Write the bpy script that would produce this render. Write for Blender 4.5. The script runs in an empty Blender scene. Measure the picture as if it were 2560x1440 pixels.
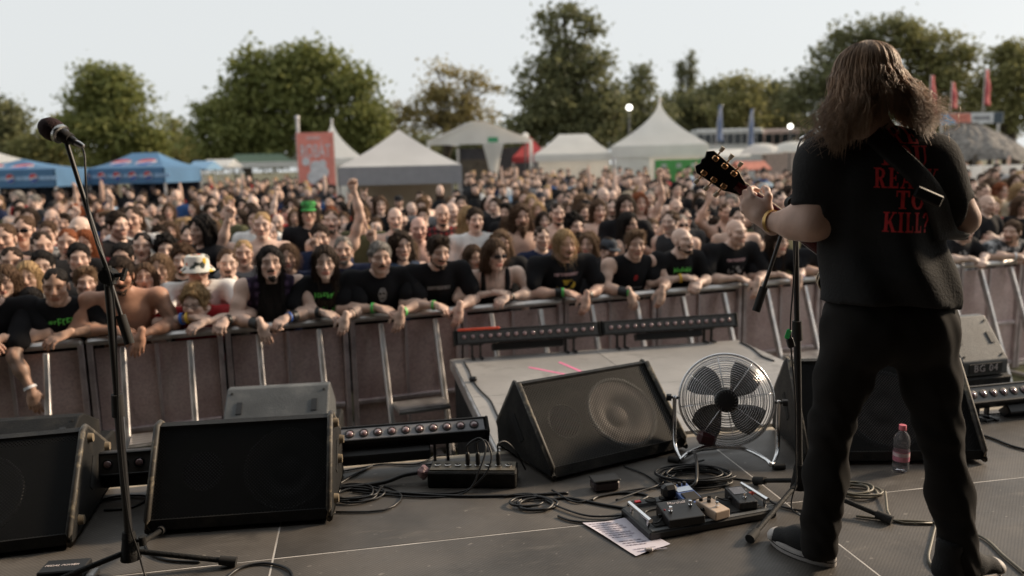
import bpy, bmesh, math, random
import numpy as np
from mathutils import Vector, Matrix, Euler
from mathutils.bvhtree import BVHTree

scene = bpy.context.scene
col = scene.collection
R = math.radians

# ------------------------------------------------------------------ camera
EYE = 2.2            # camera height above the field
STAGE = 0.85         # stage deck height above the field
FPX = 1991.0         # focal length in pixels of the 2560 wide photograph (28 mm)
PITCH = math.atan(305 / FPX)
ROLL = R(1.3)
fw = np.array([0, math.cos(PITCH), -math.sin(PITCH)])
rt0 = np.array([1., 0, 0]); up0 = np.cross(rt0, fw)
rt = rt0 * math.cos(ROLL) - up0 * math.sin(ROLL)
up = up0 * math.cos(ROLL) + rt0 * math.sin(ROLL)
CAM = np.array([0, 0, EYE])
cam_data = bpy.data.cameras.new('camera')
cam = bpy.data.objects.new('camera', cam_data)
col.objects.link(cam)
cam_data.lens = 28.0; cam_data.sensor_width = 36.0
cam_data.clip_start = 0.05; cam_data.clip_end = 3000
m = Matrix(((rt[0], up[0], -fw[0], 0), (rt[1], up[1], -fw[1], 0), (rt[2], up[2], -fw[2], EYE), (0, 0, 0, 1)))
cam.matrix_world = m
cam_data.dof.use_dof = True
cam_data.dof.focus_distance = 2.9
cam_data.dof.aperture_fstop = 1.6
scene.camera = cam

def at(x, y, Y):
    """world point on the plane at depth Y seen at photograph pixel x, y"""
    d = fw * FPX + rt * (x - 1280) + up * (720 - y)
    return Vector(CAM + d * (Y / d[1]))
def onz(x, y, z):
    d = fw * FPX + rt * (x - 1280) + up * (720 - y)
    return Vector(CAM + d * ((z - EYE) / d[2]))

# ------------------------------------------------------------------ sky and sun
SUN_EL, SUN_AZ = R(25), R(68)          # azimuth to the right of straight ahead
world = bpy.data.worlds.new('World'); scene.world = world; world.use_nodes = True
wn = world.node_tree.nodes; wl = world.node_tree.links
bg = wn['Background']
sky = wn.new('ShaderNodeTexSky'); sky.sky_type = 'NISHITA'; sky.sun_disc = False
sky.sun_elevation = SUN_EL; sky.sun_rotation = SUN_AZ
sky.air_density = 1.0; sky.dust_density = 3.0; sky.ozone_density = 1.5; sky.altitude = 100
hsv = wn.new('ShaderNodeHueSaturation'); hsv.inputs['Saturation'].default_value = 0.35
mixs = wn.new('ShaderNodeMix'); mixs.data_type = 'RGBA'; mixs.inputs[0].default_value = 0.86
mixs.inputs[7].default_value = (5.3, 5.48, 5.5, 1)     # high thin cloud evens out the sky
wl.new(sky.outputs[0], hsv.inputs['Color']); wl.new(hsv.outputs[0], mixs.inputs[6])
wl.new(mixs.outputs[2], bg.inputs['Color'])
bg.inputs['Strength'].default_value = 0.10
sun_data = bpy.data.lights.new('sun', 'SUN'); sun_data.energy = 3.3; sun_data.angle = R(8)
sun_data.color = (1.0, 0.79, 0.57)
sun = bpy.data.objects.new('sun', sun_data); col.objects.link(sun)
sdir = Vector((math.sin(SUN_AZ) * math.cos(SUN_EL), math.cos(SUN_AZ) * math.cos(SUN_EL), math.sin(SUN_EL)))
sun.rotation_euler = sdir.to_track_quat('Z', 'Y').to_euler()
sun.location = (20, 20, 30)
vs = scene.view_settings
vs.view_transform = 'Standard'; vs.look = 'None'; vs.gamma = 1.0; vs.use_curve_mapping = False
vs.exposure = 0.63
scene.cycles.use_denoising = True
scene.cycles.max_bounces = 6; scene.cycles.diffuse_bounces = 3; scene.cycles.glossy_bounces = 3
scene.cycles.transparent_max_bounces = 12
scene.cycles.sample_clamp_indirect = 4.0

# ------------------------------------------------------------------ materials
MATS = {}
def nodes_of(name):
    mt = bpy.data.materials.new(name); mt.use_nodes = True
    nt = mt.node_tree
    return mt, nt.nodes, nt.links, nt.nodes['Principled BSDF']
def mat(name, color, rough=0.6, metal=0.0, vary=0.25, scale=6.0, bump=0.0, bscale=40.0, spec=0.5, rvary=0.0, stretch=None, dirt=None, dscale=2.0, damt=0.5, trans=0.0):
    """principled material with noise variation in colour, roughness and fine relief"""
    if name in MATS: return MATS[name]
    mt, n, l, b = nodes_of(name)
    b.inputs['Roughness'].default_value = rough; b.inputs['Metallic'].default_value = metal
    b.inputs['Specular IOR Level'].default_value = spec
    tc = n.new('ShaderNodeTexCoord'); mp = n.new('ShaderNodeMapping')
    l.new(tc.outputs['Object'], mp.inputs['Vector'])
    if stretch: mp.inputs['Scale'].default_value = stretch
    nz = n.new('ShaderNodeTexNoise'); nz.inputs['Scale'].default_value = scale; nz.inputs['Detail'].default_value = 5
    l.new(mp.outputs[0], nz.inputs['Vector'])
    rp = n.new('ShaderNodeMapRange'); rp.inputs[1].default_value = 0.3; rp.inputs[2].default_value = 0.7
    rp.inputs[3].default_value = 1 - vary; rp.inputs[4].default_value = 1 + vary
    l.new(nz.outputs[0], rp.inputs[0])
    mul = n.new('ShaderNodeMix'); mul.data_type = 'RGBA'; mul.blend_type = 'MULTIPLY'; mul.inputs[0].default_value = 1
    mul.inputs[6].default_value = (*color, 1)
    l.new(rp.outputs[0], mul.inputs[7])
    out = mul.outputs[2]
    if dirt:
        nd = n.new('ShaderNodeTexNoise'); nd.inputs['Scale'].default_value = dscale; nd.inputs['Detail'].default_value = 8
        nd.inputs['Roughness'].default_value = 0.7
        l.new(mp.outputs[0], nd.inputs['Vector'])
        dr = n.new('ShaderNodeMapRange'); dr.inputs[1].default_value = 0.5; dr.inputs[2].default_value = 0.68
        dr.inputs[4].default_value = damt
        l.new(nd.outputs[0], dr.inputs[0])
        dm = n.new('ShaderNodeMix'); dm.data_type = 'RGBA'; dm.inputs[7].default_value = (*dirt, 1)
        l.new(dr.outputs[0], dm.inputs[0]); l.new(out, dm.inputs[6]); out = dm.outputs[2]
    l.new(out, b.inputs['Base Color'])
    if rvary:
        rr = n.new('ShaderNodeMapRange'); rr.inputs[1].default_value = 0.3; rr.inputs[2].default_value = 0.7
        rr.inputs[3].default_value = max(0, rough - rvary); rr.inputs[4].default_value = min(1, rough + rvary)
        l.new(nz.outputs[0], rr.inputs[0]); l.new(rr.outputs[0], b.inputs['Roughness'])
    if bump:
        n2 = n.new('ShaderNodeTexNoise'); n2.inputs['Scale'].default_value = bscale; n2.inputs['Detail'].default_value = 4
        l.new(mp.outputs[0], n2.inputs['Vector'])
        bp = n.new('ShaderNodeBump'); bp.inputs['Strength'].default_value = bump; bp.inputs['Distance'].default_value = 0.01
        l.new(n2.outputs[0], bp.inputs['Height']); l.new(bp.outputs[0], b.inputs['Normal'])
    if trans:
        tr = n.new('ShaderNodeBsdfTranslucent'); ms = n.new('ShaderNodeMixShader'); ms.inputs[0].default_value = trans
        l.new(out, tr.inputs['Color']); l.new(b.outputs[0], ms.inputs[1]); l.new(tr.outputs[0], ms.inputs[2])
        l.new(ms.outputs[0], n['Material Output'].inputs['Surface'])
    MATS[name] = mt
    return mt

def objcol_mat(name, rough, vary=0.2, scale=8.0, bump=0.0, bscale=60.0, tint=False, stretch=None, spec=0.4, sub=0.0, sheen=0.0, pattern=None):
    """material whose colour is the object's own colour (times a vertex tint)"""
    if name in MATS: return MATS[name]
    mt, n, l, b = nodes_of(name)
    b.inputs['Roughness'].default_value = rough; b.inputs['Specular IOR Level'].default_value = spec
    oi = n.new('ShaderNodeObjectInfo'); tc = n.new('ShaderNodeTexCoord'); mp = n.new('ShaderNodeMapping')
    if stretch: mp.inputs['Scale'].default_value = stretch
    l.new(tc.outputs['Object'], mp.inputs[0])
    nz = n.new('ShaderNodeTexNoise'); nz.inputs['Scale'].default_value = scale; nz.inputs['Detail'].default_value = 5
    l.new(mp.outputs[0], nz.inputs['Vector'])
    rp = n.new('ShaderNodeMapRange'); rp.inputs[1].default_value = 0.3; rp.inputs[2].default_value = 0.7
    rp.inputs[3].default_value = 1 - vary; rp.inputs[4].default_value = 1 + vary
    l.new(nz.outputs[0], rp.inputs[0])
    mul = n.new('ShaderNodeMix'); mul.data_type = 'RGBA'; mul.blend_type = 'MULTIPLY'; mul.inputs[0].default_value = 1
    l.new(oi.outputs['Color'], mul.inputs[6]); l.new(rp.outputs[0], mul.inputs[7])
    out = mul.outputs[2]
    if tint:
        at_ = n.new('ShaderNodeAttribute'); at_.attribute_name = 'tint'
        m2 = n.new('ShaderNodeMix'); m2.data_type = 'RGBA'; m2.blend_type = 'MULTIPLY'; m2.inputs[0].default_value = 1
        l.new(out, m2.inputs[6]); l.new(at_.outputs['Color'], m2.inputs[7]); out = m2.outputs[2]
    l.new(out, b.inputs['Base Color'])
    if sub:
        b.inputs['Subsurface Weight'].default_value = sub; b.inputs['Subsurface Radius'].default_value = (0.012, 0.005, 0.003)
        b.inputs['Subsurface Scale'].default_value = 1.0
    if bump:
        n2 = n.new('ShaderNodeTexNoise'); n2.inputs['Scale'].default_value = bscale; n2.inputs['Detail'].default_value = 4
        l.new(mp.outputs[0], n2.inputs['Vector'])
        bp = n.new('ShaderNodeBump'); bp.inputs['Strength'].default_value = bump; bp.inputs['Distance'].default_value = 0.01
        l.new(n2.outputs[0], bp.inputs['Height']); l.new(bp.outputs[0], b.inputs['Normal'])
    MATS[name] = mt
    return mt

# ------------------------------------------------------------------ mesh building
def V(*a): return Vector(a)
class MB:
    def __init__(s): s.v = []; s.f = []; s.mi = []; s.cur = 0
    def add(s, vs_, fs):
        o = len(s.v); s.v.extend([tuple(v) for v in vs_]); s.f.extend([tuple(i + o for i in f) for f in fs]); s.mi.extend([s.cur] * len(fs)); return s
    def box(s, c, size, rot=None, bev=0.0):
        sx, sy, sz = [d / 2 for d in size]
        if bev <= 0:
            P = [(x, y, z) for x in (-sx, sx) for y in (-sy, sy) for z in (-sz, sz)]
            Fc = [(0, 1, 3, 2), (4, 6, 7, 5), (0, 4, 5, 1), (2, 3, 7, 6), (0, 2, 6, 4), (1, 5, 7, 3)]
        else:
            b = min(bev, sx * .9, sy * .9, sz * .9)
            P = []; idx = {}
            for x in (-1, 1):
                for y in (-1, 1):
                    for z in (-1, 1):
                        for ax in range(3):
                            q = [x * (sx - b), y * (sy - b), z * (sz - b)]
                            q[ax] = (x * sx, y * sy, z * sz)[ax]
                            idx[(x, y, z, ax)] = len(P); P.append(tuple(q))
            Fc = []
            for ax in range(3):
                a1, a2 = [(1, 2), (2, 0), (0, 1)][ax]
                for sg in (-1, 1):
                    q = []
                    for (i, j) in ((-1, -1), (1, -1), (1, 1), (-1, 1)):
                        k = [0, 0, 0]; k[ax] = sg; k[a1] = i; k[a2] = j
                        q.append(idx[(*k, ax)])
                    Fc.append(q if sg > 0 else q[::-1])
            for ax in range(3):      # edges along ax
                a1, a2 = [(1, 2), (2, 0), (0, 1)][ax]
                for i in (-1, 1):
                    for j in (-1, 1):
                        k0 = [0, 0, 0]; k0[ax] = -1; k0[a1] = i; k0[a2] = j
                        k1 = list(k0); k1[ax] = 1
                        q = [idx[(*k0, a1)], idx[(*k1, a1)], idx[(*k1, a2)], idx[(*k0, a2)]]
                        Fc.append(q if i * j < 0 else q[::-1])
            for x in (-1, 1):
                for y in (-1, 1):
                    for z in (-1, 1):
                        q = [idx[(x, y, z, 0)], idx[(x, y, z, 1)], idx[(x, y, z, 2)]]
                        Fc.append(q if x * y * z > 0 else q[::-1])
        M = rot if rot is not None else Matrix.Identity(3)
        c = Vector(c)
        return s.add([M @ Vector(p) + c for p in P], Fc)
    def cyl(s, a, b, ra, rb=None, n=12, caps=True):
        a = Vector(a); b = Vector(b); rb = ra if rb is None else rb
        d = (b - a)
        if d.length < 1e-9: return s
        q = d.to_track_quat('Z', 'Y').to_matrix()
        P = []
        for i in range(n):
            t = 2 * math.pi * i / n; e = q @ Vector((math.cos(t), math.sin(t), 0))
            P.append(a + e * ra); P.append(b + e * rb)
        Fc = [(2 * i, 2 * ((i + 1) % n), 2 * ((i + 1) % n) + 1, 2 * i + 1) for i in range(n)]
        if caps: Fc += [tuple(2 * i for i in range(n))[::-1], tuple(2 * i + 1 for i in range(n))]
        return s.add(P, Fc)
    def tube(s, pts, r, n=8, closed=False, caps=True):
        pts = [Vector(p) for p in pts]; m_ = len(pts); rad = r if isinstance(r, (list, tuple)) else [r] * m_
        P = []; ref = None
        for i in range(m_):
            if closed: t = (pts[(i + 1) % m_] - pts[i - 1])
            else: t = pts[min(i + 1, m_ - 1)] - pts[max(i - 1, 0)]
            if t.length < 1e-9: t = Vector((0, 0, 1))
            t.normalize()
            if ref is None:
                ref = Vector((0, 0, 1)) if abs(t.z) < .9 else Vector((1, 0, 0))
            u = (ref - t * ref.dot(t))
            if u.length < 1e-4: u = t.orthogonal()
            u.normalize(); w = t.cross(u); ref = u
            for k in range(n):
                a = 2 * math.pi * k / n; P.append(pts[i] + (u * math.cos(a) + w * math.sin(a)) * rad[i])
        Fc = []
        for i in range(m_ if closed else m_ - 1):
            j = (i + 1) % m_
            for k in range(n):
                Fc.append((i * n + k, i * n + (k + 1) % n, j * n + (k + 1) % n, j * n + k))
        if caps and not closed:
            Fc += [tuple(range(n))[::-1], tuple((m_ - 1) * n + k for k in range(n))]
        return s.add(P, Fc)
    def lathe(s, prof, n=20, M=None, caps=True):
        """prof: list of (r, z)"""
        M = M or Matrix.Identity(4); P = []; Fc = []
        for r_, z in prof:
            for k in range(n):
                a = 2 * math.pi * k / n; P.append(M @ Vector((r_ * math.cos(a), r_ * math.sin(a), z)))
        for i in range(len(prof) - 1):
            for k in range(n):
                Fc.append((i * n + k, i * n + (k + 1) % n, (i + 1) * n + (k + 1) % n, (i + 1) * n + k))
        if caps and prof[0][0] > 1e-4: Fc.append(tuple(range(n))[::-1])
        if caps and prof[-1][0] > 1e-4: Fc.append(tuple((len(prof) - 1) * n + k for k in range(n)))
        return s.add(P, Fc)
    def prism(s, poly, x0, x1, M=None):
        """polygon of (y, z) extruded along x"""
        M = M or Matrix.Identity(4); n = len(poly)
        P = [M @ Vector((x0, y, z)) for y, z in poly] + [M @ Vector((x1, y, z)) for y, z in poly]
        Fc = [tuple(range(n)), tuple(range(n, 2 * n))[::-1]] + [(i, n + i, n + (i + 1) % n, (i + 1) % n) for i in range(n)]
        return s.add(P, Fc)
    def quad(s, a, b, c, d): return s.add([a, b, c, d], [(0, 1, 2, 3)])
    def mesh(s, name, smooth=False):
        me = bpy.data.meshes.new(name); me.from_pydata(s.v, [], s.f); 
        if smooth: me.shade_smooth()
        return me
    def build(s, name, material=None, parent=None, smooth=False, loc=None, fix=True):
        me = s.mesh(name, smooth)
        if fix:
            bm = bmesh.new(); bm.from_mesh(me); bmesh.ops.recalc_face_normals(bm, faces=bm.faces); bm.to_mesh(me); bm.free()
            if smooth: me.shade_smooth()
        if smooth == 'auto': me.set_sharp_from_angle(angle=R(40))
        return link(name, me, material, parent, loc)
def link(name, me, material=None, parent=None, loc=None):
    o = bpy.data.objects.new(name, me); col.objects.link(o)
    if material is not None:
        for mm in (material if isinstance(material, (list, tuple)) else [material]): me.materials.append(mm)
    if parent is not None: o.parent = parent
    if loc is not None: o.location = loc
    return o
def tag(o, label=None, cat=None, group=None, kind=None):
    if label: o['label'] = label
    if cat: o['category'] = cat
    if group: o['group'] = group
    if kind: o['kind'] = kind
    return o
def thing(name, label, cat, loc=(0, 0, 0), rotz=0.0, group=None):
    o = bpy.data.objects.new(name, None); col.objects.link(o); o.empty_display_size = 0.1
    o.location = loc; o.rotation_euler = (0, 0, rotz)
    return tag(o, label, cat, group)
def text(name, body, size, material, parent, loc, rot, extrude=0.0008, align='CENTER', shear=0.0, space=1.0):
    cu = bpy.data.curves.new(name, 'FONT'); cu.body = body; cu.size = size; cu.extrude = extrude
    cu.align_x = align; cu.align_y = 'CENTER'; cu.shear = shear; cu.space_character = space; cu.resolution_u = 4
    cu.materials.append(material)
    tmp = bpy.data.objects.new(name, cu); col.objects.link(tmp); bpy.context.view_layer.update()
    me = bpy.data.meshes.new_from_object(tmp.evaluated_get(bpy.context.evaluated_depsgraph_get())); bpy.data.objects.remove(tmp)
    o = bpy.data.objects.new(name, me); col.objects.link(o); o.parent = parent; o.location = loc; o.rotation_euler = rot
    return o
def smooth_path(pts, n=8, closed=False):
    pts = [Vector(p) for p in pts]; out = []; m_ = len(pts)
    for i in range(m_ if closed else m_ - 1):
        p0 = pts[i - 1] if (i > 0 or closed) else pts[0]; p1 = pts[i]; p2 = pts[(i + 1) % m_]; p3 = pts[(i + 2) % m_] if closed else pts[min(i + 2, m_ - 1)]
        for k in range(n):
            t = k / n
            out.append(0.5 * ((2 * p1) + (-p0 + p2) * t + (2 * p0 - 5 * p1 + 4 * p2 - p3) * t * t + (-p0 + 3 * p1 - 3 * p2 + p3) * t ** 3))
    if not closed: out.append(pts[-1])
    return out

# stage axes: u along the front edge, v towards the crowd
SA = R(10.7)
def st(u, v, z=0.0): return Vector((u * math.cos(SA) - v * math.sin(SA), u * math.sin(SA) + v * math.cos(SA), STAGE + z))
# ================================================================== SETTING
rng = random.Random(7)
M_field = mat('trampled grass', (0.085, 0.085, 0.04), 0.95, vary=0.4, scale=0.6, bump=0.6, bscale=30, dirt=(0.13, 0.10, 0.07), dscale=0.25, damt=0.8)
g = MB(); NG = 40
for i in range(NG + 1):
    for j in range(NG + 1):
        x = (i / NG - .5) * 2; y = (j / NG - .5) * 2
        x = math.copysign(abs(x) ** 2.2, x) * 1500; y = math.copysign(abs(y) ** 2.2, y) * 1500
        g.v.append((x, y, max(0., min(y, 60) - 14) * .018 + 0.03 * math.sin(x * .35) * math.cos(y * .27) if abs(x) + abs(y) > 9 else 0))
for i in range(NG):
    for j in range(NG):
        a = i * (NG + 1) + j; g.f.append((a, a + NG + 1, a + NG + 2, a + 1))
tag(g.build('ground', M_field, smooth=True, fix=False), kind='structure')

# stage deck ---------------------------------------------------------
def deck_material(name, c1, c2, ro):
    mt, n, l, b = nodes_of(name)
    tc = n.new('ShaderNodeTexCoord')
    def noise(sc, det=5, ro=.6, stretch=None):
        z = n.new('ShaderNodeTexNoise'); z.inputs['Scale'].default_value = sc; z.inputs['Detail'].default_value = det; z.inputs['Roughness'].default_value = ro
        if stretch:
            mp = n.new('ShaderNodeMapping'); mp.inputs['Scale'].default_value = stretch; mp.inputs['Rotation'].default_value = (0, 0, R(23)); l.new(tc.outputs['Object'], mp.inputs[0]); l.new(mp.outputs[0], z.inputs['Vector'])
        else: l.new(tc.outputs['Object'], z.inputs['Vector'])
        return z
    def ramp(src, a, b_, c=0., d=1.):
        r_ = n.new('ShaderNodeMapRange'); r_.inputs[1].default_value = a; r_.inputs[2].default_value = b_; r_.inputs[3].default_value = c; r_.inputs[4].default_value = d
        l.new(src, r_.inputs[0]); return r_.outputs[0]
    def mix(f, A, B):
        x = n.new('ShaderNodeMix'); x.data_type = 'RGBA'
        l.new(f, x.inputs[0])
        for s_, v_ in ((6, A), (7, B)):
            if isinstance(v_, tuple): x.inputs[s_].default_value = (*v_, 1)
            else: l.new(v_, x.inputs[s_])
        return x.outputs[2]
    big = noise(1.3, 6); scuff = noise(2.2, 9, .75, (1, 5, 1)); spot = noise(14, 4)
    c = mix(ramp(big.outputs[0], .35, .68), c1, c2)
    c = mix(ramp(scuff.outputs[0], .55, .75, 0, .55), c, (0.25, 0.225, 0.20))
    c = mix(ramp(spot.outputs[0], .66, .74, 0, .5), c, (0.05, 0.045, 0.04))
    mp = n.new('ShaderNodeMapping'); mp.inputs['Scale'].default_value = (95, 95, 95); mp.inputs['Rotation'].default_value = (0, 0, R(45))
    l.new(tc.outputs['Object'], mp.inputs[0])
    vo = n.new('ShaderNodeTexVoronoi'); vo.inputs['Scale'].default_value = 1.0; vo.inputs['Randomness'].default_value = 0.0
    l.new(mp.outputs[0], vo.inputs['Vector'])
    dk = n.new('ShaderNodeMix'); dk.data_type = 'RGBA'; dk.blend_type = 'MULTIPLY'; dk.inputs[0].default_value = 1; l.new(c, dk.inputs[6]); l.new(ramp(vo.outputs[0], .15, .6, 1.12, .72), dk.inputs[7]); c = dk.outputs[2]
    stn = noise(3.1, 8, .72)
    c = mix(ramp(stn.outputs[0], .56, .66, 0, .45), c, (0.035, 0.031, 0.028)); chip = noise(32, 3, .5)
    c = mix(ramp(chip.outputs[0], .70, .74, 0, .6), c, (0.30, 0.27, 0.24))
    l.new(c, b.inputs['Base Color'])
    l.new(ramp(scuff.outputs[0], .3, .7, ro, ro + .16), b.inputs['Roughness'])
    b.inputs['Specular IOR Level'].default_value = 0.45
    # moulded anti-slip mesh
    bp = n.new('ShaderNodeBump'); bp.inputs['Strength'].default_value = 0.18; bp.inputs['Distance'].default_value = 0.004
    l.new(vo.outputs[0], bp.inputs['Height']); l.new(bp.outputs[0], b.inputs['Normal'])
    return mt
M_deck = deck_material('phenolic stage plywood', (0.060, 0.053, 0.047), (0.150, 0.134, 0.118), .40)
M_deck2 = deck_material('dusty stage plywood lightened by sky', (0.32, 0.31, 0.30), (0.46, 0.445, 0.43), .27)  # thrust deck: dusty grey lightened further to carry the grazing sky reflection
M_alu = mat('worn aluminium', (0.55, 0.53, 0.52), 0.42, 0.85, vary=0.2, scale=9, bump=0.05, rvary=0.12)
M_seam = mat('aluminium seam edge', (0.62, 0.58, 0.54), 0.5, 0.3, vary=0.35, scale=5)
M_drape = mat('black stage drape', (0.012, 0.012, 0.014), 0.85, vary=0.3, scale=3, bump=0.5, bscale=9, stretch=(1, 1, .1))
EDGE = 3.57
stage = bpy.data.objects.new('stage', None); col.objects.link(stage); tag(stage, kind='structure')
stage.rotation_euler = (0, 0, SA); stage.location = (0, 0, STAGE)
sb = MB()
sb.box((0.2, -1.9, -.05), (12.4, 10.9, .045))
sb.build('stage_frame', M_seam, stage)
SEAMS = True
us = [-6.36, -4.36, -2.36, -0.36, 1.61, 3.61, 5.61]
vs_ = [-6.75, -4.75, -2.75, -.75, .75, 1.75, 2.75, EDGE]
for u in us[1:-1]: MB().box((u, -1.6, -.0105), (.0062, 10.3, .020)).build('seam_strip', M_seam, stage)
for v in vs_[1:-1]: MB().box((-.37, v, -.0112), (11.9, .0062, .020)).build('seam_strip', M_seam, stage)
for i in range(len(us) - 1):
    for j in range(len(vs_) - 1):
        a, b_ = us[i], us[i + 1]; c_, d_ = vs_[j], vs_[j + 1]; gp = .0032
        MB().box((0, 0, 0), (b_ - a - 2 * gp, d_ - c_ - 2 * gp, .024), bev=.001).build('deck_panel', M_deck, stage, loc=((a + b_) / 2, (c_ + d_) / 2, -.012 + rng.uniform(-.0004, .0004)))
MB().box((0.2, EDGE + .035, -.042), (12.4, .05, .07), bev=.006).build('edge_trim', mat('raw plywood edge', (0.34, 0.29, 0.22), .7, vary=.3, scale=12, dirt=(.08, .07, .06), damt=.6), stage)
# pleated black skirt along the front of the stage
sk = MB(); pts = []
n_ = 260
for k in range(n_ + 1):
    u = -6 + 12.4 * k / n_; pts.append((u, EDGE + .02 + .016 * math.sin(k * .9) + .01 * math.sin(k * 2.3)))
for (u, v) in pts: sk.v += [(u, v, -.08), (u, v + .01, -STAGE + .01)]
sk.f = [(2 * k, 2 * k + 2, 2 * k + 3, 2 * k + 1) for k in range(n_)]
sk.build('front_skirt', M_drape, stage, smooth=True, fix=False)
# thrust platform in front of the stage
ext = bpy.data.objects.new('stage_thrust', None); col.objects.link(ext); tag(ext, kind='structure')
ext.rotation_euler = (0, 0, SA); ext.location = (0, 0, STAGE)
X0, X1, XM, W1 = .60, 2.80, 1.66, 5.54
MB().box(((X0 + X1) / 2, (EDGE + W1) / 2 + .03, -.062), (X1 - X0 - .01, W1 - EDGE - .12, .06)).build('platform_frame', M_seam, ext)
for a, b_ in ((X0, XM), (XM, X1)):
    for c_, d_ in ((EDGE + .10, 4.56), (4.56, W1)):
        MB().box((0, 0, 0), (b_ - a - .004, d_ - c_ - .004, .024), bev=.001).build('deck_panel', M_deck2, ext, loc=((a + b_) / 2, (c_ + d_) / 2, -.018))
for x in (X0 + .002, X1 - .002):
    MB().box((x, (EDGE + W1) / 2 + .04, -.05), (.03, W1 - EDGE - .06, .075), bev=.004).build('edge_trim', M_alu, ext)
MB().box(((X0 + X1) / 2, W1 + .012, -.05), (X1 - X0 + .03, .03, .075), bev=.004).build('edge_trim', M_alu, ext)
sk = MB(); pl = []
def run(a, b_, n):
    a = Vector(a); b_ = Vector(b_); d = (b_ - a).normalized(); nn = Vector((d.y, -d.x))
    for k in range(n): pl.append(a + (b_ - a) * k / n + nn * (.012 * math.sin(k * .8) + .01 * math.sin(k * 2.1)))
run((X0 + .02, EDGE + .06), (X0 + .02, W1 - .02), 40); run((X0 + .02, W1 - .02), (X1 - .02, W1 - .02), 44); run((X1 - .02, W1 - .02), (X1 - .02, EDGE + .06), 40)
for q in pl: sk.v += [(q.x, q.y, -.09), (q.x, q.y, -STAGE + .01)]
sk.f = [(2 * k, 2 * k + 2, 2 * k + 3, 2 * k + 1) for k in range(len(pl) - 1)]
sk.build('platform_skirt', M_drape, ext, smooth=True, fix=False)
# pink tape marks on the thrust platform
M_tape = mat('pink fluorescent tape', (0.85, 0.20, 0.38), .6, vary=.12, scale=30)
tp = thing('floor_tape', 'pink tape arrow stuck on the grey thrust platform', 'tape', (0, 0, STAGE - .0045))
ta, tb, tc_, td = [onz(x, y, STAGE - .005) for x, y in ((1322, 918), (1424, 938), (1458, 931), (1398, 905))]
def strip(a, b_, w):
    d = (b_ - a); d.z = 0; d.normalize(); nn = Vector((-d.y, d.x, 0)) * w / 2; b2 = b_.copy(); a2 = a.copy(); a2.z = b2.z = 0
    MB().add([a2 + nn + V(0, 0, 0), b2 + nn, b2 - nn, a2 - nn] + [p + V(0, 0, -.002) for p in (a2 + nn, b2 + nn, b2 - nn, a2 - nn)], [(0, 1, 2, 3), (0, 4, 5, 1), (1, 5, 6, 2), (2, 6, 7, 3), (3, 7, 4, 0)]).build('tape_strip', M_tape, tp)
strip(ta, tb, .022); strip(tb + V(.01, .01, 0), tc_, .02); strip(tc_, td, .022)
# unseen roof and drapes, placed and sized to shade the stage (behind and above the view)
rf = MB(); rf.box((0, -1.7, 5.0), (13.5, 8.0, .2)); rf.box((0, 2.4, 4.75), (13.5, .16, .5))
o = rf.build('unseen_stage_roof', M_drape); o.rotation_euler = (0, 0, SA); o.location = (0, 0, STAGE); tag(o, kind='structure')
bd = MB(); bd.box((0, -5.6, 2.7), (13.5, .1, 5.6)); bd.box((-6.4, -1.9, 2.7), (.1, 7.0, 5.6)); bd.box((6.4, -2.4, 2.7), (.1, 6.0, 5.6))
o = bd.build('unseen_stage_backdrop', M_drape); o.rotation_euler = (0, 0, SA); o.location = (0, 0, STAGE); tag(o, kind='structure')

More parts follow.
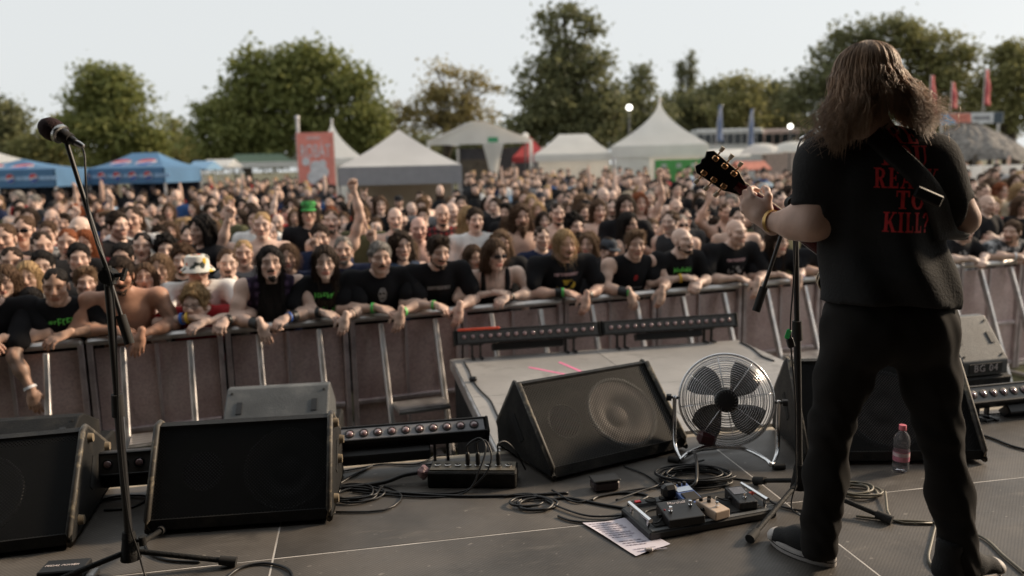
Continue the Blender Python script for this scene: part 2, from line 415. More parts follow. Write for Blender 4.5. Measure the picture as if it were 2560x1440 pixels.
# crowd barrier ------------------------------------------------------
def plate_material():
    mt, n, l, b = nodes_of('scuffed barrier plate')
    tc = n.new('ShaderNodeTexCoord'); oi = n.new('ShaderNodeObjectInfo')
    ad = n.new('ShaderNodeVectorMath'); ad.operation = 'ADD'
    cx = n.new('ShaderNodeCombineXYZ'); mm = n.new('ShaderNodeMath'); mm.operation = 'MULTIPLY'; mm.inputs[1].default_value = 37
    l.new(oi.outputs['Random'], mm.inputs[0]); l.new(mm.outputs[0], cx.inputs[0]); l.new(mm.outputs[0], cx.inputs[1])
    l.new(tc.outputs['Object'], ad.inputs[0]); l.new(cx.outputs[0], ad.inputs[1])
    def nz(sc, st_, det=7, ro=.65):
        mp = n.new('ShaderNodeMapping'); mp.inputs['Scale'].default_value = st_; l.new(ad.outputs[0], mp.inputs[0])
        z = n.new('ShaderNodeTexNoise'); z.inputs['Scale'].default_value = sc; z.inputs['Detail'].default_value = det; z.inputs['Roughness'].default_value = ro
        l.new(mp.outputs[0], z.inputs['Vector']); return z.outputs[0]
    def ramp(src, a, b_, c=0., d=1.):
        r_ = n.new('ShaderNodeMapRange'); r_.inputs[1].default_value = a; r_.inputs[2].default_value = b_; r_.inputs[3].default_value = c; r_.inputs[4].default_value = d
        l.new(src, r_.inputs[0]); return r_.outputs[0]
    def mix(f, A, B):
        x = n.new('ShaderNodeMix'); x.data_type = 'RGBA'; l.new(f, x.inputs[0])
        for s_, v_ in ((6, A), (7, B)):
            if isinstance(v_, tuple): x.inputs[s_].default_value = (*v_, 1)
            else: l.new(v_, x.inputs[s_])
        return x.outputs[2]
    c = mix(ramp(nz(2.4, (1, 1, 1)), .3, .7), (0.42, 0.29, 0.28), (0.66, 0.52, 0.51))  # pinkish cast of the stage lights is put into the plate colour
    c = mix(ramp(nz(5, (1, 1, .22), 6), .57, .70, 0, .8), c, (0.62, 0.52, 0.50))
    c = mix(ramp(nz(3.2, (1.3, 1, .3), 8), .62, .70, 0, .7), c, (0.22, 0.145, 0.135))
    c = mix(ramp(nz(60, (1, 1, 1), 2), .4, .7, 0, .35), c, (0.12, 0.09, 0.09))
    l.new(c, b.inputs['Base Color']); b.inputs['Metallic'].default_value = .25
    l.new(ramp(nz(4, (1, 1, .4)), .3, .7, .38, .62), b.inputs['Roughness'])
    bp = n.new('ShaderNodeBump'); bp.inputs['Strength'].default_value = .25; bp.inputs['Distance'].default_value = .01
    l.new(nz(7, (1, 1, .5)), bp.inputs['Height']); l.new(bp.outputs[0], b.inputs['Normal'])
    return mt
M_plate = plate_material()
M_post = mat('barrier aluminium', (0.50, 0.43, 0.44), .45, .5, vary=.25, scale=7, rvary=.1, dirt=(.16, .10, .10), dscale=5, damt=.6)  # mauve from the stage light cast is mixed into this aluminium
BA = math.atan(.37); BD = V(math.cos(BA), math.sin(BA), 0); BN = V(math.sin(BA), -math.cos(BA), 0)   # along, towards the stage
def rail_at(X): return V(X, 6.13 + .37 * X, 0)
SEC = .80 / math.cos(BA)
ordn = ['first', 'second', 'third', 'fourth', 'fifth', 'sixth', 'seventh', 'eighth', 'ninth', 'tenth', 'eleventh', 'twelfth', 'thirteenth', 'fourteenth']
sec_lab = ['at the far left under the arm of the man in black', 'beside the hanging tattooed arm', 'below the shirtless tattooed man and the boy', 'under the woman in the green print shirt',
           'under the moustached man with two wristbands', 'under the woman in sunglasses', 'under the blond man with open mouth', 'under the two bald men', 'behind the guitar microphone stand',
           'hidden mostly behind the guitarist back', 'just right of the guitarist hip', 'at the far right under the profile man', 'beyond the stencilled speaker', 'past the right end of the stage']
def local_bar(b, p0, p1, w, d):
    b.box(((p0[0] + p1[0]) / 2, (p0[1] + p1[1]) / 2, (p0[2] + p1[2]) / 2), (w, d, 1)) if 0 else None
bi = 0
for k in range(-4, 9):
    X = -.4 + .8 * k
    base = rail_at(X)
    t = thing('crowd_barrier', 'scuffed metal crowd barrier ' + sec_lab[min(bi, len(sec_lab) - 1)], 'barrier', base, BA, 'crowd barrier sections'); bi += 1
    tilt = rng.uniform(-.006, .006); w = SEC
    # plate panes: two columns by two rows, set back from the frame
    for c0, c1 in ((.05, w * .5), (w * .5, w - .04)):
        for z0, z1 in ((.06, .50), (.50, 1.08)):
            MB().box(((c0 + c1) / 2, .012 + rng.uniform(-.003, .003), (z0 + z1) / 2), (c1 - c0 - .01, .004, z1 - z0 - .01)).build('plate', M_plate, t)
    for x in (.030, w - .022):
        MB().box((x, 0, .56), (.036, .05, 1.10), bev=.005).build('post', M_post, t)
    MB().box((w / 2, .004, .56), (.022, .028, 1.04), bev=.003).build('post', M_post, t)
    for z in (.08, .50):
        MB().box((w / 2, -.004, z), (w - .095, .03, .034), bev=.004).build('cross_bar', M_post, t)
    MB().box((w / 2, .01, 1.125), (w - .012, .085, .05), bev=.018).build('top_rail', M_alu, t)
    for x in (w * .27, w * .75):
        b = MB(); top = V(x, -.045, 1.08); bot = V(x, -.44, .03); d = bot - top
        ang = math.atan2(d.z, d.y)
        b.box((top + bot) / 2, (.036, d.length, .05), rot=Euler((ang, 0, 0)).to_matrix(), bev=.006)
        b.build('brace', M_alu, t)
        MB().box((x, -.24, .022), (.05, .46, .03), bev=.004).build('base_bar', M_alu, t)
    if k % 2 == 1:
        s_ = MB()
        for q in range(5): s_.box((w * .51, -.27 - q * .045, .525 + .012), (w * .48 - .05, .03, .012))
        s_.box((w * .51, -.36, .52), (w * .48 - .042, .24, .02)); s_.build('step', M_alu, t)
    MB().box((w / 2, .55, .012), (w - .03, 1.0, .012)).build('floor_plate', M_alu, t)
# ================================================================== PEOPLE: implicit surfaces
A = np.array
def unit(v):
    v = np.asarray(v, float); return v / (np.linalg.norm(v) + 1e-12)
def cap(a, b, ra, rb=None, k=None): return ('cap', A(a, float), A(b, float), ra, ra if rb is None else rb, k)
def ell(c, r, M=None, k=None): return ('ell', A(c, float), A(r, float), None if M is None else A(M, float), k)
def d_cap(P, a, b, ra, rb):
    ab = b - a; L = float(ab @ ab) + 1e-12
    t = np.clip(((P - a) @ ab) / L, 0, 1)
    return np.linalg.norm(P - a - t[..., None] * ab, axis=-1) - (ra + (rb - ra) * t)
def d_ell(P, c, r, M=None):
    Q = P - c
    if M is not None: Q = Q @ M            # columns of M are the axes
    k0 = np.linalg.norm(Q / r, axis=-1); k1 = np.linalg.norm(Q / (r * r), axis=-1)
    return k0 * (k0 - 1) / (k1 + 1e-9)
def smin(a, b, k):
    h = np.maximum(k - np.abs(a - b), 0) / k
    return np.minimum(a, b) - h * h * k * .25
def smax(a, b, k): return -smin(-a, -b, k)

def surface_net(f, lo, h):
    """naive surface nets on a sampled grid"""
    s = f < 0
    c = np.zeros(tuple(n - 1 for n in f.shape), np.int8)
    for dx in (0, 1):
        for dy in (0, 1):
            for dz in (0, 1):
                c += s[dx:dx + c.shape[0], dy:dy + c.shape[1], dz:dz + c.shape[2]]
    act = (c > 0) & (c < 8)
    ids = -np.ones(c.shape, np.int64); I = np.argwhere(act)
    if len(I) == 0: return np.zeros((0, 3)), np.zeros((0, 4), int)
    ids[act] = np.arange(len(I))
    acc = np.zeros((len(I), 3)); cnt = np.zeros(len(I))
    corners = [(x, y, z) for x in (0, 1) for y in (0, 1) for z in (0, 1)]
    vals = {q: f[I[:, 0] + q[0], I[:, 1] + q[1], I[:, 2] + q[2]] for q in corners}
    for q in corners:
        for ax in range(3):
            if q[ax] == 0:
                p = list(q); p[ax] = 1; p = tuple(p)
                a, b = vals[q], vals[p]; m_ = (a < 0) != (b < 0)
                t = np.where(m_, a / np.where(m_, a - b, 1), 0)
                pos = np.tile(A(q, float), (len(I), 1)); pos[:, ax] += t
                acc[m_] += pos[m_]; cnt[m_] += 1
    Vt = (I + acc / cnt[:, None]) * h + lo
    Fs = []
    for ax in range(3):
        a1, a2 = (ax + 1) % 3, (ax + 2) % 3
        sl0 = [slice(None)] * 3; sl1 = [slice(None)] * 3
        sl0[ax] = slice(0, -1); sl1[ax] = slice(1, None)
        for a_ in (a1, a2):
            sl0[a_] = slice(1, -1); sl1[a_] = slice(1, -1)
        e0 = s[tuple(sl0)]; e1 = s[tuple(sl1)]
        for flip, mask in ((False, e0 & ~e1), (True, ~e0 & e1)):
            J = np.argwhere(mask)
            if len(J) == 0: continue
            J = J.copy(); J[:, a1] += 1; J[:, a2] += 1
            def cell(o1, o2):
                K = J.copy(); K[:, a1] -= o1; K[:, a2] -= o2
                return ids[K[:, 0], K[:, 1], K[:, 2]]
            q = np.stack([cell(1, 1), cell(0, 1), cell(0, 0), cell(1, 0)], 1)
            Fs.append(q[:, ::-1] if flip else q)
    return Vt, np.concatenate(Fs)

def prims_bbox(p):
    if p[0] == 'cap':
        r = max(p[3], p[4]); return np.minimum(p[1], p[2]) - r, np.maximum(p[1], p[2]) + r
    r = np.max(p[2]) if p[3] is not None else p[2]
    return p[1] - r, p[1] + r
def sdf_mesh(prims, h, k=.04, disp=None, cut=None):
    lo = np.min([prims_bbox(p)[0] for p in prims], 0) - 3 * h - .02; hi = np.max([prims_bbox(p)[1] for p in prims], 0) + 3 * h + .02
    n = np.ceil((hi - lo) / h).astype(int) + 1
    f = np.full(n, 0.5, np.float64)
    axs = [lo[i] + np.arange(n[i]) * h for i in range(3)]
    for p in prims:
        kk = (p[-1] if p[-1] else k)
        a, b = prims_bbox(p); mg = kk + 2.5 * h + .012
        i0 = np.maximum(((a - mg - lo) / h).astype(int), 0); i1 = np.minimum(((b + mg - lo) / h).astype(int) + 2, n)
        P = np.stack(np.meshgrid(*[axs[i][i0[i]:i1[i]] for i in range(3)], indexing='ij'), -1)
        d = d_cap(P, p[1], p[2], p[3], p[4]) if p[0] == 'cap' else d_ell(P, p[1], p[2], p[3])
        sl = tuple(slice(i0[i], i1[i]) for i in range(3))
        f[sl] = smin(f[sl], d, kk)
    if disp is not None or cut is not None:
        near = np.abs(f) < .12
        I = np.argwhere(near); P = lo + I * h
        v = f[near]
        if disp is not None: v = v + disp(P)
        if cut is not None: v = np.maximum(v, cut(P))
        f[near] = v
        if cut is not None:
            far = (f < -.119); I = np.argwhere(far)
            if len(I): f[far] = np.maximum(f[far], cut(lo + I * h))
    return surface_net(f, lo, h)
def func_mesh(fn, lo, hi, h):
    lo = A(lo, float); n = np.ceil((A(hi) - lo) / h).astype(int) + 1
    P = np.stack(np.meshgrid(*[lo[i] + np.arange(n[i]) * h for i in range(3)], indexing='ij'), -1)
    return surface_net(fn(P), lo, h)

def np_mesh(name, Vt, Fq, tint=None, smooth=True):
    me = bpy.data.meshes.new(name)
    nq = len(Fq); me.vertices.add(len(Vt)); me.vertices.foreach_set('co', np.ascontiguousarray(Vt, np.float32).ravel())
    me.loops.add(nq * 4); me.loops.foreach_set('vertex_index', np.ascontiguousarray(Fq, np.int32).ravel())
    me.polygons.add(nq); me.polygons.foreach_set('loop_start', np.arange(0, nq * 4, 4, dtype=np.int32))
    me.polygons.foreach_set('use_smooth', np.ones(nq, bool))
    me.update(calc_edges=True)
    if tint is not None:
        at_ = me.color_attributes.new('tint', 'FLOAT_COLOR', 'POINT')
        at_.data.foreach_set('color', np.ascontiguousarray(np.concatenate([tint, np.ones((len(tint), 1))], 1), np.float32).ravel())
    return me
def relax(Vt, Fq, it=1, w=.5):
    """light Laplacian smoothing to take the grid out of the surface"""
    e = np.concatenate([Fq[:, [0, 1]], Fq[:, [1, 2]], Fq[:, [2, 3]], Fq[:, [3, 0]]])
    e = np.concatenate([e, e[:, ::-1]])
    cnt = np.bincount(e[:, 0], minlength=len(Vt))[:, None]
    for _ in range(it):
        acc = np.stack([np.bincount(e[:, 0], Vt[e[:, 1], i], minlength=len(Vt)) for i in range(3)], 1)
        Vt = Vt + w * (acc / np.maximum(cnt, 1) - Vt)
    return Vt
def merge(parts):
    Vs, Fs, Ts = [], [], []; o = 0
    for Vt, Fq, T in parts:
        Vs.append(Vt); Fs.append(Fq + o); Ts.append(T if T is not None else np.ones((len(Vt), 3))); o += len(Vt)
    return np.concatenate(Vs), np.concatenate(Fs), np.concatenate(Ts)

# ------------------------------------------------------------------ heads (face towards -y, origin between the ears)
CR_C, CR_R = A([0, .014, .042]), A([.075, .096, .086])
def head_template(h=.0055, mouth=0.0, wide=1.0, stubble=0.0, female=False, brow=.3, seed=0):
    jw = .88 if female else 1.0
    pr = [ell(CR_C, CR_R), ell((0, -.030, -.028), (.064 * wide, .062, .088), k=.03),
          cap((-.047 * jw * wide, -.006, -.062), (0, -.064, -.102), .024, .026 * jw), cap((.047 * jw * wide, -.006, -.062), (0, -.064, -.102), .024, .026 * jw),
          cap((-.043, -.068, .030), (.043, -.068, .030), .016 if not female else .011, k=.02),
          ell((-.044 * wide, -.056, -.022), (.026, .026, .022), k=.02), ell((.044 * wide, -.056, -.022), (.026, .026, .022), k=.02),
          cap((0, -.086, .016), (0, -.108, -.026), .0085, .0135, k=.014), ell((-.012, -.097, -.031), (.009, .012, .009), k=.008), ell((.012, -.097, -.031), (.009, .012, .009), k=.008),
          ell((-.079, .012, -.006), (.008, .020, .032), k=.01), ell((.079, .012, -.006), (.008, .020, .032), k=.01),
          cap((0, .02, -.06), (0, .035, -.16), .052 * (.85 if female else 1), .056 * (.85 if female else 1), k=.03)]
    if mouth < .3:
        pr += [cap((-.020, -.086, -.062), (.020, -.086, -.062), .0075, k=.008), cap((-.017, -.085, -.073), (.017, -.085, -.073), .008, k=.008)]
    lo = A([-.11, -.14, -.19]); hi = A([.11, .13, .15])
    n = np.ceil((hi - lo) / h).astype(int) + 1
    P = np.stack(np.meshgrid(*[lo[i] + np.arange(n[i]) * h for i in range(3)], indexing='ij'), -1)
    f = np.full(P.shape[:3], .5)
    for p in pr:
        d = d_cap(P, p[1], p[2], p[3], p[4]) if p[0] == 'cap' else d_ell(P, p[1], p[2], p[3])
        f = smin(f, d, p[-1] or .02)
    for sx in (-1, 1):
        f = smax(f, -d_ell(P, A([sx * .032, -.101, .006]), A([.020, .020, .013])), .012)
        f = smin(f, d_ell(P, A([sx * .031, -.074, .006]), A([.015, .013, .012])), .004)
    if mouth > .2:
        f = smax(f, -d_ell(P, A([0, -.098, -.068]), A([.021, .026, .006 + .014 * mouth])), .006)
    f = np.maximum(f, -(P[..., 2] + .155))
    Vt, Fq = surface_net(f, lo, h); Vt = relax(Vt, Fq, 1, .35)
    T = np.ones((len(Vt), 3)); x, y, z = np.abs(Vt[:, 0]), Vt[:, 1], Vt[:, 2]
    front = y < -.045
    def blend(mask, c):
        m_ = mask[:, None]; T[:] = T * (1 - m_) + A(c) * T * m_
    g = lambda a: np.clip(a, 0, 1)
    blend(g(1.2 - np.hypot((x - .048) / .03, (z + .03) / .025)) * front * .5, (1.06, .84, .80))      # cheeks
    blend(g(1.3 - np.hypot(x / .018, (z + .028) / .02)) * (y < -.08) * .6, (1.08, .80, .76))
    if stubble > 0:
        m_ = g((.0 - .01 - z) / .03) * g((-y + .01) / .02) * (1 - g(1.3 - np.hypot(x / .03, (z + .03) / .022))) * (z > -.13)
        blend(m_ * stubble, (.42, .36, .33))
    blend(g(2.2 - np.hypot((x - .032) / .019, (z - .008) / .010)) * front * .5, (.72, .62, .60))
    eye = g(2.0 - 1.4 * np.hypot((x - .031) / .0145, (z - .006) / .0065)) * (y < -.06)
    blend(eye * .6, (.30, .26, .25))
    wht = g(2 - 1.6 * np.hypot((x - .0385) / .006, (z - .006) / .004)) * (y < -.06) * .28
    T[:] = T * (1 - wht[:, None]) + A([.75, .85, .95]) * wht[:, None]
    br = g(1.8 - np.hypot((x - .033) / .024, (z - .0285 + .06 * (x - .033) ** 2 / .03) / .0065)) * front
    blend(br * (1 - brow * .5) * .7, (.36, .30, .27))
    if mouth < .3: blend(g(1.9 - np.hypot(x / .026, (z + .068) / .0115)) * (y < -.07), (.86, .50, .48) if female else (.82, .58, .54))
    else:
        d = d_ell(Vt, A([0, -.098, -.068]), A([.023, .028, .008 + .014 * mouth]))
        blend(g(-(d - .001) / .005), (.16, .07, .07)); blend(g(1 - np.abs(d - .004) / .005) * front, (.85, .5, .48))
        tk = (np.abs(z + .068 - .006 - .009 * mouth) < .005) & (x < .015) & (d < 0)
        T[tk] = (.95, 1.1, 1.2)
    return Vt, Fq, T
HEADS = {}
def head(kind):
    if kind not in HEADS:
        sp = {'m': dict(), 'mstub': dict(stubble=.55), 'mopen': dict(mouth=.65, stubble=.35), 'mtalk': dict(mouth=.3), 'wide': dict(wide=1.12, stubble=.3),
              'f': dict(female=True), 'fopen': dict(female=True, mouth=.6), 'kid': dict(female=True, wide=1.08, brow=.9)}[kind]
        HEADS[kind] = head_template(**sp)
    return HEADS[kind]

# ------------------------------------------------------------------ hands (wrist at origin, fingers +x, back of hand +z, thumb +y)
HANDS = {}
def hand(kind, h=.0048):
    if kind in HANDS: return HANDS[kind]
    curl = {'relax': [(12, 22, 18), (16, 28, 20), (20, 32, 22), (24, 36, 24)], 'flat': [(4, 6, 5)] * 4, 'fist': [(78, 95, 60)] * 4,
            'horns': [(0, 4, 4), (80, 95, 60), (80, 95, 60), (4, 6, 6)], 'grip': [(45, 55, 40), (50, 60, 40), (52, 62, 40), (55, 65, 40)], 'open': [(-4, 6, 6), (0, 6, 6), (0, 8, 6), (2, 10, 8)],
            'neck': [(35, 60, 45), (38, 60, 45), (42, 62, 45), (45, 64, 45)]}[kind]
    pr = [cap((-.03, 0, 0), (.02, 0, 0), .026, .027), ell((.052, .002, 0), (.048, .041, .0165), k=.02), ell((.03, .028, -.008), (.03, .018, .016), k=.015)]
    ln = [.072, .082, .076, .060]; ys = [.030, .010, -.010, -.029]; sp = {'open': 9, 'flat': 4, 'horns': 6}.get(kind, 2.5)
    for i in range(4):
        p = A([.086 - (.004 if i in (0, 3) else 0) - (.006 if i == 3 else 0), ys[i], .002]); ang = 0; az = R((1.5 - i) * sp)
        for q, fr in enumerate((.46, .30, .24)):
            ang += R(curl[i][q]); L = ln[i] * fr
            nx = p + L * A([math.cos(ang) * math.cos(az), math.cos(ang) * math.sin(az), -math.sin(ang)])
            r0 = .0098 - q * .0009 - (.0012 if i == 3 else 0); pr.append(cap(p, nx, r0, r0 - .0008, k=.005)); p = nx
    if kind in ('fist', 'horns'): th = [(.02, .032, -.008), (.055, .046, -.022), (.075, .030, -.034), (.082, .008, -.038)]
    elif kind in ('grip', 'neck'): th = [(.02, .032, -.008), (.048, .056, -.020), (.070, .056, -.040), (.085, .050, -.052)]
    else: th = [(.02, .032, -.006), (.048, .058, -.012), (.070, .066, -.018), (.088, .068, -.022)]
    for q in range(3): pr.append(cap(th[q], th[q + 1], .0125 - q * .0012, .0115 - q * .0012, k=.008))
    Vt, Fq = sdf_mesh(pr, h, k=.012)
    T = np.ones((len(Vt), 3)); m_ = np.clip((Vt[:, 0] - .09) / .05, 0, 1)[:, None] * .5
    T = T * (1 - m_) + A([1.04, .82, .78]) * m_
    HANDS[kind] = (Vt, Fq, T); return HANDS[kind]
HSC = .92
def strands(Vt, Fq, n, length, lift, seed, down=.6, w=.0014, curl=0.):
    """loose locks lying on a hair surface"""
    r_ = np.random.RandomState(seed)
    fn = np.cross(Vt[Fq[:, 2]] - Vt[Fq[:, 0]], Vt[Fq[:, 3]] - Vt[Fq[:, 1]]); N_ = np.zeros_like(Vt)
    for k in range(4): np.add.at(N_, Fq[:, k], fn)
    N_ /= np.linalg.norm(N_, axis=1)[:, None] + 1e-9
    idx = r_.choice(len(Vt), n); p = Vt[idx]; nr = N_[idx]
    flow = np.stack([p[:, 0] * 4, p[:, 1] * 4 + .1, -np.full(n, down)], 1) + r_.normal(0, .35 + curl, (n, 3)); t = flow - nr * (flow * nr).sum(1)[:, None]; t /= np.linalg.norm(t, axis=1)[:, None] + 1e-9
    L = length * r_.uniform(.5, 1.3, n); m_ = 6; pts = []
    for k in range(m_):
        s = k / (m_ - 1); q = p + t * (L * s)[:, None] + nr * (-.003 + lift * np.sin(s * 2.2))[..., None] if False else p + t * (L * s)[:, None] + nr * (-.003 + lift * math.sin(s * 2.4) * r_.uniform(.5, 1.5, n))[:, None] + A([0, 0, -1.]) * (down * .35 * L * s * s)[:, None]
        if curl: q = q + r_.normal(0, .004, (n, 3))
        pts.append(q)
    off = A([[math.cos(a), math.sin(a), 0] for a in (0, 2.1, 4.2)]); V_ = np.stack([pts[k][:, None, :] + off[None] * w * (1.15 - .8 * k / (m_ - 1)) for k in range(m_)], 1).reshape(-1, 3)
    b = (np.arange(n) * m_ * 3)[:, None, None]; kk = (np.arange(m_ - 1) * 3)[None, :, None]; c = np.arange(3)[None, None, :]; d = (np.arange(3) + 1)[None, None, :] % 3
    F_ = np.stack([b + kk + c, b + kk + d, b + kk + 3 + d, b + kk + 3 + c], -1).reshape(-1, 4)
    return V_, F_
def placed(tpl, M, t, mirror=False, scale=1.0):
    Vt, Fq, T = tpl; Vt = Vt * scale
    if mirror: Vt = Vt * A([1, -1, 1]); Fq = Fq[:, ::-1]
    return Vt @ A(M).T + A(t), Fq, T
def frame(xd, zd):
    x = unit(xd); z = A(zd, float); z = unit(z - x * (x @ z)); y = np.cross(z, x); return np.stack([x, y, z], 1)
def rotm(yaw=0, pitch=0, roll=0): return A(Euler((pitch, roll, yaw), 'XYZ').to_matrix())

# ------------------------------------------------------------------ bodies
def torso(pelvis, neck, right, bulk=1.0, infl=0.0, female=False, belly=0.0):
    s = unit(A(neck) - A(pelvis)); x = unit(A(right) - s * (A(right) @ s)); y = np.cross(s, x); M = np.stack([x, y, s], 1)
    L = np.linalg.norm(A(neck) - A(pelvis)); P = lambda t, dy=0: A(pelvis) + s * L * t + y * dy
    b = bulk; i = infl
    out = [ell(P(.02), (.165 * b + i, .118 * b + i, .115 + i), M, k=.08), ell(P(.32, -.012 - belly * .35), (.147 * b + i + belly * .3, .112 * b + i + belly, .15 + i), M, k=.08),
           ell(P(.66, -.004), (.165 * b + i, .114 * b + i, .155 + i), M, k=.08), ell(P(.84), (.145 * b + i, .088 * b + i, .085 + i), M, k=.08)]
    if female: out += [ell(P(.62, -.085) + x * .07, (.06 + i * .7,) * 3, k=.05), ell(P(.62, -.085) - x * .07, (.06 + i * .7,) * 3, k=.05)]
    return out
def folds(seed, amp=.006, fr=22):
    r_ = np.random.RandomState(seed); K = r_.normal(0, 1, (7, 3)) * fr * A([1, 1, .6]); ph = r_.uniform(0, 6.28, 7)
    def fn(P):
        return amp * sum(np.sin(P @ K[i] + ph[i] + 1.4 * np.sin(P @ K[(i + 2) % 7] * .45)) for i in range(7)) / 2.6
    return fn
def make_body(J, hk='m', hrot=None, hands=('relax', 'relax'), bulk=1.0, female=False, belly=0., h=.014, tattoo=(), hscale=1.0, seed=0):
    """J: pelvis, neck, head, sl, el, wl, hl (hand direction), nl (hand back normal) and the same for r"""
    a = .78 if female else .88 * (.9 + .1 * bulk)
    pr = torso(J['pelvis'], J['neck'], A(J['sr']) - A(J['sl']), bulk, 0, female, belly)
    hd = A(J['head']); nk = A(J['neck'])
    pr.append(cap(nk, hd * .55 + nk * .45, .060 * a, .054 * a))
    for s in 'lr':
        S, E, W = A(J['s' + s]), A(J['e' + s]), A(J['w' + s])
        pr += [cap(nk * .92 + S * .08, S, .050 * a, .046 * a, k=.05), ell(S, (.064 * a,) * 3, k=.05), cap(S, S * .45 + E * .55, .054 * a, .050 * a), cap(S * .45 + E * .55, E, .050 * a, .041 * a),
               cap(E, E * .62 + W * .38, .042 * a, .043 * a), cap(E * .62 + W * .38, W, .043 * a, .0275 * a)]
    Vt, Fq = sdf_mesh(pr, h, k=.045); Vt = relax(Vt, Fq, 1, .4)
    T = np.ones((len(Vt), 3)); r_ = np.random.RandomState(seed)
    for s in tattoo:
        S, E, W = A(J['s' + s]), A(J['e' + s]), A(J['w' + s])
        d = np.minimum(d_cap(Vt, S, E, .05, .05), d_cap(Vt, E, W, .05, .03))
        K = r_.normal(0, 55, (6, 3)); nz = sum(np.sin(Vt @ K[i] + i) for i in range(6)) / 6
        m_ = (np.clip((.02 - d) / .02, 0, 1) * np.clip((nz + .30) * 4, 0, 1) * .72)[:, None]
        T = T * (1 - m_) + A([.30, .33, .36]) * m_
    parts = [(Vt, Fq, T)]
    M = hrot if hrot is not None else rotm()
    parts.append(placed(head(hk), M * hscale * HSC, hd))
    for s, hp in zip('lr', hands):
        if hp is None: continue
        parts.append(placed(hand(hp), frame(J['h' + s], J['n' + s]) * (hscale * (.9 if female else 1)), J['w' + s], mirror=(s == 'r')))
    return merge(parts)
def make_shirt(J, kind='tee', bulk=1.0, female=False, belly=0., h=.014, seed=0, fold=.005):
    i = .013
    pr = torso(J['pelvis'], J['neck'], A(J['sr']) - A(J['sl']), bulk, i, female, belly)
    pv, nk = A(J['pelvis']), A(J['neck']); s_ = unit(nk - pv)
    pr.append(ell(pv - s_ * .06, (.17 * bulk + i, .125 * bulk + i, .10), None, k=.08))
    a = (.9 if female else 1.0)
    for s in 'lr':
        S, E = A(J['s' + s]), A(J['e' + s])
        if kind == 'tee':
            pr += [cap(nk * .80 + S * .20, S, .052 * a + i * .6, .056 * a + i * .6, k=.05), ell(S, (.066 * a + i * .7,) * 3, k=.05), cap(S, S * .34 + E * .66, .058 * a + i, .064 * a + i, k=.03)]
        elif kind == 'sleeveless':
            pr += [cap(nk * .72 + S * .28, S * .96 + nk * .04, .050 * a + i * .6, .050 * a + i * .4, k=.05)]
        elif kind == 'tank':
            q = nk * .45 + S * .55; pr += [cap(nk * .45 + S * .55, q - s_ * .14 + unit(np.cross(s_, A(J['sr']) - A(J['sl']))) * 0, .040, .03, k=.03)]
    cutf = None
    if kind == 'tank':
        pr = [p for p in pr]
        top = nk - s_ * .13
        def cutf(P):
            q = (P - top) @ s_; lat = np.abs((P - nk) @ unit(A(J['sr']) - A(J['sl'])))
            return np.where((lat > .075) & (lat < .125), -1., q)
    else:
        def cutf(P):   # neckline
            return -(d_ell(P, nk + A([0, -.035, .075]), A([.085, .09, .085])))
    Vt, Fq = sdf_mesh(pr, h, k=.045, disp=folds(seed, fold), cut=cutf); Vt = relax(Vt, Fq, 1, .3)
    return Vt, Fq
def make_trousers(pelvis, feet):
    pv = A(pelvis); b = MB()
    for s, ft in zip((-1, 1), feet):
        hip = pv + A([s * .085, 0, -.04]); kn = (hip * .5 + A(ft) * .5) + A([0, -.03, .0])
        b.tube([hip + A([0, 0, .08]), hip, hip * .5 + kn * .5, kn, kn * .5 + A(ft) * .5, A(ft) + A([0, 0, .06])], [.08, .098, .088, .07, .062, .055], n=8)
        b.box(A(ft) + A([0, -.05, .04]), (.09, .26, .08), bev=.03)
    return b
M_skin = objcol_mat('skin', .5, vary=.18, scale=11, tint=True, spec=.35, bump=.05, bscale=90)
M_cloth = objcol_mat('cotton', .88, vary=.22, scale=7, bump=.25, bscale=120, spec=.2)
M_hair = objcol_mat('hair', .7, vary=.5, scale=30, stretch=(3, 3, .35), bump=.6, bscale=60, spec=.18)
M_denim = objcol_mat('trouser cloth', .9, vary=.2, scale=9, spec=.2)

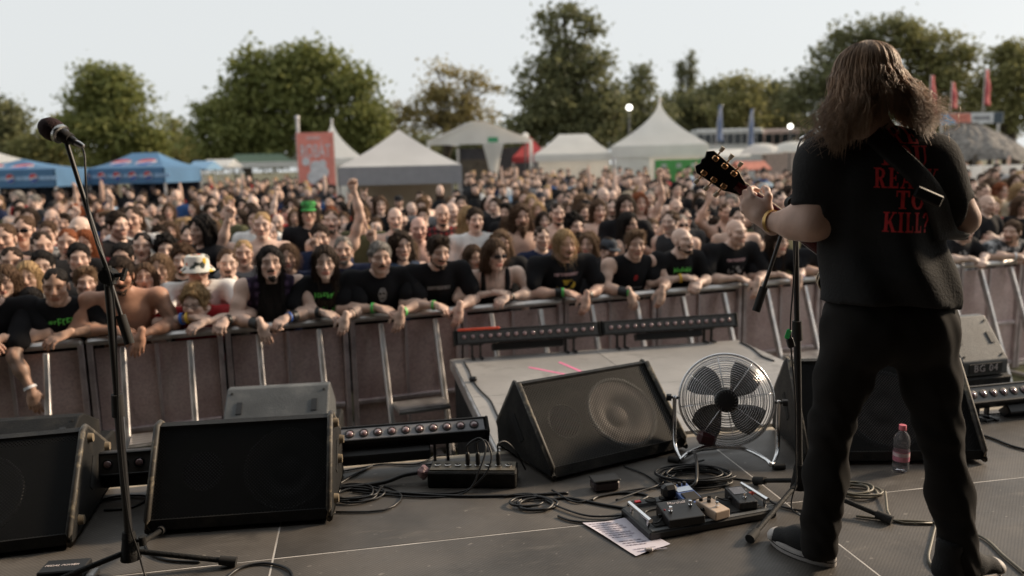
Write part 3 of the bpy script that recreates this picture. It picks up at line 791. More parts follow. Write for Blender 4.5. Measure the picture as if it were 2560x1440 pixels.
# ------------------------------------------------------------------ hair, beards and head wear (head space)
def ang_noise(P, n=34, amp=.004, seed=0):
    th = np.arctan2(P[..., 0], P[..., 1] - .01); z = P[..., 2]
    return amp * (np.sin(n * th + 6 * z * 10 + seed) + .6 * np.sin(n * 2.3 * th + 3 * np.sin(z * 25) + seed) + .5 * np.sin(n * .6 * th - z * 40))
def blob_noise(P, fr=90, amp=.008, seed=0):
    r_ = np.random.RandomState(seed); K = r_.normal(0, fr, (5, 3))
    return amp * sum(np.sin(P @ K[i] + i) for i in range(5)) / 2
HAIR = {}
def hair(kind):
    if kind in HAIR: return HAIR[kind]
    seed = sum(map(ord, kind)); h = .007
    if kind in ('short', 'crop', 'swept', 'curly', 'receding', 'mohawk'):
        inf = {'short': .010, 'crop': .0035, 'swept': .014, 'curly': .022, 'receding': .005, 'mohawk': .004}[kind]
        def fn(P):
            f = d_ell(P, CR_C + A([0, .002, inf * .35]), CR_R + inf)
            if kind == 'swept': f = smin(f, d_cap(P, A([-.04, -.06, .11]), A([.05, -.055, .115]), .026, .024), .03)
            if kind == 'mohawk': f = smin(f, d_cap(P, A([0, -.07, .11]), A([0, .09, .09]), .03, .03), .02)
            f = f - (blob_noise(P, 90, .011, seed) if kind == 'curly' else ang_noise(P, 40, .0025, seed) + blob_noise(P, 60, .003, seed))
            fc = -d_ell(P, A([0, -.135, -.02]), A([.084 + .012 * (kind == 'curly'), .108 + .03 * (kind == 'curly'), .128 if kind != 'receding' else .16]))
            f = smax(f, fc, .008)
            zc = np.where(P[..., 1] > .03, -.075, np.where(P[..., 1] > -.02, -.03, -.005)) - (.02 if kind == 'curly' else 0)
            return np.maximum(f, (zc - P[..., 2]))
        r_ = func_mesh(fn, (-.15, -.15, -.13), (.15, .16, .19), h)
    else:   # long hair of several lengths
        L = {'long': .34, 'bob': .17, 'mane': .30, 'tied': .10, 'straight': .42}[kind]; wd = {'mane': .018, 'straight': .002, 'tied': -.014}.get(kind, .006)
        def fn(P):
            x, y, z = P[..., 0], P[..., 1], P[..., 2]
            f = d_ell(P, CR_C + A([0, .002, .006]), CR_R + .010 + max(wd, 0) * .4)
            t = np.clip((.06 - z) / (L + .06), 0, 1)
            rx = .088 + wd + .022 * t * (1 if kind != 'tied' else -1); ry = .072 + wd * .6
            yy = y - .03 - .03 * t
            col_ = (np.sqrt((x / rx) ** 2 + (yy / ry) ** 2) - 1) * ry
            wob = .25 * ang_noise(P, 9, .03, seed) + .02 * np.sin(np.arctan2(x, y) * 5 + seed)
            col_ = np.maximum(col_, np.maximum(z - .06, -(z + L + wob)))
            f = smin(f, col_, .03)
            f = f - ang_noise(P, 30 if kind != 'mane' else 22, .0045, seed) - (blob_noise(P, 55, .010, seed) if kind == 'mane' else 0)
            fc = -d_ell(P, A([0, -.135, -.02]), A([.072, .112, .130]))
            f = smax(f, fc, .01)
            throat = np.where(z < -.06, -(np.maximum(np.abs(x) - .055, y + .005)), -1)   # open in front of the neck
            return np.maximum(f, throat)
        r_ = func_mesh(fn, (-.19, -.17, -L - .08), (.19, .17, .18), h)
    hv_ = relax(r_[0], r_[1], 1, .3); long_ = kind in ('long', 'bob', 'mane', 'tied', 'straight')
    sv_, sf_ = strands(hv_, r_[1], {'crop': 900, 'receding': 700}.get(kind, 1100), {'crop': .012, 'short': .032, 'swept': .04, 'curly': .035, 'receding': .02, 'mohawk': .03, 'mane': .08}.get(kind, .10), {'curly': .016, 'mane': .012, 'crop': .003}.get(kind, .006), seed, .25 if not long_ else 1.6, .0016, .5 if kind in ('curly', 'mane') else 0.)
    hv_, hf_, _ = merge([(hv_, r_[1], None), (sv_, sf_, None)]); HAIR[kind] = np_mesh('hair_' + kind, hv_, hf_); HAIR[kind].materials.append(M_hair)
    return HAIR[kind]
BEARD = {}
def beard(kind):
    if kind in BEARD: return BEARD[kind]
    def fn(P):
        x, y, z = P[..., 0], P[..., 1], P[..., 2]
        if kind == 'moustache':
            f = smin(d_cap(P, A([0, -.098, -.048]), A([.030, -.086, -.062]), .009, .006), d_cap(P, A([0, -.098, -.048]), A([-.030, -.086, -.062]), .009, .006), .008)
            return f - blob_noise(P, 160, .002, 3)
        if kind == 'goatee':
            f = smin(d_ell(P, A([0, -.078, -.108]), A([.026, .022, .034])), d_cap(P, A([-.024, -.09, -.054]), A([.024, -.09, -.054]), .006, .006), .004)
            return f - blob_noise(P, 120, .003, 4)
        Ld = {'full': .0, 'long': .09}[kind]
        f = smin(d_cap(P, A([-.060, -.015, -.055]), A([0, -.072, -.106 - Ld * .3]), .016, .024), d_cap(P, A([.060, -.015, -.055]), A([0, -.072, -.106 - Ld * .3]), .016, .024), .02)
        f = smin(f, d_cap(P, A([-.028, -.088, -.052]), A([.028, -.088, -.052]), .009, .009), .012)
        if Ld: f = smin(f, d_cap(P, A([0, -.07, -.10]), A([0, -.065, -.21]), .046, .018), .03)
        f = smax(f, -d_ell(P, A([0, -.10, -.069]), A([.020, .03, .009])), .006)
        return f - blob_noise(P, 110, .004, 5) - .002 * np.sin(x * 500)
    r_ = func_mesh(fn, (-.11, -.14, -.26), (.11, .05, .0), .0065)
    BEARD[kind] = np_mesh('beard_' + kind, *r_); BEARD[kind].materials.append(M_hair)
    return BEARD[kind]
M_black = mat('black plastic', (.014, .014, .015), .45, vary=.2, bump=.03)
M_lens = mat('dark lens', (.01, .01, .012), .08, vary=0)
WEAR = {}
def wear(kind):
    if kind in WEAR: return WEAR[kind]
    b = MB()
    if kind in ('sunglasses', 'glasses'):
        for s in (-1, 1):
            if kind == 'sunglasses': b.box((s * .033, -.098, .006), (.054, .006, .034), rot=Euler((0, 0, s * .25)).to_matrix(), bev=.010)
            else:
                q = [V(s * .033 + .026 * math.cos(t) * (1 if abs(math.cos(t)) < .9 else 1), -.1, .004 + .018 * math.sin(t)) for t in np.linspace(0, 2 * math.pi, 14)[:-1]]
                b.tube(q, .0022, 5, closed=True)
            b.cyl((s * .058, -.092, .010), (s * .080, .01, .008), .0028, n=6)
        b.cyl((-.010, -.102, .010), (.010, -.102, .010), .003, n=6)
        me = b.mesh(kind, True); me.materials.append(M_lens if kind == 'sunglasses' else M_black)
    elif kind == 'cap':
        Mx = Matrix.Translation((0, .014, .03)) @ Matrix.Diagonal((.088, .108, .1, 1))
        b.lathe([(1.0, -.12), (1.0, .1), (.97, .45), (.86, .75), (.62, .95), (.3, 1.03), (.0001, 1.05)], 22, Mx)
        n = 12; P = []; 
        for i in range(n + 1):
            t = math.pi * (i / n); x = .075 * math.cos(t); P += [(x, -.075 - .01 * math.sin(t), .045), (x * .95, -.085 - .085 * math.sin(t), .030 + .0 * i)]
        P += [(p[0], p[1], p[2] - .005) for p in P]
        m_ = 2 * (n + 1)
        b.add(P, [(2 * i, 2 * i + 1, 2 * i + 3, 2 * i + 2) for i in range(n)] + [(m_ + 2 * i, m_ + 2 * i + 2, m_ + 2 * i + 3, m_ + 2 * i + 1) for i in range(n)] + [(2 * i + 1, m_ + 2 * i + 1, m_ + 2 * i + 3, 2 * i + 3) for i in range(n)])
        me = b.mesh(kind, True); me.materials.append(M_cloth)
    elif kind == 'bucket':
        Mx = Matrix.Translation((0, .012, .03)) @ Matrix.Diagonal((.092, .11, .11, 1))
        b.lathe([(1.45, -.28), (1.42, -.22), (1.04, .12), (.98, .6), (.90, .80), (.7, .86), (.0001, .88)], 26, Mx)
        b.lathe([(1.43, -.29), (1.0, .05)], 26, Mx)
        me = b.mesh(kind, True); me.set_sharp_from_angle(angle=R(35))
        mt, n, l, bs = nodes_of('flower print cotton'); bs.inputs['Roughness'].default_value = .9
        tc = n.new('ShaderNodeTexCoord'); vo = n.new('ShaderNodeTexVoronoi'); vo.inputs['Scale'].default_value = 26
        l.new(tc.outputs['Object'], vo.inputs['Vector'])
        cr = n.new('ShaderNodeValToRGB'); cr.color_ramp.interpolation = 'CONSTANT'
        el = cr.color_ramp.elements; el[0].position = 0; el[0].color = (.72, .7, .64, 1); el[1].position = .45; el[1].color = (.55, .12, .05, 1)
        for ps, c in ((.55, (.72, .7, .64, 1)), (.68, (.62, .42, .05, 1)), (.8, (.05, .06, .05, 1)), (.88, (.75, .73, .68, 1))):
            e = el.new(ps); e.color = c
        sp = n.new('ShaderNodeSeparateColor'); l.new(vo.outputs['Color'], sp.inputs[0]); l.new(sp.outputs[0], cr.inputs[0]); l.new(cr.outputs[0], bs.inputs['Base Color'])
        me.materials.append(mt)
    WEAR[kind] = me; return me

SKIN = [(.61, .42, .335), (.66, .465, .38), (.56, .37, .29), (.69, .505, .42), (.47, .295, .22)]
HC = {'black': (.016, .013, .012), 'dark brown': (.036, .023, .016), 'brown': (.085, .050, .030), 'light brown': (.16, .10, .06), 'blond': (.36, .24, .125), 'grey': (.24, .22, .20), 'red': (.21, .065, .025)}
SC = {'black': (.010, .010, .012), 'charcoal': (.035, .036, .04), 'grey': (.20, .20, .21), 'white': (.72, .71, .70), 'navy': (.015, .022, .055), 'red': (.30, .018, .022), 'blue': (.03, .08, .22), 'dark red': (.10, .012, .016),
      'olive': (.085, .085, .045), 'purple': (.07, .035, .085), 'denim blue': (.05, .075, .13), 'light blue': (.30, .42, .55), 'beige': (.45, .37, .27)}
def col4(c): return (*c, 1)
def child(name, me, parent, M=None, color=None):
    o = bpy.data.objects.new(name, me); col.objects.link(o); o.parent = parent
    if M is not None: o.matrix_local = M
    if color is not None: o.color = col4(color)
    return o
def mat4(M3, t): 
    m_ = Matrix([list(r_) for r_ in A(M3)]).to_4x4(); m_.translation = Vector(t); return m_
def logo_pattern(seed, W=44, Hh=16, style='spiky'):
    r_ = np.random.RandomState(seed); g = np.zeros((Hh, W), bool); mid = Hh // 2
    if style == 'spiky':
        x = 3
        while x < W - 4:
            w_ = r_.randint(3, 6); top = r_.randint(2, 6); bot = r_.randint(Hh - 6, Hh - 2)
            g[top:bot, x:x + 2] = True
            if r_.rand() < .7: g[mid - 1:mid + 1, x:x + w_] = True
            if r_.rand() < .5: g[top:top + 2, x:x + w_] = True
            if r_.rand() < .5: g[bot - 2:bot, x:x + w_ - 1] = True
            x += w_ + 1
        g[:, 0:2] = False; g[mid - 6:mid + 7, 2] = True; g[mid - 6:mid + 7, W - 3] = True
    elif style == 'face':
        yy, xx = np.mgrid[0:Hh, 0:W]; g = (((xx - W / 2) / (W * .42)) ** 2 + ((yy - Hh * .45) / (Hh * .48)) ** 2 < 1) & (r_.rand(Hh, W) > .18)
        g[int(Hh * .35):int(Hh * .45), int(W * .2):int(W * .42)] = False; g[int(Hh * .35):int(Hh * .45), int(W * .58):int(W * .8)] = False; g[int(Hh * .68):int(Hh * .74), int(W * .35):int(W * .65)] = False
    elif style == 'blob':
        yy, xx = np.mgrid[0:Hh, 0:W]; z = sum(np.sin(xx * r_.uniform(.2, .9) + yy * r_.uniform(-.9, .9) + r_.uniform(0, 6)) for _ in range(5))
        g = (z > .4) & (((xx - W / 2) / (W * .5)) ** 2 + ((yy - Hh / 2) / (Hh * .5)) ** 2 < 1)
    elif style == 'text':
        x = 1
        while x < W - 3:
            w_ = r_.randint(2, 4); g[2:Hh - 2, x] = True; g[2:4, x:x + w_] = True
            if r_.rand() < .5: g[Hh - 4:Hh - 2, x:x + w_] = True
            if r_.rand() < .6: g[2:Hh - 2, x + w_ - 1] = True
            x += w_ + 1
    return g
def decal(name, parent, bvh, grid, width, origin, xdir, updir, cast, material, off=.003):
    """prints a bitmap onto a cloth surface as a thin conforming sheet"""
    Hh, W = grid.shape; c = width / W; o = Vector(origin); xd = Vector(xdir); ud = Vector(updir); cd = Vector(cast)
    idx = {}; Vt = []; Fs = []
    def vert(i, j):
        if (i, j) in idx: return idx[(i, j)]
        p = o + xd * ((j - W / 2) * c) + ud * ((Hh / 2 - i) * c)
        hit = bvh.ray_cast(p - cd * .5, cd, 1.2)
        if hit[0] is None: idx[(i, j)] = None
        else:
            idx[(i, j)] = len(Vt); Vt.append(hit[0] - cd * off)
        return idx[(i, j)]
    for i in range(Hh):
        for j in range(W):
            if grid[i, j]:
                q = [vert(i, j), vert(i + 1, j), vert(i + 1, j + 1), vert(i, j + 1)]
                if None in q: continue
                if max((Vt[a] - Vt[q[0]]).length for a in q) < c * 4: Fs.append(q)
    if not Fs: return None
    me = bpy.data.meshes.new(name); me.from_pydata(Vt, [], Fs); me.shade_smooth()
    return link(name, me, material, parent)
PRINT = {k: mat('print ' + k, c, .8, vary=.3, scale=20) for k, c in {'green': (.14, .62, .10), 'white': (.55, .55, .55), 'pink': (.55, .35, .36), 'blue': (.05, .16, .36), 'red': (.5, .03, .03), 'grey': (.30, .29, .29), 'yellow': (.55, .38, .04)}.items()}
# ================================================================== THE FRONT ROW, leaning on the barrier
def rail_under(hx, hy, back=.06):
    X = 0.
    for _ in range(12):
        Y = 6.13 + .37 * X + back * 1.066
        X = at(hx, hy, Y).x
    return X, Y
def ring(name, parent, W, E, fr, rad, width, material):
    W, E = Vector(W), Vector(E); c = W.lerp(E, fr); d = (E - W).normalized(); q = d.to_track_quat('Z', 'Y').to_matrix()
    b = MB(); n = 16
    for (r_, z) in ((rad, -width / 2), (rad + .003, -width / 2), (rad + .003, width / 2), (rad, width / 2)):
        for k in range(n):
            t = 2 * math.pi * k / n; b.v.append(tuple(c + q @ Vector((r_ * math.cos(t), r_ * math.sin(t), z))))
    for i in range(4):
        for k in range(n): b.f.append((i * n + k, i * n + (k + 1) % n, ((i + 1) % 4) * n + (k + 1) % n, ((i + 1) % 4) * n + k))
    return b.build(name, material, parent, smooth='auto')
BAND = {'green': mat('green wristband', (.10, .55, .12), .5), 'blue': mat('blue wristband', (.03, .12, .45), .5), 'yellow': mat('yellow wristband', (.7, .45, .05), .5), 'white': mat('white wristband', (.7, .7, .72), .5), 'black': M_black, 'silver': mat('watch steel', (.5, .5, .5), .3, .9)}
def dress_head(root, HM, sp, hscale=1.0):
    """hair, beard and head wear as children, set in head space HM"""
    S = Matrix.Diagonal((hscale, hscale, hscale, 1))
    hc = HC[sp.get('hc', 'dark brown')]
    if sp.get('hair'): child('hair', hair(sp['hair']), root, HM @ S, hc)
    if sp.get('beard'): child('beard', beard(sp['beard']), root, HM @ S, HC[sp.get('bc', sp.get('hc', 'dark brown'))])
    for w_ in sp.get('wear', ()):
        o = child({'cap': 'cap', 'bucket': 'bucket_hat'}.get(w_, w_), wear(w_), root, HM @ S, sp.get('wc', (.05, .055, .065)))
ARM = {  # elbow, wrist, hand direction, hand pose; s = -1 screen left, +1 screen right
    'across': lambda s: ((s * .275, .07, 1.195), (s * .05, -.055, 1.20), (-s * .82, -.45, -.30), 'relax'),
    'across2': lambda s: ((s * .285, .09, 1.20), (s * .02, -.005, 1.235), (-s * .95, -.25, -.12), 'relax'),
    'hang': lambda s: ((s * .27, .05, 1.195), (s * .10, -.115, 1.165), (-s * .25, -.22, -.95), 'relax'),
    'clasp': lambda s: ((s * .27, .06, 1.195), (s * .075, -.085, 1.19), (-s * .75, -.55, -.35), 'grip'),
    'down': lambda s: ((s * .25, -.075, 1.09), (s * .16, -.15, .87), (-s * .1, -.12, -1), 'relax'),
    'rail': lambda s: ((s * .30, .10, 1.20), (s * .16, -.05, 1.20), (-s * .35, -.75, -.35), 'grip'),
    'gone': lambda s: ((s * .26, .12, 1.10), (s * .2, .1, .88), (0, -.1, -1), None),
}
FRONT_POS = []
def leaner(sp):
    hx, hy = sp['head']; X, Y = rail_under(hx, hy, sp.get('back', .06))
    hp = at(hx, hy - 9, Y); base = V(hp.x, hp.y, 0) + BN * sp.get('back', .06)
    hz = hp.z; by = sp.get('back', .06); fem = sp.get('f', False); sc = sp.get('hs', 1.0)
    sw = (.165 if fem else .19) * sp.get('sw', 1.0); bulk = sp.get('bulk', .9 if fem else 1.02)
    hd = A([0, by, hz]); nk = hd + A(sp.get('nko', (0, .06, -.128))); lean = sp.get('dx', 0.)
    J = dict(head=hd, neck=nk, pelvis=A([lean, by + .30, .95 if hz > 1.4 else .85]))
    J['sl'] = nk + A([-sw, .012, -.036]); J['sr'] = nk + A([sw, .012, -.036])
    hands = []
    for s, key, an in ((-1, 'l', sp['arms'][0]), (1, 'r', sp['arms'][1])):
        e, w_, hdn, hp_ = ARM[an](s)
        k_ = sp.get('reach', 1.0)
        J['e' + key] = A([e[0] * (sw / .19) * 1.0, e[1], e[2]]); J['w' + key] = A([w_[0] * k_, w_[1], w_[2]])
        J['h' + key] = A(hdn); J['n' + key] = A([0, -.45, 1.0]) if abs(hdn[2]) < .7 else A([0, -1, .2])
        hands.append(hp_)
    yaw, pit = sp.get('yaw', 0.), sp.get('pitch', 0.)
    M = rotm(R(yaw), R(pit), R(sp.get('tilt', 0.)))
    kw = dict(bulk=bulk, female=fem, belly=sp.get('belly', 0.), seed=abs(hx))
    Vt, Fq, T = make_body(J, sp.get('hk', 'm'), M, hands, tattoo=sp.get('tattoo', ()), hscale=sc, **kw)
    root = link('person', np_mesh('person_body', Vt, Fq, T), M_skin); root.location = base; root.rotation_euler = (0, 0, BA)
    root.color = col4(sp.get('skin', SKIN[abs(hx) % 4])); tag(root, sp['label'], 'person', 'people in the audience')
    sh = sp.get('shirt', ('tee', 'black'))
    if sh:
        sv, sf = make_shirt(J, sh[0], **{**kw}); so = link(('t_shirt' if sh[0] == 'tee' else 'tank_top' if sh[0] == 'tank' else 'sleeveless_shirt'), np_mesh('shirt_mesh', sv, sf), sp.get('shmat', M_cloth), root); so.color = col4(SC[sh[1]])
        bvh = None
        for (style, colr, wd, dz, seed, *rest) in sp.get('print', ()):
            if bvh is None: bvh = BVHTree.FromPolygons([Vector(v) for v in sv], [list(map(int, f_)) for f_ in sf])
            W, Hh = (rest[0] if rest else (44, 16))
            decal('shirt_print', root, bvh, logo_pattern(seed, W, Hh, style), wd, (0, by - .1, nk[2] - dz + .095), (1, 0, 0), (0, 0, 1), (0, 1, 0), PRINT[colr])
    t_ = make_trousers(J['pelvis'], ((-.12, by + .28, 0.02), (.12, by + .34, 0.02))).build('trousers', M_denim, root, smooth=True); t_.color = col4(SC[sp.get('trousers', 'charcoal')])
    dress_head(root, mat4(M, hd), sp, sc * HSC)
    for (side, fr, c, wd) in sp.get('bands', ()):
        ring('wristband' if c != 'silver' else 'wrist_watch', root, J['w' + side], J['e' + side], fr, .0275 + .018 * fr * 1.2 + .006, wd, BAND[c])
    FRONT_POS.append((base.x, base.y + .15))
    return root
M_plaid = objcol_mat('woven plaid', .9, vary=.3, scale=10, spec=.2)
def plaid(mt, c1, c2, sc=60):
    n = mt.node_tree.nodes; l = mt.node_tree.links; b = n['Principled BSDF']
    tc = n.new('ShaderNodeTexCoord'); outs = []
    for d in ('X', 'Z'):
        w_ = n.new('ShaderNodeTexWave'); w_.wave_type = 'BANDS'; w_.bands_direction = d; w_.inputs['Scale'].default_value = sc / 6.28 * .5; w_.inputs['Distortion'].default_value = .6
        l.new(tc.outputs['Object'], w_.inputs['Vector']); outs.append(w_.outputs[1])
    mu = n.new('ShaderNodeMath'); mu.operation = 'MULTIPLY'; l.new(outs[0], mu.inputs[0]); l.new(outs[1], mu.inputs[1])
    x = n.new('ShaderNodeMix'); x.data_type = 'RGBA'; x.inputs[6].default_value = (*c1, 1); x.inputs[7].default_value = (*c2, 1); l.new(mu.outputs[0], x.inputs[0]); l.new(x.outputs[2], b.inputs['Base Color'])
plaid(M_plaid, (.022, .014, .03), (.14, .09, .17))
M_redplaid = objcol_mat('red check flannel', .9); plaid(M_redplaid, (.012, .008, .01), (.30, .02, .025), 70)
M_camo = objcol_mat('grey camouflage cotton', .9)
def camo(mt):
    n = mt.node_tree.nodes; l = mt.node_tree.links; tc = n.new('ShaderNodeTexCoord'); z = n.new('ShaderNodeTexNoise'); z.inputs['Scale'].default_value = 16; z.inputs['Detail'].default_value = 2
    cr = n.new('ShaderNodeValToRGB'); cr.color_ramp.interpolation = 'CONSTANT'; e = cr.color_ramp.elements; e[0].color = (.02, .022, .025, 1); e[1].position = .47; e[1].color = (.12, .12, .125, 1)
    q = e.new(.56); q.color = (.38, .38, .38, 1)
    l.new(tc.outputs['Object'], z.inputs['Vector']); l.new(z.outputs[0], cr.inputs[0]); l.new(cr.outputs[0], n['Principled BSDF'].inputs['Base Color'])
camo(M_camo)
FRONT = [
 dict(head=(-30, 728), hk='mstub', hair='short', hc='dark brown', arms=('across', 'across'), label='man in black at the extreme left edge leaning on the barrier', sw=1.05),
 dict(head=(140, 726), hk='m', hair='crop', hc='black', arms=('down', 'across'), tattoo=('l', 'r'), skin=(.50, .31, .225), print=(('spiky', 'green', .20, .20, 5), ('blob', 'grey', .16, .31, 9, (22, 16))),
      bands=(('l', .10, 'white', .018),), pitch=6, label='young man in black shirt with green print, tattooed arm hanging over the barrier'),
 dict(head=(302, 698), hk='mopen', hair='short', hc='dark brown', beard='full', arms=('across', 'hang'), shirt=None, tattoo=('r',), bulk=1.12, belly=.02, sw=1.12, skin=(.46, .25, .17), back=.04, pitch=8, label='shirtless bearded man with tattooed shoulder leaning behind the left microphone stand'),
 dict(head=(494, 686), hk='mopen', hair=None, arms=('gone', 'rail'), shirt=('tee', 'white'), wear=('bucket', 'sunglasses'), skin=SKIN[1], bulk=1.12, sw=1.12, back=.40, yaw=4, bands=(('r', .1, 'black', .022),), label='man in white shirt wearing flowery bucket hat and sunglasses, mouth open'),
 dict(head=(487, 770), hk='kid', hair='curly', hc='blond', arms=('across2', 'across'), shirt=('tee', 'red'), wear=('glasses',), f=True, hs=.94, sw=.98, back=.06, nko=(.03, .11, -.075), yaw=-22, pitch=4, bands=(('l', .28, 'blue', .022), ('l', .12, 'yellow', .02)), skin=SKIN[3], label='curly haired boy with glasses in red shirt resting on folded arms'),
 dict(head=(676, 668), hk='m', hair='straight', hc='black', beard='goatee', arms=('hang', 'clasp'), shirt=('sleeveless', 'purple'), shmat=M_plaid, skin=SKIN[1], pitch=-4, bands=(('l', .2, 'black', .06), ('r', .25, 'black', .04), ('r', .08, 'blue', .014)), label='man with very long dark hair and goatee in sleeveless purple plaid shirt'),
 dict(head=(812, 667), hk='f', hair='long', hc='dark brown', arms=('across', 'hang'), f=True, sw=1.08, print=(('spiky', 'green', .19, .20, 8), ('blob', 'green', .15, .29, 4, (20, 12))), skin=SKIN[3], yaw=-6, bands=(('l', .12, 'black', .03), ('r', .34, 'black', .008)), label='woman with long brown hair in black shirt with green print'),
 dict(head=(950, 655), hk='wide', hair='short', hc='grey', beard='moustache', bc='dark brown', arms=('across', 'hang'), bulk=1.14, belly=.03, sw=1.1, print=(('face', 'grey', .075, .24, 3, (22, 34)),), skin=SKIN[0], bands=(('l', .15, 'green', .018), ('r', .10, 'green', .022)), label='stocky man with dark moustache, black shirt printed with a pale face'),
 dict(head=(1096, 640), hk='mstub', hair='swept', hc='dark brown', beard='full', arms=('clasp', 'hang'), sw=1.02, print=(('text', 'grey', .20, .235, 12, (46, 10)),), bands=(('l', .06, 'green', .014),), skin=SKIN[1], yaw=5, pitch=8, label='dark bearded man in black shirt with one line of lettering'),
 dict(head=(1238, 647), hk='f', hair='bob', hc='brown', arms=('across2', 'across'), f=True, sw=1.25, bulk=1.05, shirt=('tank', 'black'), wear=('sunglasses',), skin=SKIN[3], yaw=10, pitch=6, bands=(('r', .12, 'black', .02),), label='woman in sunglasses and black tank top with folded arms'),
 dict(head=(1413, 622), hk='mopen', hair='tied', hc='blond', beard='full', bc='light brown', arms=('across', 'hang'), sw=1.15, bulk=1.15, print=(('text', 'pink', .22, .20, 33, (46, 9)), ('blob', 'yellow', .17, .29, 14, (24, 14))), skin=(.66, .43, .34), bands=(('l', .2, 'black', .05), ('l', .08, 'green', .018), ('r', .12, 'black', .035)), label='blond bearded man shouting, black shirt with pink lettering'),
 dict(head=(1588, 622), hk='mstub', hair='swept', hc='light brown', arms=('hang', 'hang'), shirt=('sleeveless', 'black'), sw=1.1, reach=1.5, print=(('text', 'grey', .20, .33, 41, (44, 8)), ('face', 'red', .05, .24, 8, (14, 14))), skin=SKIN[0], yaw=-12, bands=(('l', .22, 'black', .08), ('l', .04, 'green', .02), ('r', .10, 'silver', .022)), label='man with brown quiff in sleeveless black shirt and grey sweatband'),
 dict(head=(1706, 613), hk='mopen', hair=None, beard='full', bc='dark brown', arms=('across2', 'clasp'), print=(('spiky', 'green', .18, .21, 19),), skin=SKIN[3], yaw=14, pitch=-10, bands=(('l', .12, 'yellow', .02),), label='bald bearded man looking up, black shirt with bright green print'),
 dict(head=(1840, 592), hk='mstub', hair=None, arms=('across', 'hang'), bulk=1.1, sw=1.12, print=(('text', 'pink', .20, .20, 52, (46, 10)), ('blob', 'grey', .17, .29, 23, (24, 12))), skin=SKIN[1], yaw=8, bands=(('r', .1, 'white', .016),), label='bald clean shaven man, black shirt with pink script, hand over the rail'),
 dict(head=(1945, 612), hk='f', hair='long', hc='dark brown', arms=('across', 'hang'), f=True, sw=1.1, print=(('spiky', 'green', .13, .25, 28, (32, 12)),), skin=SKIN[1], bands=(('r', .12, 'blue', .02),), label='long haired woman in black seen behind the guitar microphone stand'),
 dict(head=(2062, 605), hk='m', hair='short', hc='dark brown', arms=('across', 'across'), print=(('text', 'white', .16, .25, 61, (40, 9)),), label='man in black just left of the guitarist, partly covered by his arm'),
 dict(head=(2408, 585), hk='mstub', hair='crop', hc='brown', arms=('across', 'clasp'), skin=SKIN[3], bands=(('r', .12, 'white', .02),), back=.1, print=(('blob', 'grey', .15, .22, 31, (20, 16)),), label='man in black behind the guitarist elbow, forearms on the rail'),
 dict(head=(2530, 590), hk='mstub', hair='short', hc='brown', beard='full', arms=('clasp', 'across'), shirt=('tee', 'grey'), shmat=M_camo, bulk=1.12, sw=1.1, yaw=-72, skin=SKIN[0], bands=(('l', .12, 'white', .02),), label='man in grey camouflage shirt turned in profile at the right edge'),
]
for sp in FRONT: leaner(sp)

# ================================================================== STANDING PEOPLE
def pose(p, s=-1):
    J = dict(pelvis=(0, .02, .95), neck=(0, .012, 1.475), head=(0, -.018, 1.625), sl=(-.185, .012, 1.415), sr=(.185, .012, 1.415))
    for k, sg in (('l', -1), ('r', 1)):
        J.update({'e' + k: (sg * .24, .03, 1.13), 'w' + k: (sg * .23, -.05, .90), 'h' + k: (0, -.15, -1), 'n' + k: (sg, 0, 0)})
    hp = {'l': 'relax', 'r': 'relax'}
    def seta(k, e, w_, h_, n_, pz):
        sg = -1 if k == 'l' else 1
        J.update({'e' + k: (sg * e[0], *e[1:]), 'w' + k: (sg * w_[0], *w_[1:]), 'h' + k: (sg * h_[0], *h_[1:]), 'n' + k: (sg * n_[0], *n_[1:])}); hp[k] = pz
    L, Rr = ('l', 'r') if s < 0 else ('r', 'l')
    if p == 'horns': seta(L, (.33, -.12, 1.47), (.25, -.20, 1.72), (-.1, -.05, 1), (0, 1, 0), 'horns')
    if p == 'high': seta(L, (.27, -.03, 1.67), (.22, -.06, 1.93), (.0, -.05, 1), (0, 1, 0), 'fist')
    if p == 'both': 
        seta(L, (.36, -.05, 1.55), (.26, -.10, 1.79), (-.2, 0, 1), (0, 1, 0), 'open'); seta(Rr, (.34, -.08, 1.58), (.20, -.15, 1.80), (-.1, 0, 1), (0, 1, 0), 'horns')
    if p == 'cross':
        seta(L, (.27, -.07, 1.16), (-.03, -.20, 1.21), (-1, .05, .15), (0, -1, .2), 'relax'); seta(Rr, (.27, -.07, 1.17), (-.02, -.165, 1.245), (-1, .1, .05), (0, -1, .2), 'relax')
    if p == 'phone':
        seta(L, (.24, -.17, 1.26), (.07, -.30, 1.50), (-.3, -.1, 1), (.6, .8, 0), 'grip'); seta(Rr, (.24, -.17, 1.26), (.06, -.30, 1.50), (-.3, -.1, 1), (.6, .8, 0), 'grip')
    if p == 'point': seta(L, (.30, -.22, 1.42), (.24, -.44, 1.56), (0, -.7, .7), (0, .7, .7), 'open')
    return J, (hp['l'], hp['r'])
PROTO = {}
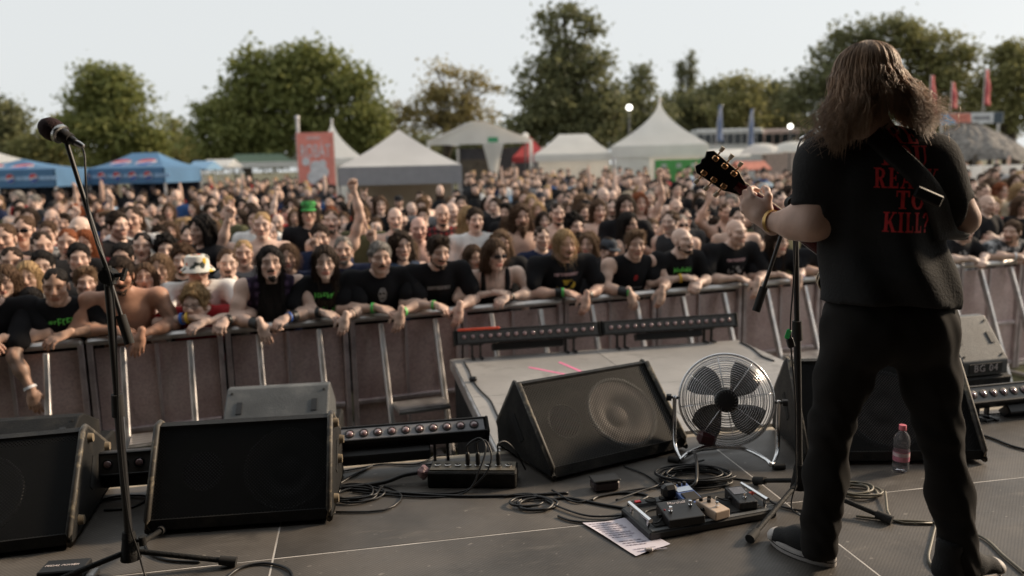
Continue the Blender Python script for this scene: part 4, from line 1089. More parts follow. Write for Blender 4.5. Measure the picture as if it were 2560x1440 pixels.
def proto(p, side, hk, shirt, bulk, hyaw, hpit):
    key = (p, side, hk, shirt, bulk, hyaw, hpit)
    if key in PROTO: return PROTO[key]
    J, hp = pose(p, side); fem = hk in ('f', 'fopen')
    if fem:
        for k, sg in (('l', -1), ('r', 1)): J['s' + k] = (sg * .165, .012, 1.415)
    M = rotm(R(hyaw), R(hpit))
    seed = len(PROTO) * 7 + 3
    Vt, Fq, T = make_body(J, hk, M, hp, bulk=bulk, female=fem, belly=.03 if bulk > 1.1 else 0, h=.016, seed=seed)
    body = np_mesh('person_body', Vt, Fq, T); body.materials.append(M_skin)
    sh = None
    if shirt: 
        q = make_shirt(J, shirt, bulk=bulk, female=fem, belly=.03 if bulk > 1.1 else 0, h=.016, seed=seed); sh = np_mesh('shirt_mesh', *q); sh.materials.append(M_cloth)
        bv = BVHTree.FromPolygons([Vector(v) for v in q[0]], [list(map(int, f_)) for f_ in q[1]])
    else: bv = None
    tr = make_trousers(J['pelvis'], ((-.12, 0, 0.02), (.12, .03, 0.02))).mesh('trousers', True); tr.materials.append(M_denim)
    PROTO[key] = (body, sh, tr, mat4(M, J['head']), bv, J['neck'], {}); return PROTO[key]
def stander(x, y, rot, height, sp):
    pr = proto(sp.get('pose', 'down'), sp.get('side', -1), sp.get('hk', 'm'), sp.get('shirt', 'tee'), sp.get('bulk', 1.02), sp.get('hyaw', 0), sp.get('hpit', 0))
    body, sh, tr, HM, bv, nk, decs = pr
    o = bpy.data.objects.new('person', body); col.objects.link(o); o.location = (x, y, 0); o.rotation_euler = (0, 0, rot); s = height / 1.77; o.scale = (s * sp.get('wide', 1), s, s)
    o.color = col4(sp.get('skin', SKIN[0])); tag(o, sp['label'], 'person', 'people in the audience')
    if sh is not None:
        c = child({'tee': 't_shirt', 'tank': 'tank_top'}.get(sp.get('shirt', 'tee'), 'sleeveless_shirt'), sh, o, None, SC[sp.get('sc', 'black')])
        if sp.get('shmat'): c.material_slots[0].link = 'OBJECT'; c.material_slots[0].material = sp['shmat']
        if sp.get('print'):
            k_ = sp['print']
            if k_ not in decs:
                st_, cl, seed = k_; d_ = decal('shirt_print', o, bv, logo_pattern(seed, 30, 12, st_), .2, (0, -.1, nk[2] - .2), (1, 0, 0), (0, 0, 1), (0, 1, 0), PRINT[cl]); decs[k_] = d_.data if d_ else None
            elif decs[k_]: child('shirt_print', decs[k_], o)
    child('trousers', tr, o, None, SC[sp.get('trousers', 'charcoal')])
    dress_head(o, HM, sp, HSC)
    if sp.get('pose') == 'phone':
        child('phone', PHONE, o, Matrix.Translation((0, -.33, 1.60)) @ Euler((R(-8), 0, R(4))).to_matrix().to_4x4())
    return o
PHONE = MB().box((0, 0, 0), (.15, .010, .075), bev=.004).mesh('phone'); PHONE.materials.append(M_black)
TAKEN = list(FRONT_POS); COUNT = len(FRONT)
def named(px, py, back, label, **sp):
    """someone whose head is at this pixel, standing this far behind the rail"""
    global COUNT
    X = 0.
    for _ in range(15):
        Y = 6.13 + .37 * X + back * 1.066; p = at(px, py, Y); X = p.x
    hgt = max(1.40, min(2.05, p.z / 1.64 * 1.77))
    sp['label'] = label; sp.setdefault('skin', SKIN[(px * 7 + py) % 4])
    # they look towards the stage
    stander(p.x, p.y, BA * .6 + R(sp.get('yaw', 0)), hgt, sp); TAKEN.append((p.x, p.y)); COUNT += 1
N = named
N(15, 700, .45, 'woman with long brown hair at the left edge behind the barrier', hk='f', hair='long', hc='brown', shirt='tee', sc='charcoal')
N(78, 752, .38, 'dark haired woman low between two men in black at far left', hk='f', hair='straight', hc='black', sc='black', yaw=12)
N(30, 652, .85, 'close cropped man in navy at the left edge, second row', hk='mstub', hair='crop', hc='dark brown', sc='navy', yaw=14)
N(107, 662, .80, 'dark haired man with black glasses near the left edge', hk='m', hair='short', hc='black', wear=('glasses',), sc='charcoal', yaw=10)
N(70, 690, .66, 'blond woman half hidden beside the man in glasses', hk='f', hair='long', hc='blond', sc='white', yaw=8)
N(213, 702, .48, 'young man with short brown hair between the tattooed arm and the shirtless man', hk='mstub', hair='swept', hc='light brown', sc='black', yaw=20)
N(197, 642, 1.05, 'man with thick black hair behind the young brown haired man', hk='m', hair='short', hc='black', sc='black', yaw=16)
N(62, 572, 1.95, 'man with sunglasses and grey camouflage shirt at left', hk='m', hair='crop', hc='brown', wear=('sunglasses',), shmat=M_camo, sc='grey')
N(14, 592, 1.75, 'shirtless man with brown cropped hair at the left edge', hk='m', hair='crop', hc='brown', shirt=None)
N(102, 612, 1.35, 'buzz cut man in black turned to the right at left', hk='mstub', hair='crop', hc='dark brown', sc='black', yaw=32, bulk=1.15)
N(170, 604, 1.65, 'man with reddish cropped hair and full black shirt at left', hk='m', hair='crop', hc='red', sc='black', yaw=6)
N(213, 606, 2.05, 'woman with red hair left of the microphone stand', hk='f', hair='bob', hc='red', sc='dark red')
N(362, 692, .46, 'laughing woman with brown hair beside the shirtless man', hk='fopen', hair='long', hc='brown', shirt='tank', sc='black', yaw=8, hpit=-8)
N(400, 668, .72, 'woman with hair tied back in charcoal tank top', hk='f', hair='tied', hc='light brown', shirt='tank', sc='charcoal')
N(457, 648, 1.02, 'curly brown haired man behind the flowery bucket hat', hk='mstub', hair='curly', hc='brown', beard='full', sc='black')
N(568, 655, .58, 'receding man with goatee, black shirt with pink print, mouth open', hk='mopen', hair='receding', hc='brown', beard='goatee', sc='black', bulk=1.15, print=('blob', 'pink', 71), yaw=10)
N(608, 630, 1.05, 'cropped blond man smiling behind the goatee man', hk='mtalk', hair='crop', hc='blond', sc='grey', yaw=8)
N(356, 612, 1.45, 'dark cropped man shouting, black shirt with white lettering', hk='mopen', hair='crop', hc='black', sc='black', print=('text', 'white', 5), yaw=6)
N(415, 622, 1.42, 'man with black curly hair behind the woman in charcoal', hk='m', hair='curly', hc='black', sc='black', yaw=10)
N(291, 560, 2.25, 'tall man in profile with black shirt and white print near the left stand', hk='mstub', hair='short', hc='dark brown', sc='black', print=('text', 'white', 6), yaw=44)
N(331, 545, 2.7, 'man in plain white shirt behind the left microphone stand', hk='mstub', hair='crop', hc='dark brown', sc='white')
N(508, 572, 1.9, 'man with bushy long black hair turned sideways', hk='mstub', hair='mane', hc='black', sc='black', bulk=1.12, yaw=-50, print=('blob', 'grey', 9))
N(308, 640, 1.15, 'person with black hair directly behind the left stand', hk='m', hair='short', hc='black', sc='black')
N(655, 560, 1.9, 'shirtless man throwing the horns above the long dark hair', hk='m', hair='crop', hc='blond', shirt=None, pose='horns', bulk=1.15)
N(720, 640, .95, 'person in navy with raised arm between the plaid man and green print woman', hk='f', hair='tied', hc='brown', sc='navy', pose='horns', side=1)
N(800, 592, 1.25, 'round faced man with short dark hair and navy shirt', hk='wide', hair='short', hc='dark brown', sc='navy')
N(828, 552, 2.15, 'shirtless bearded man punching one arm high', hk='m', hair='crop', hc='brown', beard='full', bc='black', shirt=None, pose='high', side=1, bulk=1.12, hpit=-12)
N(772, 528, 2.75, 'long haired person in green cap behind the round faced man', hk='m', hair='long', hc='dark brown', wear=('cap',), wc=(.06, .30, .08), sc='black')
N(858, 622, .85, 'grey haired man partly hidden by the moustached man', hk='m', hair='receding', hc='grey', beard='full', bc='grey', sc='navy', pose='horns', side=1)
N(1003, 612, .72, 'man with wild dark hair in sleeveless denim', hk='m', hair='mane', hc='dark brown', shirt='sleeveless', sc='denim blue', yaw=12)
N(1046, 570, 1.55, 'bald shirtless older man with narrow face', hk='mstub', hair=None, shirt=None, skin=(.62, .38, .31))
N(1105, 535, 2.6, 'bald bearded man in red and black check shirt', hk='m', hair=None, beard='full', bc='black', shmat=M_redplaid, sc='red')
N(988, 545, 2.5, 'bald man with grey beard in grey tank top', hk='m', hair=None, beard='full', bc='grey', shirt='tank', sc='grey')
N(1182, 642, .50, 'long haired man with red beard in grey shirt between two folded arms', hk='m', hair='long', hc='brown', beard='full', bc='red', sc='grey', yaw=18)
N(1252, 606, .95, 'man with long fair hair and moustache, black shirt with blue print', hk='mtalk', hair='mane', hc='light brown', beard='moustache', bc='red', sc='black', print=('blob', 'blue', 17), bulk=1.1)
N(1170, 545, 2.35, 'person with frizzy blond hair and bare shoulders facing away', hk='f', hair='mane', hc='blond', shirt='tank', sc='beige', yaw=165)
N(1302, 540, 1.75, 'shirtless man with huge brown beard and long hair', hk='m', hair='mane', hc='brown', beard='long', bc='brown', shirt=None, bulk=1.1)
N(1352, 592, 1.15, 'young man with short dark hair, navy shirt with pink print', hk='m', hair='crop', hc='dark brown', sc='navy', print=('blob', 'pink', 21), yaw=8)
N(1392, 532, 2.15, 'shirtless man with dark beard and broad chest', hk='m', hair='crop', hc='dark brown', beard='full', shirt=None, bulk=1.18)
N(1472, 608, 1.0, 'woman with curly brown hair turned sideways behind the blond man', hk='f', hair='mane', hc='light brown', sc='charcoal', yaw=-40)
N(1520, 622, .62, 'man in grey baseball cap with dark goatee', hk='wide', hair='short', hc='dark brown', beard='goatee', wear=('cap',), wc=(.07, .08, .095), sc='black', yaw=18, hpit=10)
N(1495, 524, 2.3, 'long haired man with bare arms crossed high, mouth open', hk='mopen', hair='long', hc='brown', shirt=None, pose='cross', bulk=1.1)
N(1597, 505, 2.75, 'red haired woman in low black top with raised arm', hk='f', hair='long', hc='red', shirt='tank', sc='black', pose='high', side=1)
N(1700, 560, 1.55, 'shirtless man in sunglasses raising his arm', hk='m', hair='crop', hc='grey', shirt=None, wear=('sunglasses',), pose='horns', bulk=1.1)
N(1688, 520, 2.4, 'bald man behind the man in sunglasses', hk='m', hair=None, sc='charcoal')
N(1812, 530, 2.15, 'cropped man in black tank with open hand raised', hk='mstub', hair='crop', hc='brown', shirt='tank', sc='black', pose='both')
N(2478, 515, 1.45, 'laughing blond woman in red shirt right of the guitarist', hk='fopen', hair='mane', hc='blond', sc='red', print=('blob', 'grey', 33))
N(2456, 478, 2.5, 'cropped man with moustache behind the blond woman', hk='mopen', hair='crop', hc='brown', beard='moustache', sc='grey')
N(2500, 475, 3.0, 'red haired woman in glasses at right', hk='f', hair='tied', hc='red', wear=('glasses',), shirt='tee', sc='beige')
N(2550, 512, 1.3, 'woman with brown hair and glasses at the right edge', hk='f', hair='long', hc='brown', wear=('glasses',), sc='black')
N(2545, 478, 2.3, 'blond person in sunglasses at the right edge', hk='f', hair='bob', hc='blond', wear=('sunglasses',), sc='beige')

# the rest of the crowd, row by row -------------------------------------
rc = random.Random(21)
def proj(p):
    v = A(p) - CAM; z = v @ fw; return 1280 + FPX * (v @ rt) / z, 720 - FPX * (v @ up) / z
TENTS = []     # (px left, px right, depth) in front of which the crowd ends
CROWD_END = [(-100, 520, 25), (520, 840, 30), (840, 1165, 16.5), (1165, 1340, 33), (1340, 1560, 31), (1560, 1800, 30), (1800, 2700, 26)]
cands = []
for r_ in range(0, 46):
    d = 1.2 + .68 * r_ * (1 + r_ * .008)
    sp_ = .53 + .010 * r_
    t = -30.
    while t < 60:
        t += sp_ * rc.uniform(.8, 1.25)
        b = rail_at(0) + BD * t - BN * (d + rc.uniform(-.22, .22))
        if b.y < 4: continue
        px, py = proj((b.x, b.y, 1.6))
        if not -70 < px < 2640: continue
        end = next(e for (a, c, e) in CROWD_END if a <= px <= c) if -100 <= px <= 2700 else 20
        if b.y > end + rc.uniform(-2, 1): continue
        if any((b.x - q[0]) ** 2 + (b.y - q[1]) ** 2 < .36 ** 2 for q in TAKEN): continue
        if 2085 < px < 2380: continue          # nothing of them shows behind the guitarist
        cands.append((b.y, b.x, r_, px))
cands.sort()
LOOKS = []
def rand_look():
    fem = rc.random() < .26
    sp = {}
    if fem:
        sp['hk'] = rc.choice(['f', 'f', 'f', 'fopen']); sp['hair'] = rc.choice(['long', 'long', 'straight', 'bob', 'tied', 'mane']); sp['hc'] = rc.choice(['dark brown', 'dark brown', 'brown', 'brown', 'blond', 'light brown', 'black', 'black', 'red'])
        sp['shirt'] = rc.choice(['tee', 'tee', 'tank']); sp['bulk'] = 1.02
    else:
        sp['hk'] = rc.choice(['m', 'm', 'mstub', 'mstub', 'mtalk', 'wide', 'mopen', 'mstub']); sp['hair'] = rc.choice(['short', 'short', 'crop', 'crop', 'swept', 'receding', None, None, 'long', 'curly', 'mane'])
        sp['hc'] = rc.choice(['black', 'black', 'dark brown', 'dark brown', 'dark brown', 'brown', 'brown', 'light brown', 'grey']); sp['beard'] = rc.choice([None, None, 'full', 'full', 'goatee', 'moustache', 'long'])
        sp['shirt'] = rc.choice(['tee'] * 7 + ['sleeveless', None]); sp['bulk'] = 1.02 if rc.random() < .75 or sp['shirt'] == 'sleeveless' else 1.15
        w_ = rc.random()
        if w_ < .07: sp['wear'] = ('cap',); sp['wc'] = rc.choice([(.02, .02, .022), (.05, .05, .06), (.25, .02, .02), (.4, .4, .4)])
        elif w_ < .14: sp['wear'] = ('sunglasses',)
    sp['sc'] = rc.choice(['black'] * 13 + ['charcoal', 'charcoal', 'grey', 'white', 'navy', 'red', 'olive', 'blue'])
    p = rc.random(); sp['pose'] = 'horns' if p < .05 and not fem else 'high' if p < .08 and not fem else 'cross' if p < .15 else 'phone' if p < .165 else 'down'
    if sp['pose'] != 'down': sp['hk'] = 'f' if fem else rc.choice(['m', 'mstub']); sp['shirt'] = 'tee'; sp['bulk'] = 1.02
    if sp['hk'] in ('wide', 'mtalk'): sp['bulk'] = 1.02
    sp['side'] = -1
    if sp['sc'] in ('black', 'charcoal') and sp['shirt'] == 'tee' and sp['pose'] == 'down' and rc.random() < .5: sp['print'] = rc.choice([('spiky', 'white', 2), ('blob', 'grey', 3), ('text', 'white', 4), ('blob', 'red', 5), ('spiky', 'green', 6)])
    sp['skin'] = rc.choice(SKIN[:4] + SKIN[:2]); sp['trousers'] = rc.choice(['black', 'charcoal', 'denim blue', 'olive'])
    return sp
HP = {None: 'bald', 'short': 'short {}haired', 'crop': 'close cropped {}haired', 'swept': 'swept {}haired', 'receding': 'receding {}haired', 'long': 'long {}haired', 'curly': 'curly {}haired', 'mane': 'bushy {}haired', 'straight': 'sleek long {}haired', 'bob': 'bob cut {}haired', 'tied': 'tied back {}haired'}
def where(px):
    for lim, w_ in ((130, 'at left edge'), (330, 'behind left stand'), (520, 'under right blue tent'), (740, 'left of banner'), (860, 'under red banner'), (1010, 'left under grey tent'), (1160, 'right under grey tent'),
                  (1340, 'under marquee'), (1540, 'under small white tent'), (1640, 'left under pagoda'), (1790, 'under green banner'), (2090, 'right of guitar headstock')):
        if px < lim: return w_
    return 'right of the guitarist'
SEEN = {}
NUMW = ['first', 'second', 'third', 'fourth', 'fifth', 'sixth', 'seventh', 'eighth', 'ninth', 'tenth', 'eleventh', 'twelfth', 'thirteenth', 'fourteenth', 'fifteenth', 'sixteenth', 'seventeenth', 'eighteenth', 'nineteenth', 'twentieth']
n_ind = max(0, 300 - COUNT); print('CROWD', COUNT, len(cands), cands[n_ind][0])
ind, far = cands[:n_ind], cands[n_ind:]
made = []
for (y, x, r_, px) in ind:
    sp = rand_look()
    hc = sp['hc'] + ' ' if sp['hair'] else ''
    sex = ' woman' if sp['hk'] in ('f', 'fopen') else ' man'
    base_ = HP[sp['hair']].format(hc) + sex
    bd_ = {'full': 'bearded', 'goatee': 'goatee', 'moustache': 'moustached', 'long': 'long bearded'}.get(sp.get('beard'), '')
    wr_ = sp['wear'][0] if sp.get('wear') else ''
    cl_ = 'shirtless' if sp['shirt'] is None else sp['sc'] + {'tee': ' shirt', 'tank': ' tank top', 'sleeveless': ' vest'}[sp['shirt']]
    ps_ = {'horns': 'hand raised', 'high': 'fist high', 'cross': 'arms crossed', 'phone': 'filming', 'down': ''}[sp['pose']]
    made.append((base_, bd_, wr_, cl_, ps_, where(px), r_, y, x, sp))
used_lab = set()
for (base_, bd_, wr_, cl_, ps_, wh, r_, y, x, sp) in made:
    row = NUMW[min(r_ + 1, 19)] + ' row'
    full = None
    for keep in ((bd_, wr_, cl_, ps_, wh), (bd_, wr_, cl_, ps_, row, wh), (wr_, cl_, ps_, row, wh), (bd_, cl_, ps_, row, wh), (bd_, wr_, cl_, row, wh), (cl_, row, wh), (bd_, row, wh), (row, wh)):
        c_ = ', '.join([base_] + [k for k in keep if k])
        if len(c_.split()) <= 16 and c_ not in used_lab: full = c_; break
    if full is None:
        for side_ in ('further left', 'further right', 'further back', 'nearer'):
            c_ = ', '.join([base_, cl_, row, side_, wh])
            if c_ not in used_lab: full = c_; break
    used_lab.add(full); sp['label'] = full
    stander(x, y, BA * .5 + R(rc.gauss(0, 24)), rc.gauss(1.75 if sp['hk'] not in ('f', 'fopen') else 1.66, .08), sp)
# everyone farther back reads as one mass
M_mass = objcol_mat('distant crowd', .8, vary=.1, tint=True, spec=.2)
mv, mf, mc = [], [], []
def lowsphere(c, r_, color, nu=7, nv=5, top=0., sq=1.):
    o = len(mv)
    for i in range(nv + 1):
        a = math.pi * (top + (1 - top) * i / nv) - 0
        for k in range(nu):
            t = 2 * math.pi * k / nu; mv.append((c[0] + r_[0] * math.sin(a) * math.cos(t), c[1] + r_[1] * math.sin(a) * math.sin(t), c[2] + r_[2] * math.cos(a))); mc.append(color)
    for i in range(nv):
        for k in range(nu): mf.append((o + i * nu + k, o + i * nu + (k + 1) % nu, o + (i + 1) * nu + (k + 1) % nu, o + (i + 1) * nu + k))
for (y, x, r_, px) in far:
    hh = rc.gauss(1.73, .075); hh += max(0., y - 14) * .018; z = hh - .12; sk_ = rc.choice(SKIN[:4]); hcl = HC[rc.choice(['black', 'black', 'dark brown', 'dark brown', 'dark brown', 'brown', 'light brown', 'blond'])]
    scl = SC[rc.choice(['black'] * 11 + ['charcoal', 'grey', 'white', 'navy', 'red', 'blue', 'light blue', 'beige'])]
    if rc.random() < .08: scl = sk_
    lowsphere((x, y, z), (.078, .095, .115), sk_); 
    if rc.random() < .85: lowsphere((x, y + .018, z + .042), (.088, .098, .095), hcl)
    if rc.random() < .25: lowsphere((x, y + .05, z - .12), (.10, .07, .2), hcl)
    lowsphere((x, y, z - .42), (.23, .14, .27), scl); lowsphere((x, y, z - .85), (.19, .14, .42), scl); lowsphere((x, y, .42), (.17, .14, .45), SC['charcoal'])
    if rc.random() < .06:
        sg = rc.choice((-1, 1)); lowsphere((x + sg * .25, y - .05, z + .12), (.045, .045, .24), sk_)
if mf:
    co = np_mesh('crowd', A(mv), A(mf), A(mc)); o = link('crowd', co, M_mass); o.color = (1, 1, 1, 1); tag(o, 'dense distant crowd of heads filling the field before the tents', 'crowd', kind='stuff')
# ================================================================== STAGE GEAR
M_tolex = mat('textured black cabinet paint', (.010, .010, .010), .66, vary=.4, scale=5, bump=.35, bscale=160, dirt=(.07, .062, .05), dscale=7, damt=.3, spec=.25)
M_edge = mat('chipped cabinet edge', (.045, .04, .034), .6, vary=.6, scale=25, dirt=(.30, .25, .17), dscale=22, damt=.8)
M_greycab = mat('dusty cabinet paint greyed by sky', (.10, .105, .108), .55, vary=.25, scale=6, bump=.2, bscale=140, dirt=(.20, .20, .19), dscale=6, damt=.5)  # grey of the reflected sky is put into the paint colour
M_rubber = mat('black rubber', (.018, .017, .016), .8, vary=.3)
M_tanrub = mat('dusty rubber foot', (.19, .15, .10), .8, vary=.3, scale=30)
M_cable = mat('black cable', (.014, .014, .015), .42, vary=.15)
M_steel = mat('satin steel', (.45, .44, .43), .3, 1.0, vary=.15, rvary=.1)
M_chrome = mat('chrome', (.85, .85, .86), .22, 1.0, vary=.06, rvary=.05)
M_white = mat('white marking paint', (.62, .56, .56), .7, vary=.25, scale=40)
M_cone = mat('paper speaker cone', (.20, .17, .155), .6, vary=.3, scale=20)
def grille_material(name, color, pitch, hole, rough=.45):
    mt, n, l, b = nodes_of(name)
    b.inputs['Base Color'].default_value = (*color, 1); b.inputs['Roughness'].default_value = rough; b.inputs['Specular IOR Level'].default_value = .25
    tc = n.new('ShaderNodeTexCoord'); mp = n.new('ShaderNodeMapping'); mp.inputs['Scale'].default_value = (1 / pitch, 1 / pitch, 0); mp.inputs['Rotation'].default_value = (0, 0, R(45))
    l.new(tc.outputs['Object'], mp.inputs[0])
    vo = n.new('ShaderNodeTexVoronoi'); vo.voronoi_dimensions = '2D'; vo.inputs['Scale'].default_value = 1; vo.inputs['Randomness'].default_value = 0
    l.new(mp.outputs[0], vo.inputs['Vector'])
    gt = n.new('ShaderNodeMath'); gt.operation = 'LESS_THAN'; gt.inputs[1].default_value = hole; l.new(vo.outputs[0], gt.inputs[0])
    tr = n.new('ShaderNodeBsdfTransparent'); mx = n.new('ShaderNodeMixShader')
    l.new(gt.outputs[0], mx.inputs[0]); l.new(b.outputs[0], mx.inputs[1]); l.new(tr.outputs[0], mx.inputs[2]); l.new(mx.outputs[0], n['Material Output'].inputs['Surface'])
    return mt
M_grille = grille_material('perforated steel grille', (.024, .023, .022), .0108, .36, .5)
M_grille_dark = grille_material('fine black grille', (.009, .009, .009), .0095, .30, .6)
def wedge(label, front_left, rot, W, prof, gtop, cone_u, cone_r, grille, group='stage monitor wedges', feet=(), horn_u=None, cone=M_cone):
    """floor monitor: profile (y, z) with the grille running from prof[1] to prof[2]"""
    t = thing('stage_monitor', label, 'monitor speaker', (front_left[0], front_left[1], STAGE), R(rot), group)
    th = .022
    for x0 in (0, W - th):
        sp = MB().prism(prof, x0, x0 + th).build('side_panel', M_tolex, t)
        bv = sp.modifiers.new('edge', 'BEVEL'); bv.width = .008; bv.segments = 2; bv.limit_method = 'ANGLE'
        # worn edge strip around the side
        e = MB(); pts = [V(x0 + th / 2, y, z) for y, z in prof]
        e.tube([p * 1.0 for p in pts], .0125, 6, closed=True); e.build('edge_moulding', M_edge, t, smooth=True)
    a, b_ = V(0, *prof[1]), V(0, *prof[2]); sl = (b_ - a); L = sl.length; sl.normalize(); nrm = V(0, -sl.z, sl.y)      # outward
    inner = [(prof[0][0] + .01, prof[0][1] + .006), tuple((a - nrm * .085)[1:]), tuple((b_ - nrm * .085)[1:])] + [(y - .01 if y > .3 else y, z - .008) for y, z in prof[3:]]
    MB().prism(inner, th, W - th).build('cabinet', M_tolex, t)
    # boards above and below the grille
    for p, q in ((prof[2], prof[3]), (prof[0], prof[1])):
        p_, q_ = V(0, *p), V(0, *q); d = q_ - p_
        nn = V(0, -d.z, d.y).normalized()
        MB().prism([tuple((p_ + nn * -.002)[1:]), tuple((q_ - nn * .002)[1:]), tuple((q_ - nn * .02)[1:]), tuple((p_ - nn * .02)[1:])], th, W - th).build('front_board', M_tolex, t)
    # grille sheet in its own plane (local x right, local y up the slope)
    gm = Matrix.Translation(V(W / 2, 0, 0) + (a + b_) / 2 - nrm * .010) @ Matrix(((1, 0, 0), (0, sl.y, nrm.y), (0, sl.z, nrm.z))).to_4x4()
    g = MB().quad((-W / 2 + th, -L / 2, 0), (W / 2 - th, -L / 2, 0), (W / 2 - th, L / 2, 0), (-W / 2 + th, L / 2, 0)).build('grille', grille, t, fix=False); g.matrix_local = gm
    # woofer behind the grille
    cx = cone_u * W; cm = gm @ Matrix.Translation((cx, -.01, -.012))
    w = MB().lathe([(cone_r * 1.16, -.03), (cone_r * 1.12, -.012), (cone_r * 1.02, -.010), (cone_r * .94, -.018), (cone_r * .88, -.012), (cone_r * .55, -.045), (cone_r * .36, -.055), (cone_r * .30, -.044), (cone_r * .15, -.036), (.0005, -.034)], 40, caps=False).build('woofer', cone, t, smooth=True); w.matrix_local = cm
    rr = MB().lathe([(cone_r * 1.18, -.02), (cone_r * 1.18, -.004), (cone_r * 1.08, -.004), (cone_r * 1.08, -.016)], 40, caps=False).build('woofer_rim', M_greycab, t, smooth=True); rr.matrix_local = cm
    if cone is M_black: rr.data.materials.clear(); rr.data.materials.append(M_black)
    if horn_u is not None:
        hm = gm @ Matrix.Translation((horn_u * W, .0, -.014)); hb = MB(); hb.lathe([(cone_r * .55, -.004), (cone_r * .5, -.004), (cone_r * .3, -.05), (.02, -.06)], 24)
        hb.build('horn', M_black, t, smooth=True).matrix_local = hm
    for (x, y, z) in feet:
        f = MB(); sgn = 1 if x > W / 2 else -1
        f.cyl((x, y, z), (x + sgn * .018, y, z), .02, .017, 14); f.cyl((x + sgn * .018, y, z), (x + sgn * .0185, y, z), .008, .008, 10); f.build('rubber_foot', M_tanrub, t, smooth='auto')
    # handle on both sides, the recess shade painted as a flat near-black plate
    yc = sum(p[0] for p in prof) / len(prof) + .02; zc = sum(p[1] for p in prof) / len(prof)
    for x in (-.0008, W + .0008):
        hd = MB(); hd.box((x, yc, zc), (.003, .13, .038), rot=Euler((R(50), 0, 0)).to_matrix()); hd.build('handle_slot', mat('painted hollow shade', (.004, .004, .004), .9), t)
    return t
PC = [(0, .02), (.012, .062), (.30, .368), (.335, .368), (.51, .13), (.50, .02)]
wc_t = wedge('monitor wedge with round woofer showing through dusty perforated grille, beside the fan', (.153, 3.253), 28.5, .755, PC, 0, .16, .155, M_grille, horn_u=-.26)
for px, py in ((.12, .10), (.7, .10), (.12, .9), (.7, .9)): pass
PB = [(0, .02), (.004, .06), (.21, .362), (.25, .366), (.48, .22), (.50, .02)]
wedge('large black monitor wedge behind the left microphone stand, grille facing camera', (-1.405, 2.83), 6.5, .695, PB, 0, .24, .14, M_grille_dark, horn_u=-.22, cone=M_black, feet=((.695, .23, .33), (.695, .40, .20), (.695, .30, .15), (.695, .10, .06)))
PL = [(0, .02), (.004, .06), (.30, .355), (.34, .36), (.61, .20), (.62, .02)]
r14 = R(14)
wedge('black monitor wedge cut off by the left edge with four dusty feet on its side', (-1.625 - .72 * math.cos(r14), 2.74 - .72 * math.sin(r14)), 14, .72, PL, 0, 0, .14, M_grille_dark, cone=M_black, feet=((.72, .33, .315), (.72, .56, .20), (.72, .50, .06), (.72, .10, .07)))
PR_ = [(0, .02), (.006, .06), (.28, .41), (.32, .412), (.50, .2), (.5, .02)]
wedge('black monitor wedge standing behind the guitarist legs, water bottle in front', (1.285, 3.385), -2, .80, PR_, 0, .02, .16, M_grille_dark, horn_u=.34)
# front fills standing on subwoofers in the pit ---------------------------
def pit_stack(px, py, Y, rot, W, lab_top, lab_sub, mtop, letters=None, hgt=.34, D=.42):
    c = at(px, py, Y); z0 = c.z
    s = thing('subwoofer', lab_sub, 'subwoofer', (c.x, c.y, 0), R(rot), 'subwoofers in the pit')
    MB().box((0, .3, z0 / 2 - .004), (W + .06, .62, z0 - .01), bev=.012).build('cabinet', M_tolex, s)
    for sx in (-1, 1): MB().box((sx * (W / 2 + .031), .3, z0 * .6), (.006, .14, .07), bev=.002).build('handle', M_rubber, s)
    MB().box((0, .612, z0 / 2), (W, .006, z0 - .06)).build('grille', M_grille_dark, s)
    t = thing('front_fill_speaker', lab_top, 'speaker', (c.x, c.y, z0), R(rot), 'front fill speakers')
    prof = [(0, 0), (0, .09), (.20, hgt), (.26, hgt), (D + .05, .10), (D + .05, 0)]
    o = MB().prism(prof, -W / 2, W / 2).build('cabinet', mtop, t); bv = o.modifiers.new('b', 'BEVEL'); bv.width = .008; bv.segments = 2
    d = V(0, .20, hgt - .09); L = d.length; ang = math.atan2(d.z, d.y)
    for sx in (-1, 1):
        MB().box((sx * W * .36, .10 - .001, .09 + (hgt - .09) * .5 + .002), (.03, .075, .006), rot=Euler((ang, 0, 0)).to_matrix()).build('rigging_slot', M_black, t)
        for q in (.12, .88): MB().cyl((sx * (W / 2 - .03), .2 * q - .002, .09 + (hgt - .09) * q), (sx * (W / 2 - .03), .2 * q - .005, .093 + (hgt - .09) * q), .007, n=10).build('bolt', M_rubber, t)
    MB().prism([(D + .052, .01), (D + .052, .095), (.27, hgt - .02), (.265, hgt - .01)][::-1], -W / 2 + .03, W / 2 - .03).build('grille', M_grille_dark, t)
    if letters:
        MB().box((0, -.003, .045), (W * .72, .004, .062), bev=.001).build('name_plate', M_black, t)
        text('lettering', letters, .062, M_white, t, (0, -.0062, .045), (R(90), 0, 0), .0006, space=1.15)
    return t
pit_stack(690, 1108, 4.15, 7, .56, 'grey speaker cabinet seen from behind, above the large black wedge', 'black subwoofer in the pit under the grey speaker cabinet', M_greycab, hgt=.26)
pit_stack(55, 1175, 3.80, 9, .44, 'dark speaker cabinet top with oval hole at the left edge', 'black subwoofer in the pit at the left edge', M_tolex, hgt=.20)
pit_stack(2462, 938, 4.75, 14, .34, 'grey speaker cabinet stencilled BG 04 right of the guitarist legs', 'black subwoofer in the pit under the stencilled speaker', M_greycab, 'BG 04', hgt=.33, D=.36)
